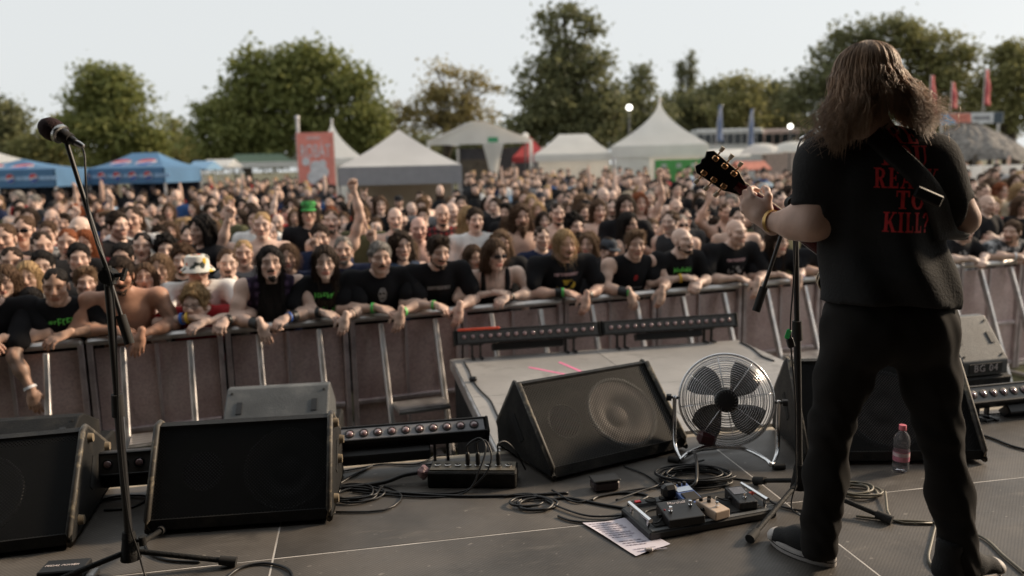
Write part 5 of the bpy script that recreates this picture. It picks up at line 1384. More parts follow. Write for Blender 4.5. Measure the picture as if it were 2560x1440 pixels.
# LED bars -----------------------------------------------------------------
M_lensmat, n_, l_, b_ = nodes_of('pinkish led lens'); b_.inputs['Base Color'].default_value = (.27, .17, .175, 1); b_.inputs['Roughness'].default_value = .12; b_.inputs['Specular IOR Level'].default_value = .9; b_.inputs['Coat Weight'].default_value = 1
M_ledface = mat('led bar face glass', (.10, .10, .10), .22, vary=.15)
M_red = mat('orange red gaffer tape', (.75, .10, .05), .5, vary=.15, scale=30)
LENS = MB().lathe([(.0165, 0), (.0155, .005), (.010, .009), (.0005, .0105)], 12).mesh('lens', True); LENS.materials.append(M_lensmat)
BEZ = MB().lathe([(.022, 0), (.022, .004), (.017, .004), (.017, 0)], 14, caps=False).mesh('lens_bezel', True); BEZ.materials.append(M_black)
def led_bar(label, c, rot, tilt, L=1.05, n=16, tape=None, leg=.12, face=None, h=.10):
    t = thing('led_bar', label, 'led bar', (c[0], c[1], STAGE), R(rot), 'LED light bars')
    zc = leg + h / 2; M = Matrix.Translation((0, 0, zc)) @ Euler((R(tilt), 0, 0)).to_matrix().to_4x4()
    def add(b, nm, m_, **k): o = b.build(nm, m_, t, **k); o.matrix_local = M; return o
    add(MB().box((0, 0, 0), (L, .075, h), bev=.008), 'housing', M_black)
    for sx in (-1, 1): add(MB().box((sx * (L / 2 + .006), 0, 0), (.014, .09, h + .012), bev=.006), 'end_cap', M_tolex)
    add(MB().box((0, -.0395, 0), (L - .02, .004, h - .022), bev=.001), 'face_glass', face or M_ledface)
    for sz in (-1, 1): add(MB().box((0, -.041, sz * (h / 2 - .006)), (L, .012, .010), bev=.003), 'face_rim', M_black)
    for k in range(n):
        x = (k + .5) / n * (L - .05) - (L - .05) / 2
        Q = M @ Matrix.Translation((x, -.0415, 0)) @ Euler((R(90), 0, 0)).to_matrix().to_4x4()
        child('lens', LENS, t, Q); child('lens_bezel', BEZ, t, Q)
    add(MB().box((0, .035, -h / 2 - .028), (L * .5, .07, .05), bev=.006), 'power_supply', M_black)
    for x in (-L * .36, L * .30):
        b = MB()
        for dx in (-.03, .03):
            b.box((x + dx, 0, leg / 2), (.012, .03, leg + .02), bev=.003)
            b.box((x + dx, -.03, .006), (.022, .09, .012), bev=.003)
        b.build('bracket', M_black, t)
        MB().cyl((x - .05, 0, leg), (x + .05, 0, leg), .012, n=10).build('bracket_knob', M_black, t, smooth='auto')
    if tape: add(MB().box((tape[0], -.004, h / 2 + .001), (tape[1], .096, .018), bev=.003), 'marking_tape', M_red)
    return t
q = lambda x, y, Y: at(x, y, Y)
led_bar('LED light bar with orange tape at the front left of the thrust platform', (.105, 5.64), 11.5, -18, tape=(-.36, .30), leg=.10)
led_bar('LED light bar at the front right of the thrust platform, next to the taped one', (1.17, 5.86), 11.5, -18, leg=.10)
led_bar('LED light bar at the stage edge right of the large black wedge', (-.655, 3.475), 10, -55, leg=.10, h=.085, face=mat('sky greyed led glass', (.20, .20, .215), .3))  # face glass coloured greyer to carry its sky reflection
led_bar('LED light bar with red tape half hidden between the two left wedges', (-1.80, 3.20), 9, -12, leg=.10, tape=(.46, .10))
led_bar('LED light bar at the right edge below the stencilled speaker', (2.80, 4.08), 13, -40, leg=.06)
# fan ------------------------------------------------------------------------
def make_fan():
    c = at(1815, 1000, 3.55); t = thing('floor_fan', 'chrome floor fan with wire cage and dark blades on the stage', 'fan', (c.x, c.y, STAGE), R(-14))
    zc = c.z - STAGE; M = Matrix.Translation((0, 0, zc)) @ Euler((R(90 - 14), 0, 0)).to_matrix().to_4x4()      # local +z faces the camera side
    r0 = .208
    def add(b, nm, m_, par=t, **k): o = b.build(nm, m_, par, **k); o.matrix_local = M; return o
    fg = MB(); bk = MB()
    for k in range(17):
        r_ = .052 + (r0 - .052) * k / 16; z = .075 - .050 * (r_ / r0) ** 3
        fg.tube([V(r_ * math.cos(a), r_ * math.sin(a), z) for a in np.linspace(0, 2 * math.pi, 49)[:-1]], .0019, 5, closed=True)
    for k in range(12):
        r_ = .07 + (r0 - .07) * k / 11; z = -.075 + .05 * (r_ / r0) ** 3
        bk.tube([V(r_ * math.cos(a), r_ * math.sin(a), z) for a in np.linspace(0, 2 * math.pi, 49)[:-1]], .0019, 5, closed=True)
    for k in range(8):
        a = 2 * math.pi * k / 8 + .2
        fg.tube([V(r_ * math.cos(a), r_ * math.sin(a), .0765 - .050 * (r_ / r0) ** 3) for r_ in np.linspace(.045, r0, 8)], .0018, 5)
        bk.tube([V(r_ * math.cos(a), r_ * math.sin(a), -.0765 + .05 * (r_ / r0) ** 3) for r_ in np.linspace(.05, r0, 8)], .0018, 5)
    add(fg, 'front_grille', M_chrome, smooth=True); add(bk, 'rear_grille', M_chrome, smooth=True)
    rim = MB(); rim.tube([V((r0 + .003) * math.cos(a), (r0 + .003) * math.sin(a), 0) for a in np.linspace(0, 2 * math.pi, 65)[:-1]], .006, 8, closed=True)
    rim.lathe([(r0 + .001, -.026), (r0 + .003, .026)], 64, caps=False); add(rim, 'rim', M_chrome, smooth=True)
    hb = add(MB().lathe([(.052, .066), (.052, .074), (.046, .080), (.03, .083), (.0005, .084)], 28), 'hub_badge', M_black, smooth='auto')
    for k in range(18):
        a = 2 * math.pi * k / 18; o = MB().box((.043 * math.cos(a), .043 * math.sin(a), .0815), (.011, .003, .002), rot=Euler((0, 0, a + .6)).to_matrix()).build('badge_slot', M_steel, hb)
    for k in range(4):
        a0 = 2 * math.pi * k / 4 + .75; b = MB(); nr, na = 7, 6
        for i in range(nr):
            r_ = .04 + .145 * i / (nr - 1); half = (.26 + .28 * math.sin(math.pi * (.15 + .72 * i / (nr - 1))))
            for j in range(na):
                a = a0 + (j / (na - 1) - .5) * 2 * half + .25 * i / nr; b.v.append((r_ * math.cos(a), r_ * math.sin(a), .022 - .05 * (j / (na - 1))))
        for i in range(nr - 1):
            for j in range(na - 1): b.f.append((i * na + j, i * na + j + 1, (i + 1) * na + j + 1, (i + 1) * na + j))
        o = add(b, 'blade', mat('dark fan blade', (.028, .027, .027), .4), smooth=True, fix=False)
        sm = o.modifiers.new('thick', 'SOLIDIFY'); sm.thickness = .003
    add(MB().lathe([(.045, .03), (.045, -.02), (.055, -.03), (.055, -.12), (.04, -.135), (.0005, -.136)], 24), 'motor', M_black, smooth='auto')
    # switch box hanging on the rear grille
    o = MB().box((-.085, -.075, zc - .165), (.085, .05, .06), rot=Euler((0, .3, .2)).to_matrix(), bev=.015).build('switch_box', mat('dark red plastic', (.07, .014, .018), .4), t)
    # tubular foot
    z1 = zc - .01; w = r0 + .024
    path = smooth_path([(-w, 0, zc), (-w, -.005, .16), (-w + .0, -.02, .05), (-w + .03, -.17, .016), (-w + .02, -.18, .016)], 6)
    fr = smooth_path([(-w, 0, zc + .01), (-w, 0, .14), (-w + .005, -.05, .045), (-w + .035, -.15, .020), (-w + .06, -.13, .035), (-w + .14, -.06, .05), (0, -.05, .052), (w - .14, -.06, .05), (w - .06, -.13, .035), (w - .035, -.15, .02), (w - .005, -.05, .045), (w, 0, .14), (w, 0, zc + .01)], 6)
    MB().tube(fr, .0095, 10).build('stand_tube', M_chrome, t, smooth=True)
    for s in (-1, 1):
        MB().cyl((s * (w - .03), -.155, .012), (s * (w + .02), -.14, .012), .014, n=10).build('rubber_foot', M_rubber, t, smooth='auto')
        k = MB(); k.cyl((s * (r0 + .004), 0, zc), (s * (w + .03), 0, zc), .007, n=8); k.cyl((s * (w + .015), 0, zc), (s * (w + .038), 0, zc), .017, n=8); k.build('tilt_knob', M_black, t, smooth='auto')
make_fan()
# microphones and stands --------------------------------------------------------
def mic_stand(label, base, feet, top, boom0, boom1, clutch, knobs=True):
    t = thing('microphone_stand', label, 'microphone stand', base, 0, 'microphone stands')
    L = lambda p: Vector(p) - Vector(base)
    hub = V(0, 0, .11)
    MB().cyl(hub, L(top) * .55 + hub * .45, .0135, n=14).build('lower_tube', M_black, t, smooth='auto')
    MB().cyl(L(top) * .53 + hub * .47, L(top), .0105, n=14).build('upper_tube', M_black, t, smooth='auto')
    c = L(top) * .55 + hub * .45; d = (L(top) - hub).normalized()
    MB().cyl(c - d * .045, c + d * .03, .021, .018, n=12).build('height_clutch', M_rubber, t, smooth='auto')
    hb = MB(); hb.cyl(V(0, 0, .05), V(0, 0, .125), .034, .022, 14); hb.cyl(V(0, 0, .125), V(0, 0, .15), .024, .019, 14); hb.cyl(V(.02, 0, .115), V(.055, 0, .115), .006, n=8); hb.cyl(V(.045, -.0, .10), V(.045, 0, .13), .012, n=10)
    hb.build('tripod_hub', M_tolex, t, smooth='auto')
    for f in feet:
        e = L(f); e.z = .017; s = V(0, 0, .075) + (e * V(1, 1, 0)).normalized() * .02 if False else V(e.x, e.y, 0).normalized() * .025 + V(0, 0, .075)
        lg = MB().cyl(s, e, .0095, n=10).build('leg', M_tolex, t, smooth='auto')
        dd = (e - s).normalized(); MB().cyl(e - dd * .045, e + dd * .012, .016, .018, 12).build('rubber_foot', M_rubber, lg, smooth='auto')
    if boom1 is not None:
        b0, b1 = L(boom0), L(boom1); MB().cyl(b0, b1, .0075, n=10).build('boom', M_black, t, smooth='auto')
        bd_ = (b1 - b0).normalized(); MB().cyl(b0 - bd_ * .01, b0 + bd_ * .085, .0155, n=12).build('boom_grip', M_rubber, t, smooth='auto')
        k = L(clutch); cb = MB(); cb.cyl(k - V(0, .02, 0), k + V(0, .02, 0), .024, n=14); cb.cyl(k - bd_ * .03, k + bd_ * .03, .016, n=10); cb.cyl(k, k + V(.055, -.01, .005), .007, n=8); cb.cyl(k + V(.05, -.02, -.012), k + V(.055, .0, .022), .008, n=8); cb.build('boom_clutch', M_tolex, t, smooth='auto')
    return t
mb = Vector((-1.325, 2.56, STAGE))
f3 = [onz(582, 1402, STAGE + .02), mb + V(-.25, -.12, 0), mb + V(-.02, .30, 0)]
tl = at(268, 700, 2.5); b0 = at(322, 852, 2.47); b1 = at(163, 346, 2.515); ck = at(272, 690, 2.49)
mic_stand('black boom microphone stand at left holding a microphone with windscreen', mb, f3, tl, b0, b1, ck)
def microphone(label, head_, tail, foam, cable_to=None, rb=.026):
    h_, t_ = Vector(head_), Vector(tail); d = (t_ - h_).normalized()
    q = d.to_track_quat('Z', 'Y').to_matrix().to_4x4(); M = Matrix.Translation(h_) @ q
    o = thing('microphone', label, 'microphone', h_, 0, 'microphones'); L = (t_ - h_).length
    Ml = q
    def add(b, nm, m_): x = b.build(nm, m_, o, smooth='auto'); x.matrix_local = Ml; return x
    add(MB().lathe([(.0005, -rb * 1.1), (rb * .6, -rb * .95), (rb * .95, -rb * .45), (rb * 1.05, .0), (rb * .98, rb * .6), (rb * .8, rb * .95), (rb * .7, rb)], 20), 'windscreen', foam)
    add(MB().lathe([(rb * .86, rb * .75), (rb * .9, rb * .8), (rb * .9, rb * 1.15), (rb * .72, rb * 1.25)], 18), 'collar', M_steel)
    add(MB().lathe([(rb * .74, rb * 1.1), (.013, L * .72), (.012, L * .86)], 16), 'body', M_black)
    add(MB().lathe([(.010, L * .8), (.010, L), (.007, L * 1.12), (.0035, L * 1.14)], 12), 'plug', M_steel)
    c = MB(); c.lathe([(.019, L * .42), (.0205, L * .43), (.019, L * .66), (.018, L * .67)], 14); add(c, 'clip', M_rubber)
    return o
microphone('black microphone with dark red windscreen on the left stand', at(128, 322, 2.52), at(200, 362, 2.50), mat('dark red foam', (.028, .008, .009), .9, bump=.6, bscale=200, vary=.3), rb=.034)
def cable(label, pts, r=.0042, m_=None, name='cable', cat='cable', group='cables on the stage', n=8, plugs=()):
    b = MB(); path = smooth_path(pts, n); b.tube(path, r, 6); o = b.build(name, m_ or M_cable, None, smooth=True)
    tag(o, label, cat, group); return o
cable('thin black cable hanging from the left microphone down its stand', [at(200, 362, 2.5), at(211, 385, 2.49), at(214, 440, 2.47), at(220, 520, 2.46), at(240, 600, 2.46), at(272, 680, 2.46), at(285, 760, 2.46), at(292, 900, 2.47), at(300, 1100, 2.49), at(322, 1300, 2.52), mb + V(.04, -.03, .10), mb + V(.07, -.05, .006), mb + V(.12, -.10, .006)], .0032)
rb_ = onz(1996, 1250, STAGE); rtop = at(1988, 505, 3.0)
mic_stand('black boom microphone stand in front of the guitarist', rb_, [onz(1878, 1342, STAGE + .02), onz(1892, 1200, STAGE + .02), onz(2222, 1296, STAGE + .02)], rtop, at(1892, 772, 2.96), at(2028, 362, 3.04), at(1980, 508, 2.99))
microphone('silver vocal microphone hidden by the guitarist hair', at(2062, 328, 2.92), at(2008, 345, 3.02), M_steel, rb=.024)
cable('black cable looping from the vocal microphone down the right stand', [at(2003, 348, 3.02), at(1994, 372, 3.0), at(1990, 420, 2.98), at(1992, 500, 2.97), at(1984, 700, 2.97), at(1976, 830, 2.97), at(1988, 1000, 2.98), at(1990, 1150, 2.99), rb_ + V(-.03, -.05, .10), rb_ + V(-.06, -.1, .006), rb_ + V(.0, -.22, .006)], .0032)
# tuner clip on the stand
tt = thing('green_tuner_clip', 'small bright green clip with black box on the right microphone stand cable', 'clip', at(1970, 835, 2.97))
MB().box((0, 0, 0), (.022, .012, .04), rot=Euler((0, .35, .3)).to_matrix(), bev=.005).build('clip_shell', mat('bright green plastic', (.05, .55, .16), .35), tt)
MB().box((.012, .004, -.035), (.026, .02, .04), rot=Euler((0, -.3, 0)).to_matrix(), bev=.004).build('clip_box', M_black, tt)
# stage box with plugged cables ---------------------------------------------------
sbx = thing('stage_box', 'black multicore stage box with row of silver connectors beside the fan wedge', 'stage box', (-.185, 3.28, STAGE), R(-4))
MB().box((0, 0, .035), (.38, .13, .07), bev=.006).build('case', M_tolex, sbx)
MB().box((0, .005, .073), (.365, .10, .004)).build('connector_panel', mat('tarnished panel', (.16, .14, .11), .5, .5, vary=.3), sbx)
for k in range(8):
    x = -.155 + k * .044; MB().lathe([(.015, 0), (.015, .006), (.011, .007), (.011, .002), (.0005, .002)], 14).build('connector', M_steel, sbx, smooth='auto', loc=(x, .002, .075))
for k, hx in ((3, .0), (4, .02), (6, .01)):
    x = -.155 + k * .044; MB().lathe([(.010, 0), (.010, .045), (.007, .055), (.0035, .058)], 10).build('plug', M_black, sbx, smooth='auto', loc=(x, .002, .079))
MB().box((-.215, -.01, .05), (.05, .06, .06), bev=.02).build('taped_gland', mat('pink plastic wrap', (.42, .26, .27), .3, vary=.3, scale=40, bump=.6, bscale=50), sbx)
def sbp(x, y, z): return sbx.matrix_basis @ V(x, y, z) if False else Vector((-.185, 3.28, STAGE)) + Matrix.Rotation(R(-4), 3, 'Z') @ V(x, y, z - (.03 if z > .12 else 0))
cable('black cable arching from the fourth stage box connector', [sbp(-.023, .002, .165), sbp(-.02, .0, .20), sbp(.03, -.0, .23), sbp(.06, -.03, .20), sbp(.04, -.08, .10), sbp(-.02, -.13, .01), sbp(-.2, -.17, .006), sbp(-.5, -.12, .006)])
cable('black cable arching from the fifth stage box connector', [sbp(.021, .002, .165), sbp(.02, -.0, .21), sbp(.06, -.01, .22), sbp(.085, -.05, .16), sbp(.05, -.09, .06), sbp(-.05, -.12, .006), sbp(-.3, -.13, .006), sbp(-.55, -.2, .006)])
cable('black cable bending from the stage box to the fan wedge', [sbp(.109, .002, .165), sbp(.11, .01, .20), sbp(.14, .04, .20), sbp(.18, .06, .12), sbp(.22, .1, .02)])
cable('thick ribbed multicore cable leaving the stage box to the left', [sbp(-.22, -.01, .05), sbp(-.30, -.02, .04), sbp(-.40, -.05, .016), sbp(-.62, -.10, .012), sbp(-.9, -.05, .012)], .010)
gx = lambda x, y, z=.006: onz(x, y, STAGE + z)
cable('black cable with connector behind the stage box', [gx(845, 1180), gx(900, 1170), gx(960, 1160), gx(1040, 1160), gx(1090, 1140), gx(1120, 1140), gx(1115, 1155), gx(1060, 1163)])
cable('black cable with inline connector right of the large wedge', [gx(840, 1215), gx(880, 1190), gx(915, 1172), gx(930, 1165)], .006)
cable('long dark cable along the floor from large wedge to fan wedge', [gx(840, 1220), gx(1000, 1232), gx(1150, 1240), gx(1300, 1238), gx(1420, 1232)], .006)
def coil(label, c, rx, ry, n, r=.0045, seed=0, m_=None, tail=None):
    r_ = random.Random(seed); pts = []
    for k in range(n * 14):
        a = 2 * math.pi * k / 14; j = 1 + .10 * math.sin(k * .37 + seed) + r_.uniform(-.04, .04)
        lay = .006 + .005 * (k // 14) * .8
        pts.append(Vector(c) + V(rx * j * math.cos(a) + .02 * math.sin(k * .11), ry * j * math.sin(a) + .02 * math.cos(k * .13), lay))
    if tail: pts += [Vector(p) for p in tail]
    return cable(label, pts, r, m_, name='cable_coil', cat='cable coil', n=3)
coil('loose black cable coil on the floor right of the large wedge', gx(890, 1240, 0), .10, .075, 4, seed=1, tail=[gx(960, 1215), gx(1005, 1240), gx(960, 1275), gx(840, 1280)])
coil('big tangled cable coil between the fan wedge and the pedalboard', gx(1735, 1200, 0), .145, .085, 9, seed=5, tail=[gx(1830, 1195), gx(1880, 1202)])
coil('small black cable coil left of the setlist', gx(1330, 1262, 0), .075, .055, 3, .006, seed=3)
coil('tan cable coil on the floor behind the guitarist left leg', gx(2135, 1232, 0), .085, .06, 5, .005, seed=8, m_=mat('olive grey cable', (.16, .145, .11), .5), tail=[gx(2230, 1300), gx(2330, 1308)])
cable('black cable curving under the fan wedge toward the coil', [gx(1560, 1165), gx(1620, 1190), gx(1680, 1240), gx(1700, 1262)], .004)
cable('black cable arc between power strip and fan wedge', [gx(1480, 1250), gx(1500, 1240), gx(1560, 1232), gx(1620, 1240), gx(1570, 1262)], .006)
cable('black cable looping in front of the power strip', [gx(1370, 1250), gx(1420, 1245), gx(1510, 1262), gx(1570, 1272)], .006)
cable('black cable looping over the coil up to the fan wedge', [gx(1700, 1148), V(.80, 3.42, STAGE + .06), gx(1742, 1190, .05), gx(1730, 1215, .03), gx(1680, 1230)], .007)
cable('black cable tail left of the tangled coil', [gx(1395, 1290), gx(1430, 1302), gx(1480, 1305), gx(1540, 1296), gx(1580, 1280)], .005)
cable('long tan cable running along the floor past the guitarist right foot', [gx(2140, 1290), gx(2230, 1300), gx(2340, 1308), gx(2450, 1340), gx(2510, 1390), gx(2560, 1432)], .005, mat('olive grey cable', (.16, .145, .11), .5))
cable('tan cable dropping beside the guitarist right shin', [gx(2345, 1290), gx(2330, 1350), gx(2322, 1400), gx(2350, 1432), gx(2390, 1460)], .005, mat('olive grey cable', (.16, .145, .11), .5))
cable('black cable on the floor right of the guitarist', [gx(2400, 1078), gx(2470, 1092), gx(2540, 1118), gx(2640, 1140)], .006)
cable('pair of black cables along the right stage edge', [gx(2400, 1030), gx(2440, 1040), gx(2490, 1046), gx(2440, 1052), gx(2410, 1040), gx(2500, 1034), gx(2600, 1024)], .005)
cable('black cable loop at the bottom left below the large wedge', [gx(560, 1450), gx(600, 1420), gx(660, 1408), gx(715, 1420), gx(730, 1445), gx(700, 1470)], .005)
cable('black cable under the left stand leg', [gx(360, 1350), gx(372, 1380), gx(420, 1400), gx(500, 1405)], .005)
cable('black cable between the two left wedges', [gx(255, 1250), gx(300, 1240), gx(370, 1242), gx(330, 1268), gx(260, 1275)], .005)
E5 = STAGE - .006
ez = lambda x, y: onz(x, y, E5 + .006)
cable('thin cable along the left side of the thrust platform', [ez(1160, 905), ez(1172, 925), ez(1182, 950), ez(1200, 975), ez(1225, 1000), ez(1240, 1030), ez(1255, 1060)], .005)
MB().box((0, 0, .012), (.05, .035, .03), bev=.008).build('cable_joint', M_black)
tag(bpy.data.objects['cable_joint'], 'small black cable joint on the thrust platform left side', 'connector'); bpy.data.objects['cable_joint'].location = ez(1183, 952)
cable('thin cable along the right rear of the thrust platform', [ez(1850, 855), ez(1880, 870), ez(1905, 890), ez(1935, 902)], .007)
for q_, (lb, pp_) in enumerate((('black cable running from the coil behind the pedalboard to the adapter', [(1690, 1262), (1720, 1240), (1700, 1215), (1760, 1205), (1850, 1225)]), ('black cable wave in front of the fan wedge', [(1380, 1225), (1440, 1255), (1500, 1240), (1580, 1225), (1660, 1215)]), ('black cable from stage box along the wedge foot', [(1260, 1240), (1330, 1235), (1400, 1268), (1475, 1290), (1560, 1288)]), ('black cable crossing behind the power strip', [(1540, 1250), (1600, 1228), (1650, 1210), (1720, 1165), (1760, 1150)]), ('thin black cable at the foot of the fan stand', [(1700, 1150), (1745, 1128), (1790, 1122), (1850, 1108)]))):
    cable(lb, [gx(*p_, .005 + .002 * q_) for p_ in pp_], .0045)
# pedalboard ---------------------------------------------------------------------
PBX, PBY = .478, 2.70
pb = thing('pedalboard', 'flat black pedalboard with chrome end handles beside the setlist', 'pedalboard', (PBX, PBY, STAGE), R(18.5))
MB().box((.27, .115, .016), (.545, .235, .032), bev=.006).build('board', M_black, pb)
MB().box((.27, .12, .0335), (.46, .17, .003), bev=.001).build('felt_strip', M_rubber, pb)
MB().box((.27, .012, .0335), (.52, .018, .003), bev=.001).build('front_trim', M_greycab, pb)
for x in (.018, .522):
    h = MB(); h.cyl((x, .03, .062), (x, .20, .062), .0085, n=10); h.cyl((x, .05, .03), (x, .05, .062), .006, n=8); h.cyl((x, .18, .03), (x, .18, .062), .006, n=8); h.build('end_handle', M_chrome, pb, smooth='auto')
def on_board(x, y, z=.035): return Vector((PBX, PBY, STAGE)) + Matrix.Rotation(R(18.5), 3, 'Z') @ V(x, y, z)
def knob(b, x, y, z, r_=.008): b.cyl((x, y, z), (x, y, z + .012), r_, r_ * .85, 12)
def pedal(label, x, y, rot, w, d, h0, h1, m_, knobs=(), switches=(), letters=None):
    t = thing('effects_pedal', label, 'effects pedal', on_board(x, y), R(18.5 + rot), 'guitar pedals')
    o = MB().prism([(-d / 2, 0), (-d / 2, h0), (d / 2, h1), (d / 2, 0)], -w / 2, w / 2).build('housing', m_, t); bv = o.modifiers.new('b', 'BEVEL'); bv.width = .004; bv.segments = 2
    zt = lambda yy: h0 + (h1 - h0) * (yy + d / 2) / d
    for kx, ky in knobs:
        b = MB(); knob(b, kx, ky, zt(ky)); b.build('knob', M_rubber, t, smooth='auto')
    for sx, sy in switches:
        b = MB(); b.cyl((sx, sy, zt(sy)), (sx, sy, zt(sy) + .006), .0075, n=6); b.cyl((sx, sy, zt(sy)), (sx, sy, zt(sy) + .016), .0045, n=10); b.cyl((sx, sy, zt(sy) + .016), (sx, sy, zt(sy) + .021), .0062, n=12); b.build('foot_switch', M_chrome, t, smooth='auto')
    for s in (-1, 1): MB().cyl((s * w / 2, .01, .02), (s * (w / 2 + .012), .01, .02), .007, n=10).build('jack', M_black, t, smooth='auto')
    return t, zt
ang_ = lambda a, b_, d: math.atan2(b_ - a, d)
p, zt = pedal('wide black two button foot switch with white script on the pedalboard', .155, .055, -4, .145, .115, .030, .052, mat('black painted steel', (.013, .013, .014), .38), switches=((-.045, -.01), (.045, .01)))
text('lettering', 'Marshall', .022, M_white, p, (0, .038, zt(.038) + .0008), (ang_(.030, .052, .115), 0, 0), .0004, shear=.2)
MB().lathe([(.004, 0), (.003, .003), (.0005, .004)], 10).build('indicator', mat('red indicator', (.6, .02, .05), .3), p, smooth=True, loc=(-.062, .005, zt(.005)))
p, zt = pedal('blue effects pedal with dark treadle at the back of the pedalboard', .255, .175, 2, .078, .135, .028, .052, mat('metallic blue enamel', (.13, .19, .40), .35, .4), knobs=((-.022, .055), (0, .055), (.022, .055)))
MB().box((0, -.028, zt(-.028) + .003), (.062, .055, .005), rot=Euler((ang_(.028, .052, .135), 0, 0)).to_matrix(), bev=.002).build('treadle', M_rubber, p)
MB().box((0, .025, zt(.025) + .0015), (.066, .03, .002), rot=Euler((ang_(.028, .052, .135), 0, 0)).to_matrix()).build('name_panel', mat('pale blue print', (.40, .50, .66), .5), p)
p, zt = pedal('beige effects pedal with three dark knobs in the middle of the pedalboard', .292, .055, 8, .068, .118, .034, .040, mat('beige enamel', (.56, .43, .33), .45, vary=.1), knobs=((-.02, .042), (.02, .042), (.0, .02)), switches=((.0, -.025),))
p, zt = pedal('small dark effects pedal at the right end of the pedalboard', .445, .095, -6, .075, .125, .030, .044, mat('dark grey hammered enamel', (.03, .03, .032), .35, .3, bump=.3, bscale=120), switches=((.0, -.03),))
MB().box((0, .025, zt(.025) + .001), (.055, .05, .0015), rot=Euler((ang_(.030, .044, .125), 0, 0)).to_matrix()).build('name_panel', mat('mirror print', (.22, .2, .2), .15, .8), p)
cable('short patch cable between the dark switch and the board end', [on_board(.08, .06, .05), on_board(.05, .04, .045), on_board(.035, .08, .04), on_board(.06, .15, .04), on_board(.13, .16, .04)], .0035)
cable('patch cable between the beige pedal and the dark pedal', [on_board(.33, .1, .055), on_board(.355, .13, .06), on_board(.38, .12, .05), on_board(.40, .10, .05)], .0035)
cable('guitar lead leaving the pedalboard with a red plug ring', [on_board(.485, .11, .055), on_board(.53, .13, .05), on_board(.57, .14, .03), on_board(.60, .12, .008), on_board(.62, .05, .006), on_board(.70, .0, .006), on_board(.9, .12, .006)], .0045)
o = MB().cyl(on_board(.497, .115, .055), on_board(.52, .126, .052), .0075, n=10).build('plug_ring', M_red); tag(o, 'red ring on the guitar lead plug at the pedalboard', 'plug')
ps = thing('power_strip', 'black power strip with red switch behind the pedalboard', 'power strip', onz(1632, 1276, STAGE), R(16))
MB().box((.03, 0, .022), (.24, .055, .044), bev=.008).build('case', M_black, ps)
for x in (-.01, .05, .11): MB().lathe([(.022, .0), (.022, .002), (.0185, .002), (.0175, -.006), (.0005, -.006)], 18).build('socket', M_rubber, ps, smooth='auto', loc=(x, 0, .0455))
MB().box((-.065, 0, .046), (.026, .018, .006), bev=.002).build('switch', mat('red switch', (.45, .015, .025), .3), ps)
pa = thing('plug_adapter', 'round dark plug adapter standing in the power strip', 'adapter', onz(1672, 1272, STAGE) + V(0, 0, .045), R(16))
b = MB(); b.box((0, 0, .03), (.062, .048, .055), bev=.014); b.cyl((.03, -.02, .0), (.045, -.03, -.02), .016, n=10); b.build('adapter_body', mat('grey black plastic', (.03, .03, .03), .35), pa)
bx = thing('plastic_case', 'small smoky plastic case under the fan wedge', 'case', gx(1512, 1222, 0), R(12))
MB().box((0, 0, .022), (.115, .07, .044), bev=.010).build('tray', mat('smoky plastic', (.06, .045, .05), .25), bx); MB().box((0, 0, .047), (.118, .073, .008), bev=.003).build('lid', M_black, bx)
# setlist ---------------------------------------------------------------------------
A0, A1, A2, A3 = [onz(x, y, STAGE + .003) for x, y in ((1456, 1309), (1590, 1391), (1676, 1361), (1562, 1297))]
M_paper = mat('white paper', (.66, .62, .70), .8, vary=.08, scale=9)
sl = thing('setlist', 'white setlist sheet with typed lines lying left of the pedalboard', 'paper', (A0 + A2) / 2)
cen = (A0 + A2) / 2; b = MB(); NP = 12
for i in range(NP + 1):
    for j in range(NP + 1):
        s_, t_ = i / NP, j / NP; p = (A0 * (1 - s_) + A3 * s_) * (1 - t_) + (A1 * (1 - s_) + A2 * s_) * t_
        e = max(abs(s_ - .5), abs(t_ - .5)) * 2; b.v.append(tuple(p - cen + V(0, 0, .0015 + .006 * max(0, e - .7) * (math.sin(7 * s_ + 5 * t_) + 1))))
for i in range(NP):
    for j in range(NP): a = i * (NP + 1) + j; b.f.append((a, a + 1, a + NP + 2, a + NP + 1))
b.build('sheet', M_paper, sl, smooth=True)
rr = random.Random(4); ux = (A3 - A0).normalized(); uy = (A1 - A0).normalized()
M_ink = mat('faded ink', (.30, .27, .33), .8, vary=.5, scale=60)
for k in range(15):
    if k in (8, 12): continue
    ln = MB(); x = .012; w_end = rr.uniform(.08, .13)
    while x < w_end:
        w = rr.uniform(.008, .022); p = A0 - cen + ux * x * .9 + uy * (.02 + k * .0185) + ux * (k * .001); p = V(p.x, p.y, .0035)
        ln.add([p, p + ux * w, p + ux * w + uy * .005, p + uy * .005], [(0, 1, 2, 3)]); x += w + .004
    ln.build('text_line', M_ink, sl, fix=False)
o = MB().box((0, 0, .006), (.03, .014, .012), bev=.004).build('tape_scrap', M_white); o.location = onz(1622, 1378, STAGE + .004); tag(o, 'tiny white scrap below the setlist corner', 'scrap')
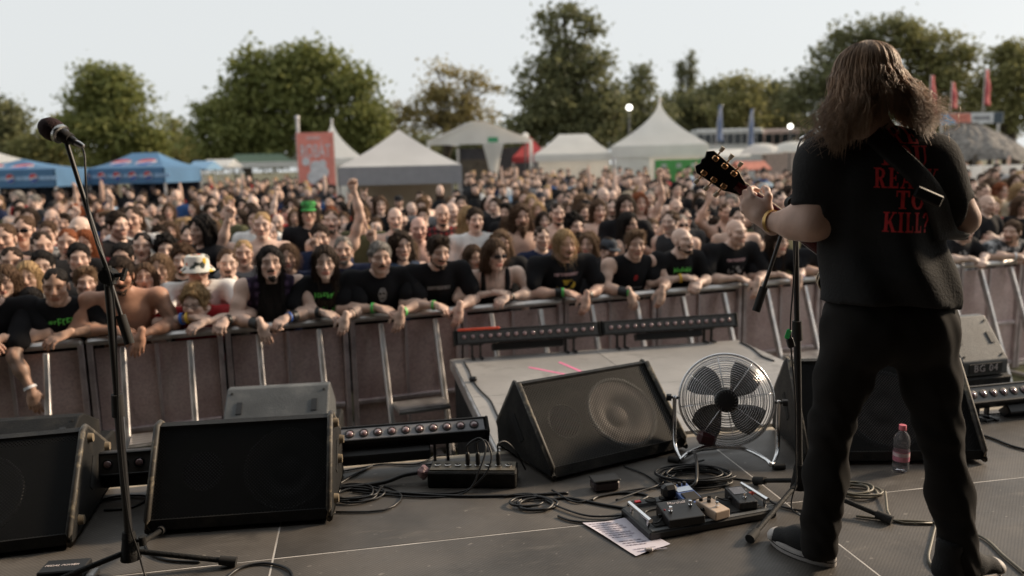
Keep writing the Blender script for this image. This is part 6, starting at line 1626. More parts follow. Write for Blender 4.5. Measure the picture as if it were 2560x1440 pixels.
# bottle -----------------------------------------------------------------------------
bt = thing('water_bottle', 'clear plastic water bottle with pink cap and label standing on the stage', 'bottle', onz(2251, 1176, STAGE))
mt, n, l, b2 = nodes_of('clear bottle plastic'); b2.inputs['Base Color'].default_value = (.86, .86, .90, 1); b2.inputs['Roughness'].default_value = .06; b2.inputs['Transmission Weight'].default_value = .92; b2.inputs['IOR'].default_value = 1.18
MB().lathe([(.020, 0), (.030, .002), (.033, .01), (.0335, .035), (.032, .04), (.0335, .045), (.0335, .10), (.030, .108), (.0335, .116), (.0335, .140), (.030, .156), (.020, .172), (.0135, .178), (.013, .19)], 24).build('shell', mt, bt, smooth=True)
MB().lathe([(.0342, .048), (.0342, .090)], 24, caps=False).build('label_sleeve', mat('pink bottle label', (.55, .20, .27), .4, vary=.3, scale=30), bt, smooth=True)
MB().lathe([(.0344, .070), (.0344, .086)], 24, caps=False).build('label_panel', mat('pale label print', (.62, .5, .52), .5, vary=.4, scale=50), bt, smooth=True)
MB().lathe([(.0155, .185), (.0155, .205), (.0145, .2065), (.0005, .2065)], 20).build('cap', mat('pink cap', (.75, .20, .25), .4), bt, smooth='auto')
# pedal power unit at the bottom left edge ------------------------------------------------
pp = thing('power_supply_box', 'black power supply box lettered PEDAL POWER at the bottom left corner', 'power supply', onz(165, 1446, STAGE), R(6))
MB().box((0, .0, .024), (.145, .09, .048), bev=.004).build('case', M_black, pp)
text('lettering', 'PEDAL POWER', .0165, M_white, pp, (-.008, -.0, .0488), (0, 0, 0), .0003, shear=.25)
MB().box((.09, -.01, .012), (.03, .06, .02), bev=.003).build('bracket', M_steel, pp)
# ================================================================== THE GUITARIST
GY = 2.45
gh = A([1.078, 2.475, 2.405])
GJ = dict(head=gh, neck=A([1.105, 2.462, 2.245]), pelvis=A([1.175, 2.45, 1.69]), sl=A([.962, 2.475, 2.185]), sr=A([1.272, 2.435, 2.18]))
GJ['el'] = A(at(2030, 562, 2.44)); GJ['wl'] = A(at(1914, 552, 2.60)); GJ['er'] = A(at(2404, 548, 2.43)); GJ['wr'] = A([1.24, 2.70, 1.90])
def guitarist():
    root_loc = V(1.2, 2.43, STAGE)
    pr = torso(GJ['pelvis'], GJ['neck'], GJ['sl'] - GJ['sr'], 1.08, 0, False, .02)
    nk = GJ['neck']; pr.append(cap(nk, gh * .6 + nk * .4, .064, .056))
    for s in 'lr':
        S, E, W = GJ['s' + s], GJ['e' + s], GJ['w' + s]; m_ = S * .45 + E * .55
        pr += [cap(nk * .9 + S * .1, S, .055, .05, k=.05), ell(S, (.07,) * 3, k=.05), cap(S, m_, .058, .054), cap(m_, E, .054, .044), cap(E, E * .64 + W * .36, .042, .043), cap(E * .64 + W * .36, W, .043, .028)]
    Vt, Fq = sdf_mesh(pr, .010, k=.045); Vt = relax(Vt, Fq, 2, .4)
    parts = [(Vt, Fq, None)]
    HM = rotm(R(176), R(0))
    parts.append(placed(head('mstub'), HM * .98, gh))
    # left hand closes on the guitar neck, right hand picks in front of the body
    parts.append(placed(hand('neck'), frame((-.52, .42, .60), (-.50, -.72, -.30)) * 1.04, GJ['wl'], mirror=True))
    parts.append(placed(hand('grip'), frame((-.6, .2, -.35), (.1, .9, .3)), GJ['wr']))
    Vt, Fq, T = merge(parts)
    Vt = Vt - A(root_loc)
    root = link('person', np_mesh('person_body', Vt, Fq, T), M_skin); root.location = root_loc; root.color = (.62, .42, .34, 1)
    tag(root, 'long haired guitarist seen from behind in black T-shirt and black jeans', 'person')
    # ---- shirt
    i = .018; pv = GJ['pelvis']
    ps_ = torso(pv + A([0, 0, .03]), nk, GJ['sl'] - GJ['sr'], 1.02, i, False, .015)
    ps_ += [ell(A([1.17, 2.45, 1.80]), (.190, .145, .16), k=.07), ell(A([1.183, 2.45, 1.70]), (.198, .150, .12), k=.07)]
    for s in 'lr':
        S, E = GJ['s' + s], GJ['e' + s]; e = S * .26 + E * .74
        ps_ += [cap(nk * .8 + S * .2, S, .058, .062, k=.06), ell(S, (.069,) * 3, k=.06), cap(S, S * .55 + e * .45, .066, .067, k=.05), cap(S * .55 + e * .45, e, .067, .074, k=.04)]
    fo = folds(5, .0045, 17); r_ = np.random.RandomState(3)
    eL = GJ['sl'] * .26 + GJ['el'] * .74; dL = unit(GJ['el'] - GJ['sl']); eR = GJ['sr'] * .26 + GJ['er'] * .74; dR = unit(GJ['er'] - GJ['sr'])
    def disp(P):
        # long drag folds running down from the shoulder blades
        x, z = P[:, 0] - 1.15, P[:, 2] - 1.7
        drag = .0095 * np.sin(38 * x + 9 * z + 2.2 * np.sin(7 * z)) * np.clip((2.2 - P[:, 2]) / .3, 0, 1) + .006 * np.sin(26 * z + 14 * x) * np.exp(-((P[:, 2] - 1.8) / .12) ** 2)
        return fo(P) + drag
    def cut(P):
        hem = 1.745 + .02 * np.sin((P[:, 0] - 1.0) * 7) - (P[:, 0] - 1.17) * .10
        c = hem - P[:, 2]
        nl = -d_ell(P, nk + A([0, .03, .085]), A([.082, .085, .085]))
        sl_ = np.where(P[:, 0] < .93, (P - eL) @ dL - .0, -1); sr_ = np.where(P[:, 0] > 1.36, (P - eR) @ dR, -1)
        return np.maximum(np.maximum(c, nl), np.maximum(sl_, sr_))
    sv, sf = sdf_mesh(ps_, .0095, k=.05, disp=disp, cut=cut); sv = relax(sv, sf, 2, .35)
    so = link('t_shirt', np_mesh('shirt_mesh', sv - A(root_loc), sf), M_cloth, root); so.color = (.025, .025, .026, 1)
    bvh = BVHTree.FromPolygons([Vector(v) for v in sv], [list(map(int, f)) for f in sf])
    # ---- back print
    S_, L_, E_, R_ = 'rect', 'line', 'ell', 'ell'
    def rect(a, b_, c, d): return lambda x, y: (x >= a) & (x <= c) & (y >= b_) & (y <= d)
    def line(x0, y0, x1, y1, w):
        def f(x, y):
            # horizontal thickness w, so stems keep a flat top and bottom
            t = (y - y0) / (y1 - y0); xc = x0 + (x1 - x0) * t; return (np.abs(x - xc) <= w / 2) & (t >= 0) & (t <= 1)
        return f
    def ringf(cx, cy, ox, oy, ix, iy, cond=None):
        def f(x, y):
            o = ((x - cx) / ox) ** 2 + ((y - cy) / oy) ** 2 <= 1; n = ((x - cx) / ix) ** 2 + ((y - cy) / iy) ** 2 <= 1
            q = o & ~n; return q & cond(x, y) if cond else q
        return f
    stem = [rect(.1, 0, .3, 1), rect(0, 0, .4, .07), rect(0, .93, .4, 1)]
    GL = {'A': (.85, [line(.40, 1, .13, 0, .10), line(.44, 1, .69, 0, .22), rect(.2, .28, .6, .36), rect(0, 0, .28, .07), rect(.5, 0, .88, .07)]),
          'R': (.85, stem + [ringf(.36, .72, .33, .28, .15, .19, lambda x, y: x > .29), line(.62, 0, .40, .47, .2), rect(.52, 0, .86, .07)]),
          'E': (.70, stem + [rect(.1, 0, .64, .09), rect(.1, .46, .5, .54), rect(.1, .91, .62, 1), rect(.56, 0, .64, .28), rect(.54, .72, .62, 1), rect(.44, .36, .5, .64)]),
          'Y': (.82, [line(.40, .42, .16, 1, .21), line(.42, .42, .66, 1, .10), rect(.3, 0, .5, .5), rect(.2, 0, .6, .07), rect(0, .93, .34, 1), rect(.52, .93, .82, 1)]),
          'O': (.82, [ringf(.4, .5, .39, .52, .18, .41)]), 'U': (.82, [rect(.1, .3, .3, 1), rect(.58, .3, .67, 1), ringf(.385, .31, .285, .33, .2, .23, lambda x, y: y < .31), rect(0, .93, .4, 1), rect(.48, .93, .78, 1)]),
          'D': (.84, stem + [ringf(.28, .5, .52, .5, .30, .41, lambda x, y: x > .28)]), 'T': (.76, [rect(.27, 0, .47, 1), rect(.02, .91, .72, 1), rect(.02, .68, .09, 1), rect(.65, .68, .72, 1), rect(.17, 0, .57, .07)]),
          'K': (.86, stem + [line(.30, .40, .68, 1, .10), line(.68, 0, .40, .56, .21), rect(.55, .93, .82, 1), rect(.55, 0, .88, .07)]), 'I': (.44, [rect(.11, 0, .31, 1), rect(0, 0, .42, .07), rect(0, .93, .42, 1)]),
          'L': (.68, stem + [rect(.1, 0, .62, .09), rect(.55, 0, .62, .32)]), '?': (.58, [ringf(.27, .72, .27, .28, .11, .18, lambda x, y: (x > .25) | (y > .74)), line(.24, .28, .33, .50, .14), ringf(.25, .1, .1, .1, .001, .001)])}
    M_redprint = mat('red screen print', (.80, .055, .065), .75, vary=.25, scale=60, dirt=(.03, .008, .008), dscale=60, damt=.35)
    def word(wd, px, py, hpx, wpx, name):
        tw = sum(GL[c][0] for c in wd) + .06 * (len(wd) - 1); Hh = 30; cell = 1.0 / Hh
        W = int(round(tw * Hh)); gx_, gy_ = np.meshgrid((np.arange(W) + .5) * cell, 1 - (np.arange(Hh) + .5) * cell); G = np.zeros((Hh, W), bool); x0 = 0
        for c in wd:
            for f in GL[c][1]: G |= f(gx_ - x0, gy_) & (gx_ - x0 > -.01) & (gx_ - x0 < GL[c][0] + .05)
            x0 += GL[c][0] + .06
        p = at(px, py, 2.33); sc_ = 2.33 / FPX; width = wpx * sc_; hh = hpx * sc_
        # cells are scaled separately in x and y
        xd = Vector((1, 0, -.05)).normalized(); ud = Vector((.02, 0, 1)).normalized() * (hh / Hh) / (width / W)
        d_ = decal('back_print', root, bvh, G, width, p, xd, ud, Vector((0, 1, 0)), M_redprint, off=.0018)
        if d_: d_.data.transform(Matrix.Translation(-root_loc)); d_['label'] = 'red serif back print reading ' + wd
    word('ARE', 2256, 334, 46, 112, ''); word('YOU', 2264, 388, 50, 122, ''); word('READY', 2268, 446, 50, 156, ''); word('TO', 2275, 500, 45, 76, ''); word('KILL?', 2268, 556, 50, 120, '')
    # ---- strap following the shirt
    def ribbon(pxs, w, off, name, m_, z0=0):
        pts = smooth_path([V(x, y, 0) for x, y in pxs], 10); Vs = []; Fs = []
        for k, q in enumerate(pts):
            t = (pts[min(k + 1, len(pts) - 1)] - pts[max(k - 1, 0)]).normalized(); nn = V(-t.y, t.x, 0)
            for s in (-1, -.5, 0, .5, 1):
                e = q + nn * (w / 2 * s); p0 = at(e.x, e.y, 2.1); p1 = at(e.x, e.y, 2.8); hit = bvh.ray_cast(p0, (p1 - p0).normalized(), 2.0)
                h_ = hit[0] if hit[0] is not None else at(e.x, e.y, 2.47)
                Vs.append(h_ - V(0, off, 0) - root_loc)
        # smooth depth so the band lies straight over the folds
        arr = A([list(v) for v in Vs]).reshape(-1, 5, 3)
        for _ in range(6): arr[1:-1, :, 1] = np.minimum(arr[1:-1, :, 1], .5 * arr[1:-1, :, 1] + .25 * (arr[:-2, :, 1] + arr[2:, :, 1]))
        mn = arr[:, :, 1].min(1, keepdims=True); arr[:, :, 1] = .4 * arr[:, :, 1] + .6 * mn
        Vs = arr.reshape(-1, 3); n5 = len(arr)
        Fs = [(5 * k + j, 5 * k + j + 1, 5 * k + j + 6, 5 * k + j + 5) for k in range(n5 - 1) for j in range(4)]
        me = bpy.data.meshes.new(name); me.from_pydata([tuple(v) for v in Vs], [], Fs); me.shade_smooth(); o = link(name, me, m_, None); o.location = root_loc
        sm = o.modifiers.new('t', 'SOLIDIFY'); sm.thickness = .003; sm.offset = 0; return o
    M_strap = mat('black nylon webbing', (.014, .014, .015), .6, vary=.2, bump=.4, bscale=300)
    o = ribbon([(2105, 262), (2165, 318), (2232, 385), (2292, 440), (2330, 495), (2350, 555), (2360, 598)], 54, .006, 'guitar_strap', M_strap)
    tag(o, 'black guitar strap crossing the guitarist back', 'strap')
    c = at(2330, 492, 2.28); bk = MB().box((0, 0, 0), (.085, .012, .034), rot=Euler((0, R(24), 0)).to_matrix(), bev=.004).build('buckle', M_black, o); bk.location = c - root_loc + V(0, .02, 0)
    # ---- jeans
    HL, KL, AL = A([1.075, 2.455, 1.66]), A(at(2078, 1065, 2.47)), A(at(2047, 1345, 2.50))
    HR, KR, AR = A([1.275, 2.44, 1.66]), A(at(2348, 1080, 2.41)), A(at(2408, 1425, 2.385))
    pj = [ell(A([1.175, 2.455, 1.71]), (.192, .152, .13), k=.06), ell(A([1.10, 2.40, 1.66]), (.10, .09, .10), k=.06), ell(A([1.25, 2.39, 1.66]), (.10, .09, .10), k=.06)]
    for Hh, K, An in ((HL, KL, AL), (HR, KR, AR)):
        pj += [cap(Hh, Hh * .5 + K * .5, .094, .082, k=.05), cap(Hh * .5 + K * .5, K, .082, .063, k=.04), cap(K, K * .55 + An * .45, .062, .063, k=.04), cap(K * .55 + An * .45, An + A([0, 0, -.03]), .063, .060, k=.04)]
    fj = folds(11, .0022, 30)
    def dj(P):
        kz = np.minimum(np.abs(P[:, 2] - 1.36), np.abs(P[:, 2] - 1.0))
        return fj(P) + .0032 * np.sin(85 * P[:, 2] + 60 * P[:, 0] + 2.5 * np.sin(33 * P[:, 0] + 20 * P[:, 1])) * np.exp(-(kz / .11) ** 2) + .0022 * np.sin(38 * P[:, 2] + 70 * P[:, 0] + 50 * P[:, 1])
    jv, jf = sdf_mesh(pj, .0095, k=.05, disp=dj, cut=lambda P: (.885 - P[:, 2])); jv = relax(jv, jf, 2, .35)
    jo = link('jeans', np_mesh('jeans_mesh', jv - A(root_loc), jf), M_denim, root); jo.color = (.017, .0155, .0145, 1)
    # ---- canvas shoes
    M_canvas = mat('black canvas', (.016, .016, .017), .85, bump=.3, bscale=250); M_sole = mat('off white rubber sole', (.50, .47, .45), .6, vary=.2, scale=30, dirt=(.12, .10, .09), dscale=30, damt=.5)
    def shoe(heel, toe, side):
        h_, t_ = Vector(heel), Vector(toe); d = (t_ - h_); L = d.length; ang = math.atan2(d.y, d.x)
        def outline(w, n=28):
            o_ = []
            for k in range(n):
                a = 2 * math.pi * k / n; x = math.cos(a); y = math.sin(a); xx = (x + 1) / 2
                wd = (.036 + .014 * math.sin(math.pi * min(1, xx * .95)) + .006 * xx) * w
                o_.append((L * (xx ** 1.0) if True else 0, wd * np.sign(y) * abs(y) ** .75))
            return o_
        sole = MB(); n = 28
        lv = [(.97, .0), (1.05, .004), (1.05, .024), (1.0, .030)]
        for w, z in lv:
            for x, y in outline(w): sole.v.append((L / 2 + (x - L / 2) * (.98 + .02 * w), y, z + .012 * max(0, x / L - .8) * 1))
        for i_ in range(len(lv) - 1):
            for k in range(n): sole.f.append((i_ * n + k, i_ * n + (k + 1) % n, (i_ + 1) * n + (k + 1) % n, (i_ + 1) * n + k))
        sole.f += [tuple(range(n))[::-1], tuple((len(lv) - 1) * n + k for k in range(n))]
        up_ = [cap((.045, 0, .055), (.055, 0, .13), .038, .042, k=.03), cap((.05, 0, .045), (L * .55, 0, .055), .040, .040, k=.03), cap((L * .5, 0, .055), (L * .82, 0, .036), .042, .030, k=.03), ell((L * .84, 0, .028), (.045, .044, .03), k=.02)]
        uv, uf = sdf_mesh(up_, .006, k=.03, cut=lambda P: np.maximum(.022 - P[:, 2], P[:, 2] - .15))
        s = bpy.data.objects.new('shoe', None); col.objects.link(s); s.parent = root; s.location = h_ - root_loc; s.rotation_euler = (0, 0, ang)
        sole.build('sole', M_sole, s, smooth='auto'); u = link('upper', np_mesh('shoe_upper', relax(uv, uf, 1, .4), uf), M_canvas, s)
        tv, tf = sdf_mesh([ell((L * .90, 0, .030), (.036, .043, .028))], .005, cut=lambda P: np.maximum(.02 - P[:, 2], L * .88 - P[:, 0])); link('toe_cap', np_mesh('toe_cap', tv, tf), M_sole, s)
        for w, z in ((1.058, .017),):
            st_ = MB(); st_.tube([V(L / 2 + (x - L / 2), y, z) for x, y in outline(w)], .0016, 5, closed=True); st_.build('sole_stripe', M_canvas, s, smooth=True)
        for k in range(5): MB().cyl((L * (.45 + .07 * k), -.03, .092 - .008 * k), (L * (.46 + .07 * k), .03, .092 - .008 * k), .003, n=6).build('lace', M_canvas, s)
    shoe(onz(2088, 1418, STAGE), onz(1930, 1352, STAGE), 'l')
    shoe((1.318, 2.352, STAGE), (1.565, 2.425, STAGE), 'r')
    # ---- hair: an inner mass and thousands of strands
    def hairmass(P):
        x, y, z = P[..., 0], P[..., 1], P[..., 2]
        f = d_ell(P, A([0, -.012, .045]), A([.086, .106, .093]))
        t = np.clip((.03 - z) / .17, 0, 1); rx = .085 + .022 * t; c_ = (np.sqrt((x / rx) ** 2 + ((y + .035) / .070) ** 2) - 1) * .07
        c_ = np.maximum(c_, np.maximum(z - .05, -(z + .045 + .02 * (np.abs(x) > .06)))); f = smin(f, c_, .03)
        f = f - ang_noise(P, 30, .003, 2)
        return np.maximum(f, (y - .055) - np.clip(z - .08, 0, 1) * 2)
    hv, hf = func_mesh(hairmass, (-.17, -.16, -.22), (.17, .14, .17), .007)
    ho = link('hair', np_mesh('hair_mass', hv + gh - A(root_loc), hf), M_hair, root); ho.color = (.10, .062, .042, 1)
    rs = np.random.RandomState(12); Vs, Fs = [], []; o_ = 0
    NS = 9500
    for k in range(NS):
        th = rs.uniform(-2.15, 2.15)            # 0 = back of the head, + = his right (screen right)
        ph = rs.uniform(0, 1.38) ** 1.0
        sx, cx = math.sin(th), math.cos(th); side = abs(sx)
        flyaway = rs.rand() < .09
        rad = 1.0 + rs.uniform(0, .06) + (.06 * rs.rand() if flyaway else 0)
        right = sx > 0
        zend = (-.052 - .055 * side ** 1.2 if right else -.055 - .10 * side ** 1.2) + rs.normal(0, .022)
        pts = []
        # over the skull
        for j in range(5):
            a = ph + (max(1.42, ph + .04) - ph) * j / 4
            pts.append(A([.0845 * sx * math.sin(a), -.014 - .104 * cx * math.sin(a), .046 + .092 * math.cos(a)]) * A([rad, rad, 1]) + (0, 0, .004 * rad))
        last = pts[-1]; spread = (.078 if right else .042) * side ** 1.4 * rs.uniform(.7, 1.15); wv = rs.normal(0, .006, 2); phz = rs.uniform(0, 6)
        n2 = 8
        for j in range(1, n2 + 1):
            t = j / n2; z = last[2] + (zend - last[2]) * (t ** (.92 if right else 1.0))
            x = last[0] + math.copysign(spread, sx) * t ** 1.35 + wv[0] * math.sin(phz + 5 * t) + (.05 * t * t * (rs.normal() + (.8 if right else -.5)) if flyaway else 0)
            y = last[1] - .050 * t ** 1.1 * (.5 + .5 * max(cx, 0)) - (.035 * t if side > .5 else 0) + wv[1] * math.sin(phz * 2 + 4 * t)
            pts.append(A([x, y, z]))
        pts = A(pts); w0 = rs.uniform(.0008, .0017); m_ = len(pts)
        off = A([[math.cos(a), math.sin(a), 0] for a in (0, 2.1, 4.2)])
        for j in range(m_):
            w = w0 * (1 if j < m_ - 3 else (m_ - j) / 4); Vs.append(pts[j] + off * w)
        for j in range(m_ - 1):
            for q in range(3): Fs.append((o_ + j * 3 + q, o_ + j * 3 + (q + 1) % 3, o_ + (j + 1) * 3 + (q + 1) % 3, o_ + (j + 1) * 3 + q))
        o_ += 3 * m_
    so_ = link('hair_strands', np_mesh('hair_strands', np.concatenate(Vs) + gh - A(root_loc), A(Fs)), M_strand, root); tag(so_, kind='stuff'); so_.color = (.40, .265, .175, 1)
    # bracelet
    ring('wrist_band', root, Vector(GJ['wl']) - root_loc, Vector(GJ['el']) - root_loc, .14, .035, .012, mat('gold bracelet', (.5, .32, .12), .35, .7))
M_strand = objcol_mat('hair strand', .5, vary=.5, scale=45, spec=.4, stretch=(1, 1, .12))
guitarist()
# ------------------------------------------------------------------ electric guitar
def make_guitar():
    B = at(2066, 630, 2.68); Tn = at(1754, 398, 2.76); gx_ = (Tn - B); L = gx_.length; gx_.normalize()
    gz = Vector((.10, 1, .22)); gz = (gz - gx_ * gz.dot(gx_)).normalized(); gy = gz.cross(gx_)
    M = Matrix((gx_, gy, gz)).transposed().to_4x4(); M.translation = B
    t = thing('electric_guitar', 'black electric guitar with gold tuners seen from the back in the guitarist hands', 'guitar', B); 
    Q = M.copy(); Q.translation = (0, 0, 0)
    def add(b, nm, m_, par=None, **k): o = b.build(nm, m_, t if par is None else par, **k); o.matrix_local = Q; return o
    M_lacq = mat('black guitar lacquer', (.008, .007, .007), .12, vary=.1); M_gold = mat('gold plating', (.72, .42, .22), .22, .95, vary=.12); M_cream = mat('cream binding', (.62, .52, .38), .5, vary=.1)
    M_mah = mat('dark cherry lacquer', (.05, .006, .008), .12, vary=.2)
    nut = L - .165
    # neck: half round back (towards -z, the player)
    nb = MB(); ns = 10
    for i in range(ns + 1):
        x = -.10 + (nut + .12) * i / ns; w = .0285 - .0065 * i / ns; d = .021 - .003 * i / ns
        for k in range(9):
            a = math.pi * k / 8; nb.v.append((x, -w * math.cos(a), -d * math.sin(a)))
    for i in range(ns):
        for k in range(8): nb.f.append((i * 9 + k, i * 9 + k + 1, (i + 1) * 9 + k + 1, (i + 1) * 9 + k))
        nb.f.append((i * 9, (i + 1) * 9, (i + 1) * 9 + 8, i * 9 + 8))
    nb.f += [tuple(range(9)), tuple(ns * 9 + k for k in range(9))]
    add(nb, 'neck', M_mah, smooth='auto')
    add(MB().box((nut / 2 - .04, 0, .004), (nut + .08, .046, .007), bev=.002), 'fingerboard', M_black)
    for s in (-1, 1): add(MB().box((nut / 2, s * .0242, .002), (nut, .002, .010)), 'binding', M_cream)
    # headstock
    hs = [(nut - .005, -.022), (nut + .02, -.030), (nut + .04, -.040), (nut + .15, -.046), (nut + .168, -.030), (nut + .160, -.012), (nut + .166, 0), (nut + .160, .012), (nut + .168, .030), (nut + .15, .046), (nut + .04, .040), (nut + .02, .030), (nut - .005, .022)]
    hb = MB(); n = len(hs)
    hb.add([(x, y, -.013) for x, y in hs] + [(x, y, .002) for x, y in hs], [tuple(range(n))[::-1], tuple(range(n, 2 * n))] + [(i, (i + 1) % n, n + (i + 1) % n, n + i) for i in range(n)])
    ho = add(hb, 'headstock', M_lacq); bv = ho.modifiers.new('b', 'BEVEL'); bv.width = .002
    eb = MB(); eb.tube([V(x, y, -.0055) for x, y in hs], .0016, 5, closed=True); add(eb, 'binding', M_cream, smooth=True)
    for s in (-1, 1):
        for k in range(3):
            x = nut + .050 + .040 * k; y = s * (.026 + .002 * k)
            b = MB(); b.box((x, y, -.019), (.022, .017, .012), bev=.003); b.cyl((x, y + s * .006, -.020), (x + .002, y + s * .034, -.020), .0028, n=8); b.cyl((x, y, .0), (x, y, .016), .004, n=8)
            tu = add(b, 'tuner', M_gold, smooth='auto')
            kb = MB(); kb.cyl((x + .002, y + s * .028, -.020), (x + .003, y + s * .046, -.020), .0065, .0085, 10); o = kb.build('tuner_button', M_cream, tu, smooth='auto'); o.scale = (1, 1, 1)
    # body outline (single cutaway), x towards the headstock
    P = []
    for x, y in [(.02, -.03), (.03, -.07), (.015, -.115), (-.04, -.135), (-.10, -.125), (-.17, -.112), (-.25, -.145), (-.33, -.165), (-.40, -.15), (-.445, -.09), (-.455, 0), (-.445, .09), (-.40, .15), (-.33, .165), (-.25, .145), (-.17, .112), (-.10, .115), (-.05, .13), (.0, .125), (.02, .095), (-.01, .07), (-.03, .05), (-.01, .03)]: P.append(V(x * .84 - .055, y * .84, 0))
    sm = smooth_path(P, 4, closed=True); n = len(sm); gb = MB()
    gb.add([(p.x, p.y, -.034) for p in sm] + [(p.x, p.y, .012) for p in sm], [tuple(range(n))[::-1], tuple(range(n, 2 * n))] + [(i, (i + 1) % n, n + (i + 1) % n, n + i) for i in range(n)])
    bo = add(gb, 'body', M_lacq)
    bd_ = MB(); bd_.tube([V(p.x, p.y, .012) for p in sm], .003, 5, closed=True); bd_.tube([V(p.x, p.y, -.034) for p in sm], .0025, 5, closed=True); add(bd_, 'binding', M_cream, smooth=True)
    for x in (-.08, -.17): add(MB().box((x, 0, .018), (.038, .07, .012), bev=.004), 'pickup', M_gold)
    add(MB().box((-.25, 0, .020), (.016, .08, .014), bev=.004), 'bridge', M_gold)
    for k in range(6):
        y = -.020 + k * .008; add(MB().cyl((nut, y * .8, .010), (-.25, y * 1.25, .026), .0006, n=4), 'string', M_steel)
make_guitar()
# ================================================================== BACKGROUND
M_canvas_w = mat('white tent fabric', (.86, .855, .84), .75, vary=.06, scale=1.2, trans=.5)
M_canvas_g = mat('grey tent fabric', (.58, .57, .565), .75, vary=.08, scale=1.0, trans=.2)
M_canvas_b = mat('blue tent fabric', (.085, .20, .36), .7, vary=.12, scale=1.5, trans=.2)
M_canvas_lb = mat('pale blue tent fabric', (.20, .36, .55), .7, vary=.1, scale=1.5, trans=.2)
M_canvas_r = mat('red tent fabric', (.42, .05, .06), .7, vary=.1, scale=1.5, trans=.2)
M_beige = mat('beige tent wall', (.40, .33, .26), .8, vary=.12, scale=1.2)
M_tentshade = mat('dark tent cloth and shade', (.05, .05, .06), .8)  # dark sheet standing in for the shade under the blue tents
M_wood = mat('grey wood', (.10, .085, .07), .8, vary=.4, scale=6)
def ground_at(px, Y): p = at(px, 450, Y); return V(p.x, p.y, 0)
def wpx(px0, px1, Y): return (px1 - px0) * Y / FPX * 1.01
def zpx(px, py, Y): return at(px, py, Y).z
M_lred = mat('logo red', (.45, .04, .05), .7); M_lwhite = mat('logo white', (.6, .6, .62), .7)
def logo_disc(par, c, right, upv, nrm, r_):
    """round red, white and blue emblem lying on the fabric"""
    c = Vector(c); right = Vector(right).normalized(); upv = Vector(upv).normalized(); nrm = Vector(nrm).normalized()
    def disc(y0, y1, rr, m_, off, nm):
        b = MB(); n = 12; pts = []
        for k in range(n + 1):
            x = -1 + 2 * k / n; w = math.sqrt(max(0, 1 - x * x)); wav = .18 * math.sin(x * 2.6)
            lo, hi = max(-w, y0 + wav), min(w, y1 + wav)
            if hi < lo: hi = lo = (max(-w, min(w, (lo + hi) / 2)))
            pts += [c + right * (x * rr) + upv * (lo * rr) + nrm * off, c + right * (x * rr) + upv * (hi * rr) + nrm * off]
        b.add(pts, [(2 * k, 2 * k + 2, 2 * k + 3, 2 * k + 1) for k in range(n)]); return b.build(nm, m_, par, fix=False)
    disc(-1.2, 1.2, r_ * 1.08, M_lwhite, .012, 'emblem'); disc(.22, 1.3, r_, M_lred, .020, 'emblem'); disc(-1.3, -.22, r_, mat('logo blue', (.02, .07, .30), .7), .020, 'emblem')
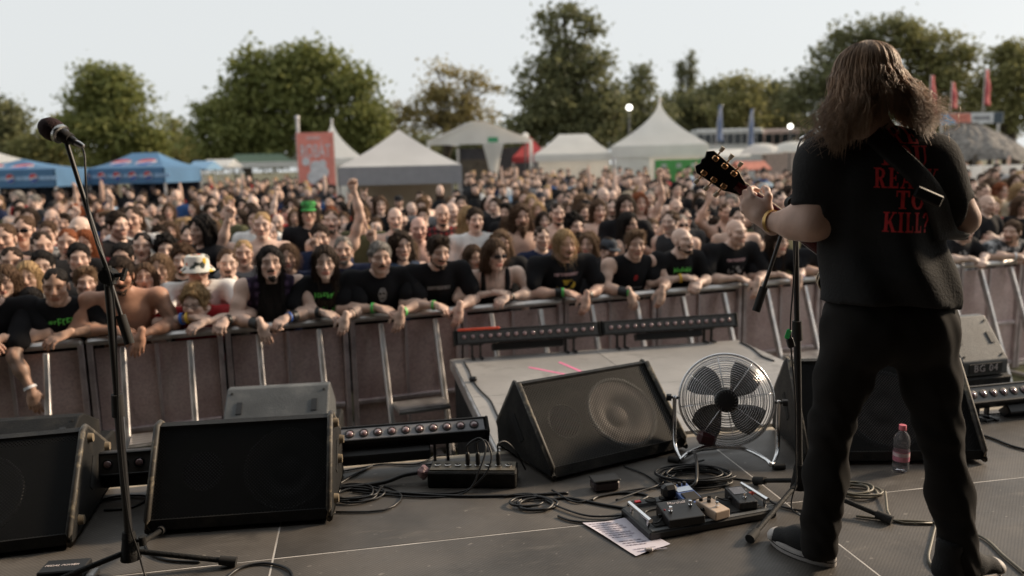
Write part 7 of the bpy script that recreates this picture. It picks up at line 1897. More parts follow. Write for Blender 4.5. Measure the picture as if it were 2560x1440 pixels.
def popup_tent(label, px0, px1, Y, py_eave, py_top, roof, valance, val_h=.35, wall=None, depth=None, rot=None, ridge=0., logos=False, group='pop up tents'):
    W = wpx(px0, px1, Y); D = depth or W; g = ground_at((px0 + px1) / 2, Y); ez_, tz = zpx((px0 + px1) / 2, py_eave, Y), zpx((px0 + px1) / 2, py_top, Y + D * .3)
    t = thing('tent', label, 'tent', g, -math.atan2(g.x, g.y) if rot is None else R(rot), group)
    x0, x1, y0, y1 = -W / 2, W / 2, 0, D; c = (0, D / 2); rd = ridge * W / 2
    crn = [V(x0, y0, ez_), V(x1, y0, ez_), V(x1, y1, ez_), V(x0, y1, ez_)]; a, b_ = V(-rd, D / 2, tz), V(rd, D / 2, tz)
    def sag(p0, p1, q0, q1, nm, m_):
        b = MB(); n = 6
        for i in range(n + 1):
            s = i / n
            for j in range(n + 1):
                u = j / n; lo = p0.lerp(p1, u); hi = q0.lerp(q1, u); p = lo.lerp(hi, s); p.z -= .05 * W * .4 * math.sin(math.pi * s); b.v.append(tuple(p))
        for i in range(n):
            for j in range(n): k = i * (n + 1) + j; b.f.append((k, k + 1, k + n + 2, k + n + 1))
        return b.build(nm, m_, t, smooth=True, fix=False)
    sag(crn[0], crn[1], a, b_, 'roof_panel', roof); sag(crn[1], crn[2], b_, b_, 'roof_panel', roof); sag(crn[2], crn[3], b_, a, 'roof_panel', roof); sag(crn[3], crn[0], a, a, 'roof_panel', roof)
    for p, q in ((0, 1), (1, 2), (2, 3), (3, 0)):
        P, Qq = crn[p], crn[q]; d = (Qq - P).normalized(); n = V(d.y, -d.x, 0)
        MB().box((P + Qq) / 2 + V(0, 0, -val_h / 2) , (abs(Qq.x - P.x) + .02, abs(Qq.y - P.y) + .02, val_h)).build('valance', valance, t)
    for p in crn: MB().box((p.x * .985, D / 2 + (p.y - D / 2) * .97, (ez_ - val_h) / 2), (.05, .05, ez_ - val_h)).build('leg', M_alu, t)
    if wall:
        MB().box((0, y1 - .05, (ez_ - val_h) / 2), (W - .1, .03, ez_ - val_h)).build('back_wall', wall, t)
    if logos:
        nr = (a - crn[0]).cross(crn[1] - crn[0]).normalized(); nr = nr if nr.y < 0 else -nr
        upv = ((a + b_) / 2 - (crn[0] + crn[1]) / 2)
        for u in ((.26, .72) if W < 4 else (.2, .5, .8)):
            p = (crn[0].lerp(crn[1], u)).lerp(a.lerp(b_, u), .42); p.z -= .05 * W * .4 * math.sin(math.pi * .42); logo_disc(t, p + nr * .0, V(1, 0, 0), upv, nr, .25)
        for k in range(5):
            u = (k + .5) / 5; p = crn[0].lerp(crn[1], u) + V(0, -.012, -val_h / 2); logo_disc(t, p - V(.22, 0, 0), V(1, 0, 0), V(0, 0, 1), V(0, -1, 0), .10)
            MB().box(p + V(.12, -.004, 0), (.42, .006, .09)).build('lettering_strip', mat('pale blue print on valance', (.25, .38, .55), .7), t)
    return t
popup_tent('blue tent with round emblems at the left edge', -150, 135, 19, 425, 398, M_canvas_b, M_canvas_b, .42, depth=2.2, rot=0, logos=True, wall=M_tentshade)  # back wall added to darken the space beneath this tent and the next
popup_tent('blue and pale blue tent with round emblems, second from the left', 222, 410, 20.5, 420, 382, M_canvas_b, M_canvas_b, .40, depth=2.4, rot=0, ridge=.35, logos=True, wall=M_tentshade)
popup_tent('white tent roof behind the left blue tent', -190, 62, 26, 405, 352, M_canvas_w, M_canvas_w, .4, depth=5, wall=M_canvas_w)
popup_tent('large grey tent with beige wall in the middle of the field', 852, 1152, 18.5, 415, 320, M_canvas_g, mat('grey valance', (.27, .265, .28), .75, vary=.08), .42, depth=3.2, wall=M_beige)
MB_t = popup_tent('small white flat topped tent left of the tall pagoda', 1338, 1530, 34, 384, 334, M_canvas_w, M_canvas_w, .3, depth=3.2, ridge=.38, wall=M_canvas_w)
popup_tent('red tent beside the white gabled tent', 1283, 1372, 38, 392, 340, M_canvas_r, M_canvas_r, .25, depth=3)
popup_tent('pale blue tent half behind the right blue tent', 330, 430, 23, 418, 385, M_canvas_lb, M_canvas_lb, .4, depth=3.5)
popup_tent('dark green market stall roof left of the red banner', 560, 745, 44, 405, 384, mat('dark green awning', (.05, .09, .07), .7), M_canvas_w, .3, depth=4, ridge=.6)
def pagoda(label, px0, px1, Y, py_eave, py_top, py_bottom_val, walls=True):
    W = wpx(px0, px1, Y); g = ground_at((px0 + px1) / 2, Y); ez_, tz = zpx((px0 + px1) / 2, py_eave, Y), zpx((px0 + px1) / 2, py_top, Y)
    t = thing('pagoda_tent', label, 'tent', g, -math.atan2(g.x, g.y), 'pointed pagoda tents')
    n = 14; b = MB(); m_ = 10
    for i in range(m_ + 1):
        s = i / m_; h_ = ez_ + (tz - ez_) * s ** 1.0; w = (1 - s) ** 1.65 * (W / 2) * .985 + .03
        for (sx, sy) in ((-1, -1), (0, -1.0), (1, -1), (1, 0), (1, 1), (0, 1), (-1, 1), (-1, 0)):
            f = 1 if sx and sy else 1 - .04 * math.sin(math.pi * s); b.v.append((sx * w * f, W / 2 + sy * w * f, h_))
    for i in range(m_):
        for k in range(8): b.f.append((i * 8 + k, i * 8 + (k + 1) % 8, (i + 1) * 8 + (k + 1) % 8, (i + 1) * 8 + k))
    b.build('roof', M_canvas_w, t, smooth='auto')
    vh = abs(zpx((px0 + px1) / 2, py_bottom_val, Y) - ez_)
    for k in range(4):
        a = k * math.pi / 2; c = V(math.sin(a) * W / 2, W / 2 - math.cos(a) * W / 2, ez_ - vh / 2); sz = (W, .03, vh) if k % 2 == 0 else (.03, W - .06, vh)
        MB().box(c, sz).build('valance', M_canvas_w, t)
    for sx in (-1, 1):
        for y in (.08, W - .08): MB().box((sx * (W / 2 - .07), y, (ez_ - vh) / 2), (.09, .09, ez_ - vh)).build('post', M_alu, t)
    if walls:
        MB().box((-W * .28, .05, (ez_ - vh) / 2), (W * .36, .02, ez_ - vh)).build('side_wall', M_canvas_w, t); MB().box((0, W - .06, (ez_ - vh) / 2), (W - .1, .02, ez_ - vh)).build('back_wall', M_canvas_w, t)
    MB().lathe([(.06, 0), (.05, .12), (.0005, .2)], 8).build('peak_cap', M_alu, t, loc=(0, W / 2, tz - .03))
    return t
pagoda('tall white pointed pagoda tent left of the guitar headstock', 1532, 1764, 31, 362, 245, 392)
pagoda('smaller white pointed pagoda tent behind the red banner', 770, 905, 33, 395, 300, 412)
# gabled tent
def gable(label, px0, px1, Y, py_eave, py_ridge, py_val):
    W = wpx(px0, px1, Y); g = ground_at((px0 + px1) / 2, Y); ez_, tz = zpx(1200, py_eave, Y), zpx(1200, py_ridge, Y); t = thing('marquee', label, 'tent', g, R(-6), 'marquees')
    D = 8; vz = zpx(1200, py_val, Y)
    for s in (-1, 1):
        MB().add([(s * W / 2, -.3, ez_), (s * W / 2, D, ez_), (s * .06 * W, D, tz), (s * .06 * W, -.3, tz)], [(0, 1, 2, 3)]).build('roof_panel', M_canvas_w, t)
        MB().box((s * (W / 2 - .06), 0, vz / 2), (.13, .13, vz)).build('post', M_canvas_w, t)
        MB().box((s * (W / 2 - .06), D - .2, vz / 2), (.13, .13, vz)).build('post', M_alu, t)
    MB().add([(-W * .06, -.3, tz), (W * .06, -.3, tz), (W * .06, D, tz), (-W * .06, D, tz)], [(0, 1, 2, 3)]).build('roof_panel', M_canvas_w, t)
    b = MB(); pr = [(-W / 2, vz), (W / 2, vz), (W / 2, ez_), (W * .06, tz), (-W * .06, tz), (-W / 2, ez_)]
    b.add([(x, 0, z) for x, z in pr] + [(x, .03, z) for x, z in pr], [tuple(range(6)), tuple(range(6, 12))[::-1]] + [(i, (i + 1) % 6, 6 + (i + 1) % 6, 6 + i) for i in range(6)]); b.build('gable_front', M_canvas_w, t)
    MB().box((W * .13, -.02, (vz + ez_) / 2 + .1), (.45, .02, .22)).build('green_sign', mat('green sign', (.05, .30, .14), .6), t)
    c = MB(); n = 8
    for i in range(n + 1):
        s = i / n; w = .35 * (1 - s) ** 1.4 * 1.0 + .12; c.v += [(W * .13 - w, -.06, vz * (1 - s * .55)), (W * .13 + w, -.06, vz * (1 - s * .55)), (W * .13 + w, .06, vz * (1 - s * .55)), (W * .13 - w, .06, vz * (1 - s * .55))]
    for i in range(n):
        for k in range(4): c.f.append((i * 4 + k, i * 4 + (k + 1) % 4, (i + 1) * 4 + (k + 1) % 4, (i + 1) * 4 + k))
    c.build('gathered_curtain', M_canvas_w, t, smooth=True); MB().box((W * .13, 0, vz / 2), (.1, .08, vz)).build('post', M_canvas_w, t)
    MB().box((-W * .2, D * .6, vz * .4), (W * .3, 1, vz * .8)).build('bar_counter', M_wood, t); MB().box((0, D - .1, vz / 2), (W - .3, .03, vz)).build('back_wall', mat('dark tent cloth and shade', (.05, .05, .06), .8), t)
gable('white gabled marquee with small green sign behind the grey tent', 1072, 1330, 36, 352, 304, 360)
# red banner with lettering
Y = 24; bw = wpx(748, 838, Y); g = ground_at(793, Y); zt_, zb = zpx(793, 331, Y), zpx(793, 452, Y)
bn = thing('banner', 'tall red banner with white lettering beside a grey pole', 'banner', g, R(-3))
MB().box((0, 0, (zt_ + zb) / 2 - .4), (bw, .03, zt_ - zb + .8), bev=.003).build('cloth', mat('salmon red banner', (.72, .25, .20), .7, vary=.15, scale=3), bn)
lt = text('lettering', 'ROBÁT', bw * .28, M_lwhite, bn, (0, -.02, zt_ - .56), (R(90), 0, 0), .002); lt.scale = (.92, 1.75, 1)
MB().box((-.04, -.018, zt_ - .16), (bw * .38, .006, .09)).build('printed_strip', mat('pale banner print', (.66, .42, .40), .7), bn)
for x, z, w in ((-.30, .42, .13), (.0, .25, .2), (.18, .1, .2), (-.08, -.05, .22), (.2, .35, .12)):
    MB().lathe([(w, 0), (w * .9, .012), (.0005, .013)], 9, Euler((R(90), 0, 0)).to_matrix().to_4x4()).build('white_print', M_lwhite, bn, loc=(x, -.016, zb + z + .15))
for s in (-1, 1): MB().box((s * bw / 2, .03, zt_ / 2), (.05, .05, zt_)).build('post', M_alu, bn)
fp = at(743, 295, 24.2); pl_ = thing('flag_pole', 'bare grey pole left of the red banner', 'pole', (fp.x, fp.y, 0)); MB().cyl((0, 0, 0), (0, 0, fp.z), .07, .05, 10).build('pole_tube', M_alu, pl_, smooth='auto'); MB().lathe([(.07, 0), (.06, .06), (.0005, .08)], 10).build('pole_cap', M_alu, pl_, loc=(0, 0, fp.z))
# green banner wall
Y = 29.5; g = ground_at(1715, Y); bw = wpx(1640, 1792, Y); zt_, zb = zpx(1715, 398, Y), 0.3
gb = thing('green_banner', 'bright green banner wall with pale squares by the pagoda', 'banner', g, 0)
MB().box((0, 0, (zt_ + zb) / 2), (bw, .04, zt_ - zb)).build('cloth', mat('bright green vinyl', (.07, .30, .07), .6, vary=.15, scale=2), gb)
for k in range(4): MB().box((-bw * .36 + k * bw * .24, -.024, zt_ - .22), (.20, .006, .16)).build('printed_square', mat('pale green print', (.35, .42, .34), .7), gb)
for s in (-1, 0, 1): MB().box((s * bw / 2, .05, zt_ / 2), (.05, .05, zt_)).build('post', M_alu, gb)
# lamps
M_glow, n_, l_, b_ = nodes_of('lit lamp globe'); b_.inputs['Base Color'].default_value = (.9, .9, .85, 1); b_.inputs['Emission Color'].default_value = (1, .97, .88, 1); b_.inputs['Emission Strength'].default_value = 3.0
for px, py, Y, r_, lb in ((1573, 269, 38, .13, 'lit globe lamp on a tall pole left of the pagoda peak'), (1976, 316, 40, .12, 'lit globe lamp on a pole left of the guitarist hair'), (1313, 340, 37, .16, 'white globe lamp between marquee and red tent')):
    p = at(px, py, Y); t = thing('street_lamp', lb, 'lamp', (p.x, p.y, 0), 0, 'globe lamps'); MB().cyl((0, 0, 0), (0, 0, p.z - r_), .05, .04, 8).build('pole', M_greycab, t, smooth='auto')
    MB().lathe([(r_ * math.sin(a), -r_ * math.cos(a)) for a in np.linspace(.001, math.pi - .001, 10)], 14).build('globe', M_glow if px != 1313 else M_canvas_w, t, smooth=True, loc=(0, 0, p.z)); MB().lathe([(.06, -.02), (.06, .04), (.04, .05)], 8).build('collar', M_greycab, t, loc=(0, 0, p.z - r_))
# feather flags
def flag(label, px, py0, py1, Y, m_, lean=0, grp='feather flags'):
    p0, p1 = at(px, py1, Y), at(px, py0, Y); t = thing('feather_flag', label, 'flag', (p0.x, p0.y, 0), R(10), grp); H = p1.z
    MB().tube(smooth_path([(0, 0, 0), (0, 0, H * .6), (lean * .2, 0, H * .9), (lean * .6, 0, H)], 5), .025, 6).build('pole', M_alu, t, smooth=True)
    b = MB(); n = 10
    for i in range(n + 1):
        s = i / n; z = p0.z + (H - p0.z) * s; w = .42 * (1 - .55 * s); x = lean * .4 * max(0, s - .5); wv = .05 * math.sin(s * 9); b.v += [(x + .02, wv * .2, z), (x + .02 + w, wv, z - .05)]
    b.f = [(2 * i, 2 * i + 1, 2 * i + 3, 2 * i + 2) for i in range(n)]; o = b.build('flag_cloth', m_, t, smooth=True, fix=False); sm = o.modifiers.new('t', 'SOLIDIFY'); sm.thickness = .006
M_bflag = mat('faded blue flag', (.10, .14, .24), .8); M_rflag = mat('faded red flag', (.42, .08, .09), .8)
flag('blue feather flag above the white coach, left one', 1790, 262, 352, 42, M_bflag, .6); flag('blue feather flag above the white coach, right one', 1868, 272, 372, 42, M_bflag, .6)
flag('red feather flag just right of the guitarist shoulder', 2322, 188, 285, 40, M_rflag); flag('red and white feather flag beside the right flags, lowest', 2376, 205, 270, 42, M_rflag); flag('tall red feather flag near the right edge', 2458, 172, 262, 41, M_rflag)
# coaches, market stalls and umbrellas behind
def coach(label, px0, px1, py0, py1, Y, m_, win=8):
    c = ground_at((px0 + px1) / 2, Y); W = wpx(px0, px1, Y); z1, z0 = zpx(1800, py0, Y), .5; t = thing('coach', label, 'coach', c, 0, 'coaches parked behind the field')
    MB().box((0, 1.2, (z1 + z0) / 2), (W, 2.4, z1 - z0), bev=.12).build('body', m_, t)
    for k in range(win): MB().box((-W / 2 + W * (k + .5) / win, -.012, z1 - .75), (W / win * .86, .03, .75), bev=.01).build('window', mat('tinted coach glass', (.02, .025, .03), .1), t)
    for x in (-W * .3, W * .3):
        w = MB().cyl((x, .0, .48), (x, .25, .48), .48, n=18).build('tyre', M_rubber, t, smooth='auto'); MB().cyl((x, -.01, .48), (x, .05, .48), .25, n=14).build('rim', M_alu, w, smooth='auto')
coach('long white coach parked behind the umbrellas', 1742, 1905, 322, 345, 60, mat('white coach paint', (.6, .6, .6), .3), 9)
coach('pale pink coach parked right of the white coach', 1910, 2030, 325, 350, 61, mat('pinkish coach paint', (.52, .40, .36), .35), 6)
def umbrella(label, px, py, Y, r_, m_, h_=.5):
    p = at(px, py, Y); t = thing('parasol', label, 'parasol', (p.x, p.y, 0), 0, 'white parasols'); MB().cyl((0, 0, 0), (0, 0, p.z), .03, n=8).build('pole', M_alu, t, smooth='auto')
    b = MB(); n = 8
    for i in range(5):
        s = i / 4
        for k in range(n): a = 2 * math.pi * k / n; b.v.append((r_ * math.sin(s * 1.35) * math.cos(a), r_ * math.sin(s * 1.35) * math.sin(a), p.z - h_ * (1 - math.cos(s * 1.5))))
    for i in range(4):
        for k in range(n): b.f.append((i * n + k, i * n + (k + 1) % n, (i + 1) * n + (k + 1) % n, (i + 1) * n + k))
    b.build('canopy', m_, t, smooth='auto')
umbrella('white parasol right of the green banner', 1905, 358, 36, 1.0, M_canvas_w); umbrella('white parasol left of the guitarist sleeve', 1985, 353, 36, 1.15, M_canvas_w)
for lb, px0, px1, Y, py, m_ in (('white market stall roof behind the parasols', 1770, 1872, 40, 372, M_canvas_w), ('salmon stall front under the white parasols', 1850, 1925, 34, 402, mat('salmon stall cloth', (.45, .16, .11), .7)), ('pale food stall left of the dark green awning', 505, 575, 40, 398, M_canvas_w), ('light blue food stall near the blue tents', 470, 520, 36, 402, M_canvas_lb)):
    c = ground_at((px0 + px1) / 2, Y); W = wpx(px0, px1, Y); z1 = zpx((px0 + px1) / 2, py, Y); t = thing('market_stall', lb, 'stall', c, 0, 'market stalls')
    MB().prism([(-.2, z1 - .35), (.9, z1), (2.0, z1 - .35), (2.0, z1 - .40), (-.2, z1 - .40)], -W / 2, W / 2).build('roof', m_, t); MB().box((0, .2, .55), (W * .94, .06, 1.1)).build('counter', m_, t)
    for sx in (-1, 1):
        for y in (0, 1.8): MB().box((sx * W * .46, y, (z1 - .4) / 2), (.05, .05, z1 - .4)).build('post', M_alu, t)
# thatched hut and printed board at the right
c = ground_at(2520, 26); W = wpx(2385, 2655, 26); ez_, tz = zpx(2500, 392, 26), zpx(2500, 300, 26)
th_ = thing('thatched_hut', 'hut with grey thatched roof at the right edge', 'hut', c, R(4))
M_thatch = mat('grey thatch', (.17, .155, .14), .95, vary=.5, scale=8, stretch=(1, 1, .25), bump=1.0, bscale=18)
b = MB(); n = 12; rr = random.Random(3)
for i in range(7):
    s = i / 6
    for k in range(n * 4):
        a = 2 * math.pi * k / (n * 4); w = (1 - s) ** .9; x = W / 2 * (w * math.cos(a) + .15 * s * math.cos(a)); y = 2.2 + 2.4 * w * math.sin(a)
        b.v.append((x + rr.uniform(-.06, .06), y + rr.uniform(-.06, .06), ez_ + (tz - ez_) * s ** .85 + rr.uniform(-.05, .05) - (.1 if i == 0 else 0)))
for i in range(6):
    for k in range(n * 4): b.f.append((i * 48 + k, i * 48 + (k + 1) % 48, (i + 1) * 48 + (k + 1) % 48, (i + 1) * 48 + k))
b.f.append(tuple(6 * 48 + k for k in range(48))); b.build('roof', M_thatch, th_)
for k in range(7): MB().cyl((-W * .42 + W * .84 * k / 6, .25, 0), (-W * .42 + W * .84 * k / 6, .25, ez_ + .1), .07, n=8).build('post', M_wood, th_)
MB().box((0, 3.6, ez_ / 2), (W * .8, .1, ez_)).build('back_wall', M_wood, th_); MB().box((0, .3, .5), (W * .85, .08, 1.0)).build('counter', M_wood, th_)
c = ground_at(2490, 22); fnc = thing('white_fence', 'low white fence panel behind the heads right of the guitarist', 'fence', c, 0); W = wpx(2385, 2640, 22)
for k in range(8): MB().box((-W / 2 + W * (k + .5) / 8, 0, 1.05), (W / 8 - .03, .03, 1.75)).build('panel', M_canvas_w, fnc)
c = ground_at(2418, 36); z1, z0 = zpx(2418, 282, 36), zpx(2418, 310, 36); W = wpx(2345, 2492, 36); sg = thing('advertising_board', 'blue, red and white advertising board above the thatched hut', 'sign', c, R(-5))
MB().box((0, 0, (z0 + z1) / 2), (W, .06, z1 - z0)).build('board', mat('white board', (.55, .56, .58), .6), sg)
MB().box((-W * .36, -.034, (z0 + z1) / 2), (W * .25, .006, (z1 - z0) * .96)).build('colour_field', mat('sky blue print', (.25, .45, .68), .6), sg); MB().add([(-W * .22, -.04, z0 + .02), (W * .0, -.04, z0 + .02), (-W * .02, -.04, z1 - .02), (-W * .38, -.04, z1 - .02)], [(0, 1, 2, 3)]).build('colour_field', mat('coral print', (.6, .20, .15), .6), sg)
MB().box((W * .42, -.036, (z0 + z1) / 2), (W * .14, .006, (z1 - z0) * .96)).build('colour_field', mat('dark print', (.05, .07, .09), .6), sg); MB().box((W * .16, -.036, (z0 + z1) / 2), (W * .26, .006, (z1 - z0) * .3)).build('colour_field', mat('grey print', (.2, .2, .22), .6), sg)
for x in (-W * .45, 0, W * .45): MB().box((x, .08, z1 / 2), (.1, .1, z1)).build('post', M_alu, sg)
# ------------------------------------------------------------------ trees
def leaf_material(name, c1, c2):
    mt, n, l, b = nodes_of(name); b.inputs['Roughness'].default_value = .6; b.inputs['Specular IOR Level'].default_value = .25
    at_ = n.new('ShaderNodeAttribute'); at_.attribute_name = 'tint'
    x = n.new('ShaderNodeMix'); x.data_type = 'RGBA'; x.inputs[6].default_value = (*c1, 1); x.inputs[7].default_value = (*c2, 1)
    l.new(at_.outputs['Fac'], x.inputs[0]); l.new(x.outputs[2], b.inputs['Base Color'])
    tr = n.new('ShaderNodeBsdfTranslucent'); l.new(x.outputs[2], tr.inputs['Color']); ms = n.new('ShaderNodeMixShader'); ms.inputs[0].default_value = .42
    l.new(b.outputs[0], ms.inputs[1]); l.new(tr.outputs[0], ms.inputs[2]); l.new(ms.outputs[0], n['Material Output'].inputs['Surface']); return mt
LEAF = {'green': leaf_material('green leaves', (.11, .14, .045), (.28, .285, .095)), 'olive': leaf_material('olive yellow leaves', (.17, .145, .06), (.40, .33, .14)), 'dark': leaf_material('dark green leaves', (.095, .11, .058), (.22, .22, .105)),
        'mid': leaf_material('mid green leaves', (.125, .14, .058), (.30, .28, .115))}
M_bark = mat('bark', (.07, .055, .042), .9, vary=.4, scale=8, stretch=(1, 1, .3), bump=.6, bscale=15)
def tree(label, lobes, Y, kind, base_px, n_leaf=7000, leaf=.30, dens=1.0, seed=0, trunk=.35, name='tree', shape=1.0):
    """lobes: crown masses as (px, py, rx px, ry px) at depth Y; leaves sit in small sprays spread through them"""
    r_ = np.random.RandomState(seed); s = Y / FPX; n_leaf = int(n_leaf * dens * 1.25); leaf *= 1.15
    g = ground_at(base_px, Y); t = thing(name, label, 'tree', g, 0, 'trees around the field')
    C, Rr, Wt = [], [], []
    for px, py, rx, ry in lobes:
        p = A(at(px, py, Y)) - A(g); R0 = A([rx * s, min(rx, ry * 1.3) * s * .9, ry * s])
        C.append(p); Rr.append(R0 * .78); Wt.append(rx * ry * .8)
        for _ in range(5):      # smaller boughs break up the outline
            dv = r_.normal(0, 1, 3); dv /= np.linalg.norm(dv); q_ = r_.uniform(.28, .5); C.append(p + dv * R0 * (1.02 - q_ * .6)); Rr.append(R0 * q_ * r_.uniform(.8, 1.2, 3)); Wt.append(rx * ry * q_ * .55)
    Wt = A(Wt, float); Wt /= Wt.sum(); C = A(C); Rr = A(Rr)
    # sprays
    nsp = max(60, n_leaf // 34); li = r_.choice(len(C), nsp, p=Wt)
    d = r_.normal(0, 1, (nsp, 3)); d /= np.linalg.norm(d, axis=1)[:, None]; rad = r_.uniform(.25, 1.0, nsp) ** .55 * (1 + .10 * r_.normal(0, 1, nsp))
    sp = C[li] + d * rad[:, None] * Rr[li]
    Vs, Fs, Ts = [], [], []; k = 0
    per = n_leaf // nsp; spr = r_.uniform(.5, 1.15, nsp) * leaf * 2.2
    for q in range(per):
        off = r_.normal(0, 1, (nsp, 3)) * spr[:, None] * A([1, 1, .55]) * .62
        c = sp + off; n1 = r_.normal(0, 1, (nsp, 3)); n1 /= np.linalg.norm(n1, axis=1)[:, None]; n2 = np.cross(n1, r_.normal(0, 1, (nsp, 3))); n2 /= np.linalg.norm(n2, axis=1)[:, None]
        sz = leaf * r_.uniform(.45, 1.0, (nsp, 1)) * .5
        quad_ = np.stack([c - n1 * sz, c + n2 * sz * .6, c + n1 * sz * 1.1, c - n2 * sz * .6], 1)
        Vs.append(quad_.reshape(-1, 3)); sprt = r_.rand(nsp) * .35
        Ts.append(np.repeat(np.clip(.25 + .35 * np.sin(li * 2.1 + np.arange(nsp) * .77) * .5 + sprt + .15, 0, 1), 4))
    Vt = np.concatenate(Vs); nq = len(Vt) // 4; F = np.arange(nq * 4).reshape(nq, 4)
    Tt = np.concatenate(Ts)[:, None].repeat(3, 1)
    cm = np_mesh('crown', Vt, F, Tt); cm.polygons.foreach_set('use_smooth', np.zeros(nq, bool)); o = link('crown', cm, LEAF[kind], t)
    # trunk and limbs
    top = C[np.argmax(C[:, 2])]; b = MB(); mid = A([0, 0, 0]) * .5 + C.mean(0) * .5
    b.tube(smooth_path([(0, 0, 0), (trunk * .2, 0, C.mean(0)[2] * .4), tuple(C.mean(0)), tuple(top)], 5), [trunk * (1 - .88 * i / 15) for i in range(16)], 8)
    tk = b.build('trunk', M_bark, t, smooth=True)
    for i in range(0, min(len(C), 54), 6):
        e = C[i] + Rr[i] * A([.3 * r_.normal(), .2 * r_.normal(), .6]); st_ = A([0, 0, C.mean(0)[2] * r_.uniform(.35, .8)]) + C.mean(0) * A([.5, .5, 0])
        md = st_ * .5 + e * .5 + A([0, 0, .3]); MB().tube(smooth_path([tuple(st_), tuple(md), tuple(e)], 5), [trunk * .42 * (1 - .8 * j / 10) for j in range(11)], 6).build('limb', M_bark, t, smooth=True)
    return t
tree('dark rounded tree at the far left edge', [(0, 320, 55, 60), (30, 300, 35, 35), (-40, 310, 60, 70), (10, 370, 70, 40)], 62, 'dark', 0, 4200, .42, seed=1)
tree('low olive bush between the left edge tree and the pointed tree', [(110, 355, 50, 45), (160, 340, 40, 40), (70, 375, 40, 35), (130, 390, 70, 30)], 60, 'mid', 115, 3600, .40, seed=2)
tree('green tree with ragged top behind the left microphone', [(245, 190, 30, 45), (300, 205, 30, 40), (225, 240, 45, 45), (320, 250, 50, 45), (265, 260, 60, 55), (250, 320, 85, 55), (340, 330, 55, 50), (290, 380, 100, 45), (375, 345, 28, 28), (190, 330, 40, 40), (390, 300, 22, 14)], 52, 'green', 285, 10500, .36, seed=3)
tree('small pointed brown tree in the gap left of the broad tree', [(432, 330, 16, 36), (440, 370, 40, 40), (420, 395, 50, 25)], 64, 'mid', 435, 2200, .36, seed=4)
tree('broad green tree with domed crown, left part of the big grove', [(640, 185, 55, 55), (595, 240, 60, 55), (540, 300, 60, 50), (700, 220, 60, 70), (620, 310, 90, 60), (510, 350, 45, 45), (600, 375, 100, 35), (700, 330, 70, 60)], 50, 'green', 620, 12500, .36, seed=5)
tree('broad green tree reaching highest in the big grove', [(760, 165, 65, 50), (830, 190, 60, 55), (890, 225, 45, 55), (780, 250, 80, 65), (870, 290, 70, 60), (930, 300, 35, 55), (800, 330, 90, 55), (900, 360, 70, 35), (700, 175, 40, 45)], 50, 'green', 810, 12500, .36, seed=6)
tree('sparse yellowish tree with bare gaps behind the marquee', [(1100, 250, 45, 55), (1160, 230, 40, 40), (1060, 285, 50, 45), (1130, 300, 70, 50), (1200, 280, 50, 50), (1010, 290, 40, 45), (1230, 230, 30, 35), (1110, 180, 35, 25), (1180, 185, 40, 22), (980, 320, 40, 40), (1230, 330, 40, 40)], 56, 'olive', 1110, 7200, .32, seed=7, trunk=.3, dens=.7)
tree('tall dark tree with thin ragged top in the middle', [(1385, 60, 25, 45), (1470, 65, 24, 38), (1400, 120, 35, 35), (1440, 150, 45, 40), (1380, 190, 55, 45), (1470, 190, 45, 45), (1420, 250, 85, 60), (1340, 260, 55, 60), (1490, 270, 60, 55), (1400, 320, 120, 60), (1330, 340, 60, 50), (1500, 340, 60, 50), (1515, 150, 22, 26), (1525, 215, 26, 24), (1320, 175, 22, 22), (1420, 30, 18, 20)], 48, 'dark', 1415, 13500, .34, seed=8, trunk=.45)
tree('smaller dark tree right of the tall ragged one', [(1600, 195, 16, 26), (1595, 240, 45, 35), (1570, 290, 50, 45), (1630, 290, 45, 40), (1600, 330, 70, 40)], 58, 'dark', 1600, 4800, .36, seed=9)
tree('left of two slim poplars on the skyline', [(1703, 165, 8, 22), (1703, 195, 11, 26), (1703, 230, 12, 26), (1703, 275, 12, 40)], 78, 'dark', 1703, 3200, .19, seed=10, name='poplar_tree')
tree('right of two slim poplars, the taller', [(1727, 150, 8, 22), (1727, 185, 11, 28), (1727, 225, 12, 28), (1727, 275, 12, 40)], 78, 'dark', 1727, 3400, .19, seed=11, name='poplar_tree')
tree('dark rounded trees of the skyline below the poplars, left one', [(1690, 260, 50, 38), (1660, 300, 60, 40), (1730, 290, 50, 45), (1700, 330, 80, 35)], 70, 'dark', 1695, 4600, .42, seed=12)
tree('dark skyline tree between poplars and olive tree', [(1790, 240, 40, 35), (1770, 290, 60, 45), (1800, 320, 70, 35)], 71, 'dark', 1785, 3600, .42, seed=13)
tree('olive green skyline tree with bushy head behind the blue flags', [(1850, 230, 45, 40), (1830, 275, 55, 45), (1880, 290, 50, 45), (1850, 320, 70, 35)], 66, 'mid', 1855, 4600, .40, seed=14)
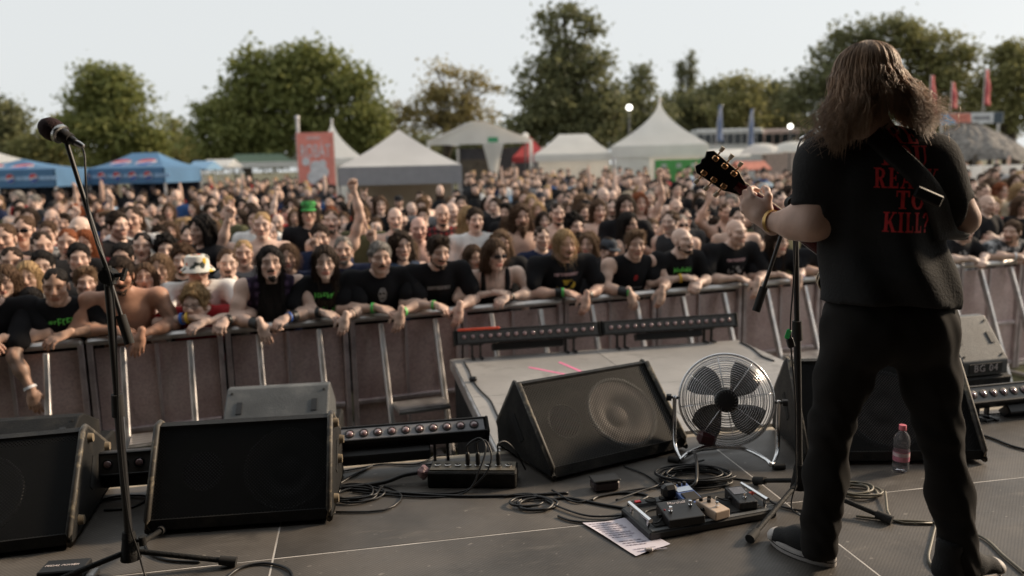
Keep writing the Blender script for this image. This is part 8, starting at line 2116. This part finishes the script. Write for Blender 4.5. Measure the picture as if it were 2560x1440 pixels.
tree('rounded skyline tree left of the guitarist hair', [(1930, 225, 40, 35), (1960, 260, 45, 40), (1925, 290, 60, 45), (1980, 310, 60, 40)], 68, 'dark', 1945, 4400, .40, seed=15)
tree('big dark tree directly behind the guitarist head', [(2050, 210, 55, 55), (2080, 150, 50, 45), (2020, 270, 60, 50), (2140, 110, 60, 45), (2200, 90, 60, 50), (2120, 190, 70, 60), (2060, 320, 80, 40), (2180, 240, 80, 80)], 54, 'dark', 2110, 9500, .36, seed=16)
tree('big leafy tree right of the guitarist head', [(2260, 110, 55, 50), (2330, 125, 55, 55), (2390, 150, 40, 45), (2300, 190, 70, 50), (2360, 220, 60, 45), (2290, 260, 80, 45), (2350, 290, 90, 40)], 54, 'mid', 2320, 8800, .34, seed=17)
tree('tree at the right edge with light gaps', [(2520, 140, 45, 40), (2480, 185, 45, 35), (2560, 180, 50, 55), (2500, 240, 70, 50), (2580, 260, 60, 60), (2450, 270, 50, 35), (2520, 310, 80, 35)], 52, 'mid', 2525, 8200, .32, seed=18)
for i, (px, py, rx, ry, Y_) in enumerate(((930, 365, 60, 40, 66), (1010, 365, 70, 42, 67), (1240, 370, 80, 45, 68), (470, 385, 60, 28, 70), (2400, 320, 90, 40, 70), (1130, 372, 90, 36, 70), (590, 390, 110, 26, 84), (760, 380, 110, 30, 85), (1560, 330, 110, 45, 84), (2150, 330, 130, 50, 80), (250, 400, 130, 26, 84), (1830, 335, 120, 30, 82))):
    tree(['dark undergrowth bush behind the smaller pagoda', 'dark bush behind the grey tent peak', 'dark bush behind the right end of the marquee', 'low hedge bush right of the blue tents', 'dark bush behind the advertising board', 'brownish bush behind the marquee roof', 'distant hedge below the left part of the grove', 'distant hedge behind the red banner', 'distant hedge behind the pagoda peak', 'distant hedge behind the guitarist shoulders', 'distant hedge behind the left microphone', 'distant hedge behind the white coach'][i], [(px, py, rx, ry), (px - rx * .6, py + 12, rx * .6, ry * .8), (px + rx * .6, py + 10, rx * .6, ry * .8)], Y_, 'dark', px, 2600, .45, seed=30 + i, name='bush', trunk=.12)
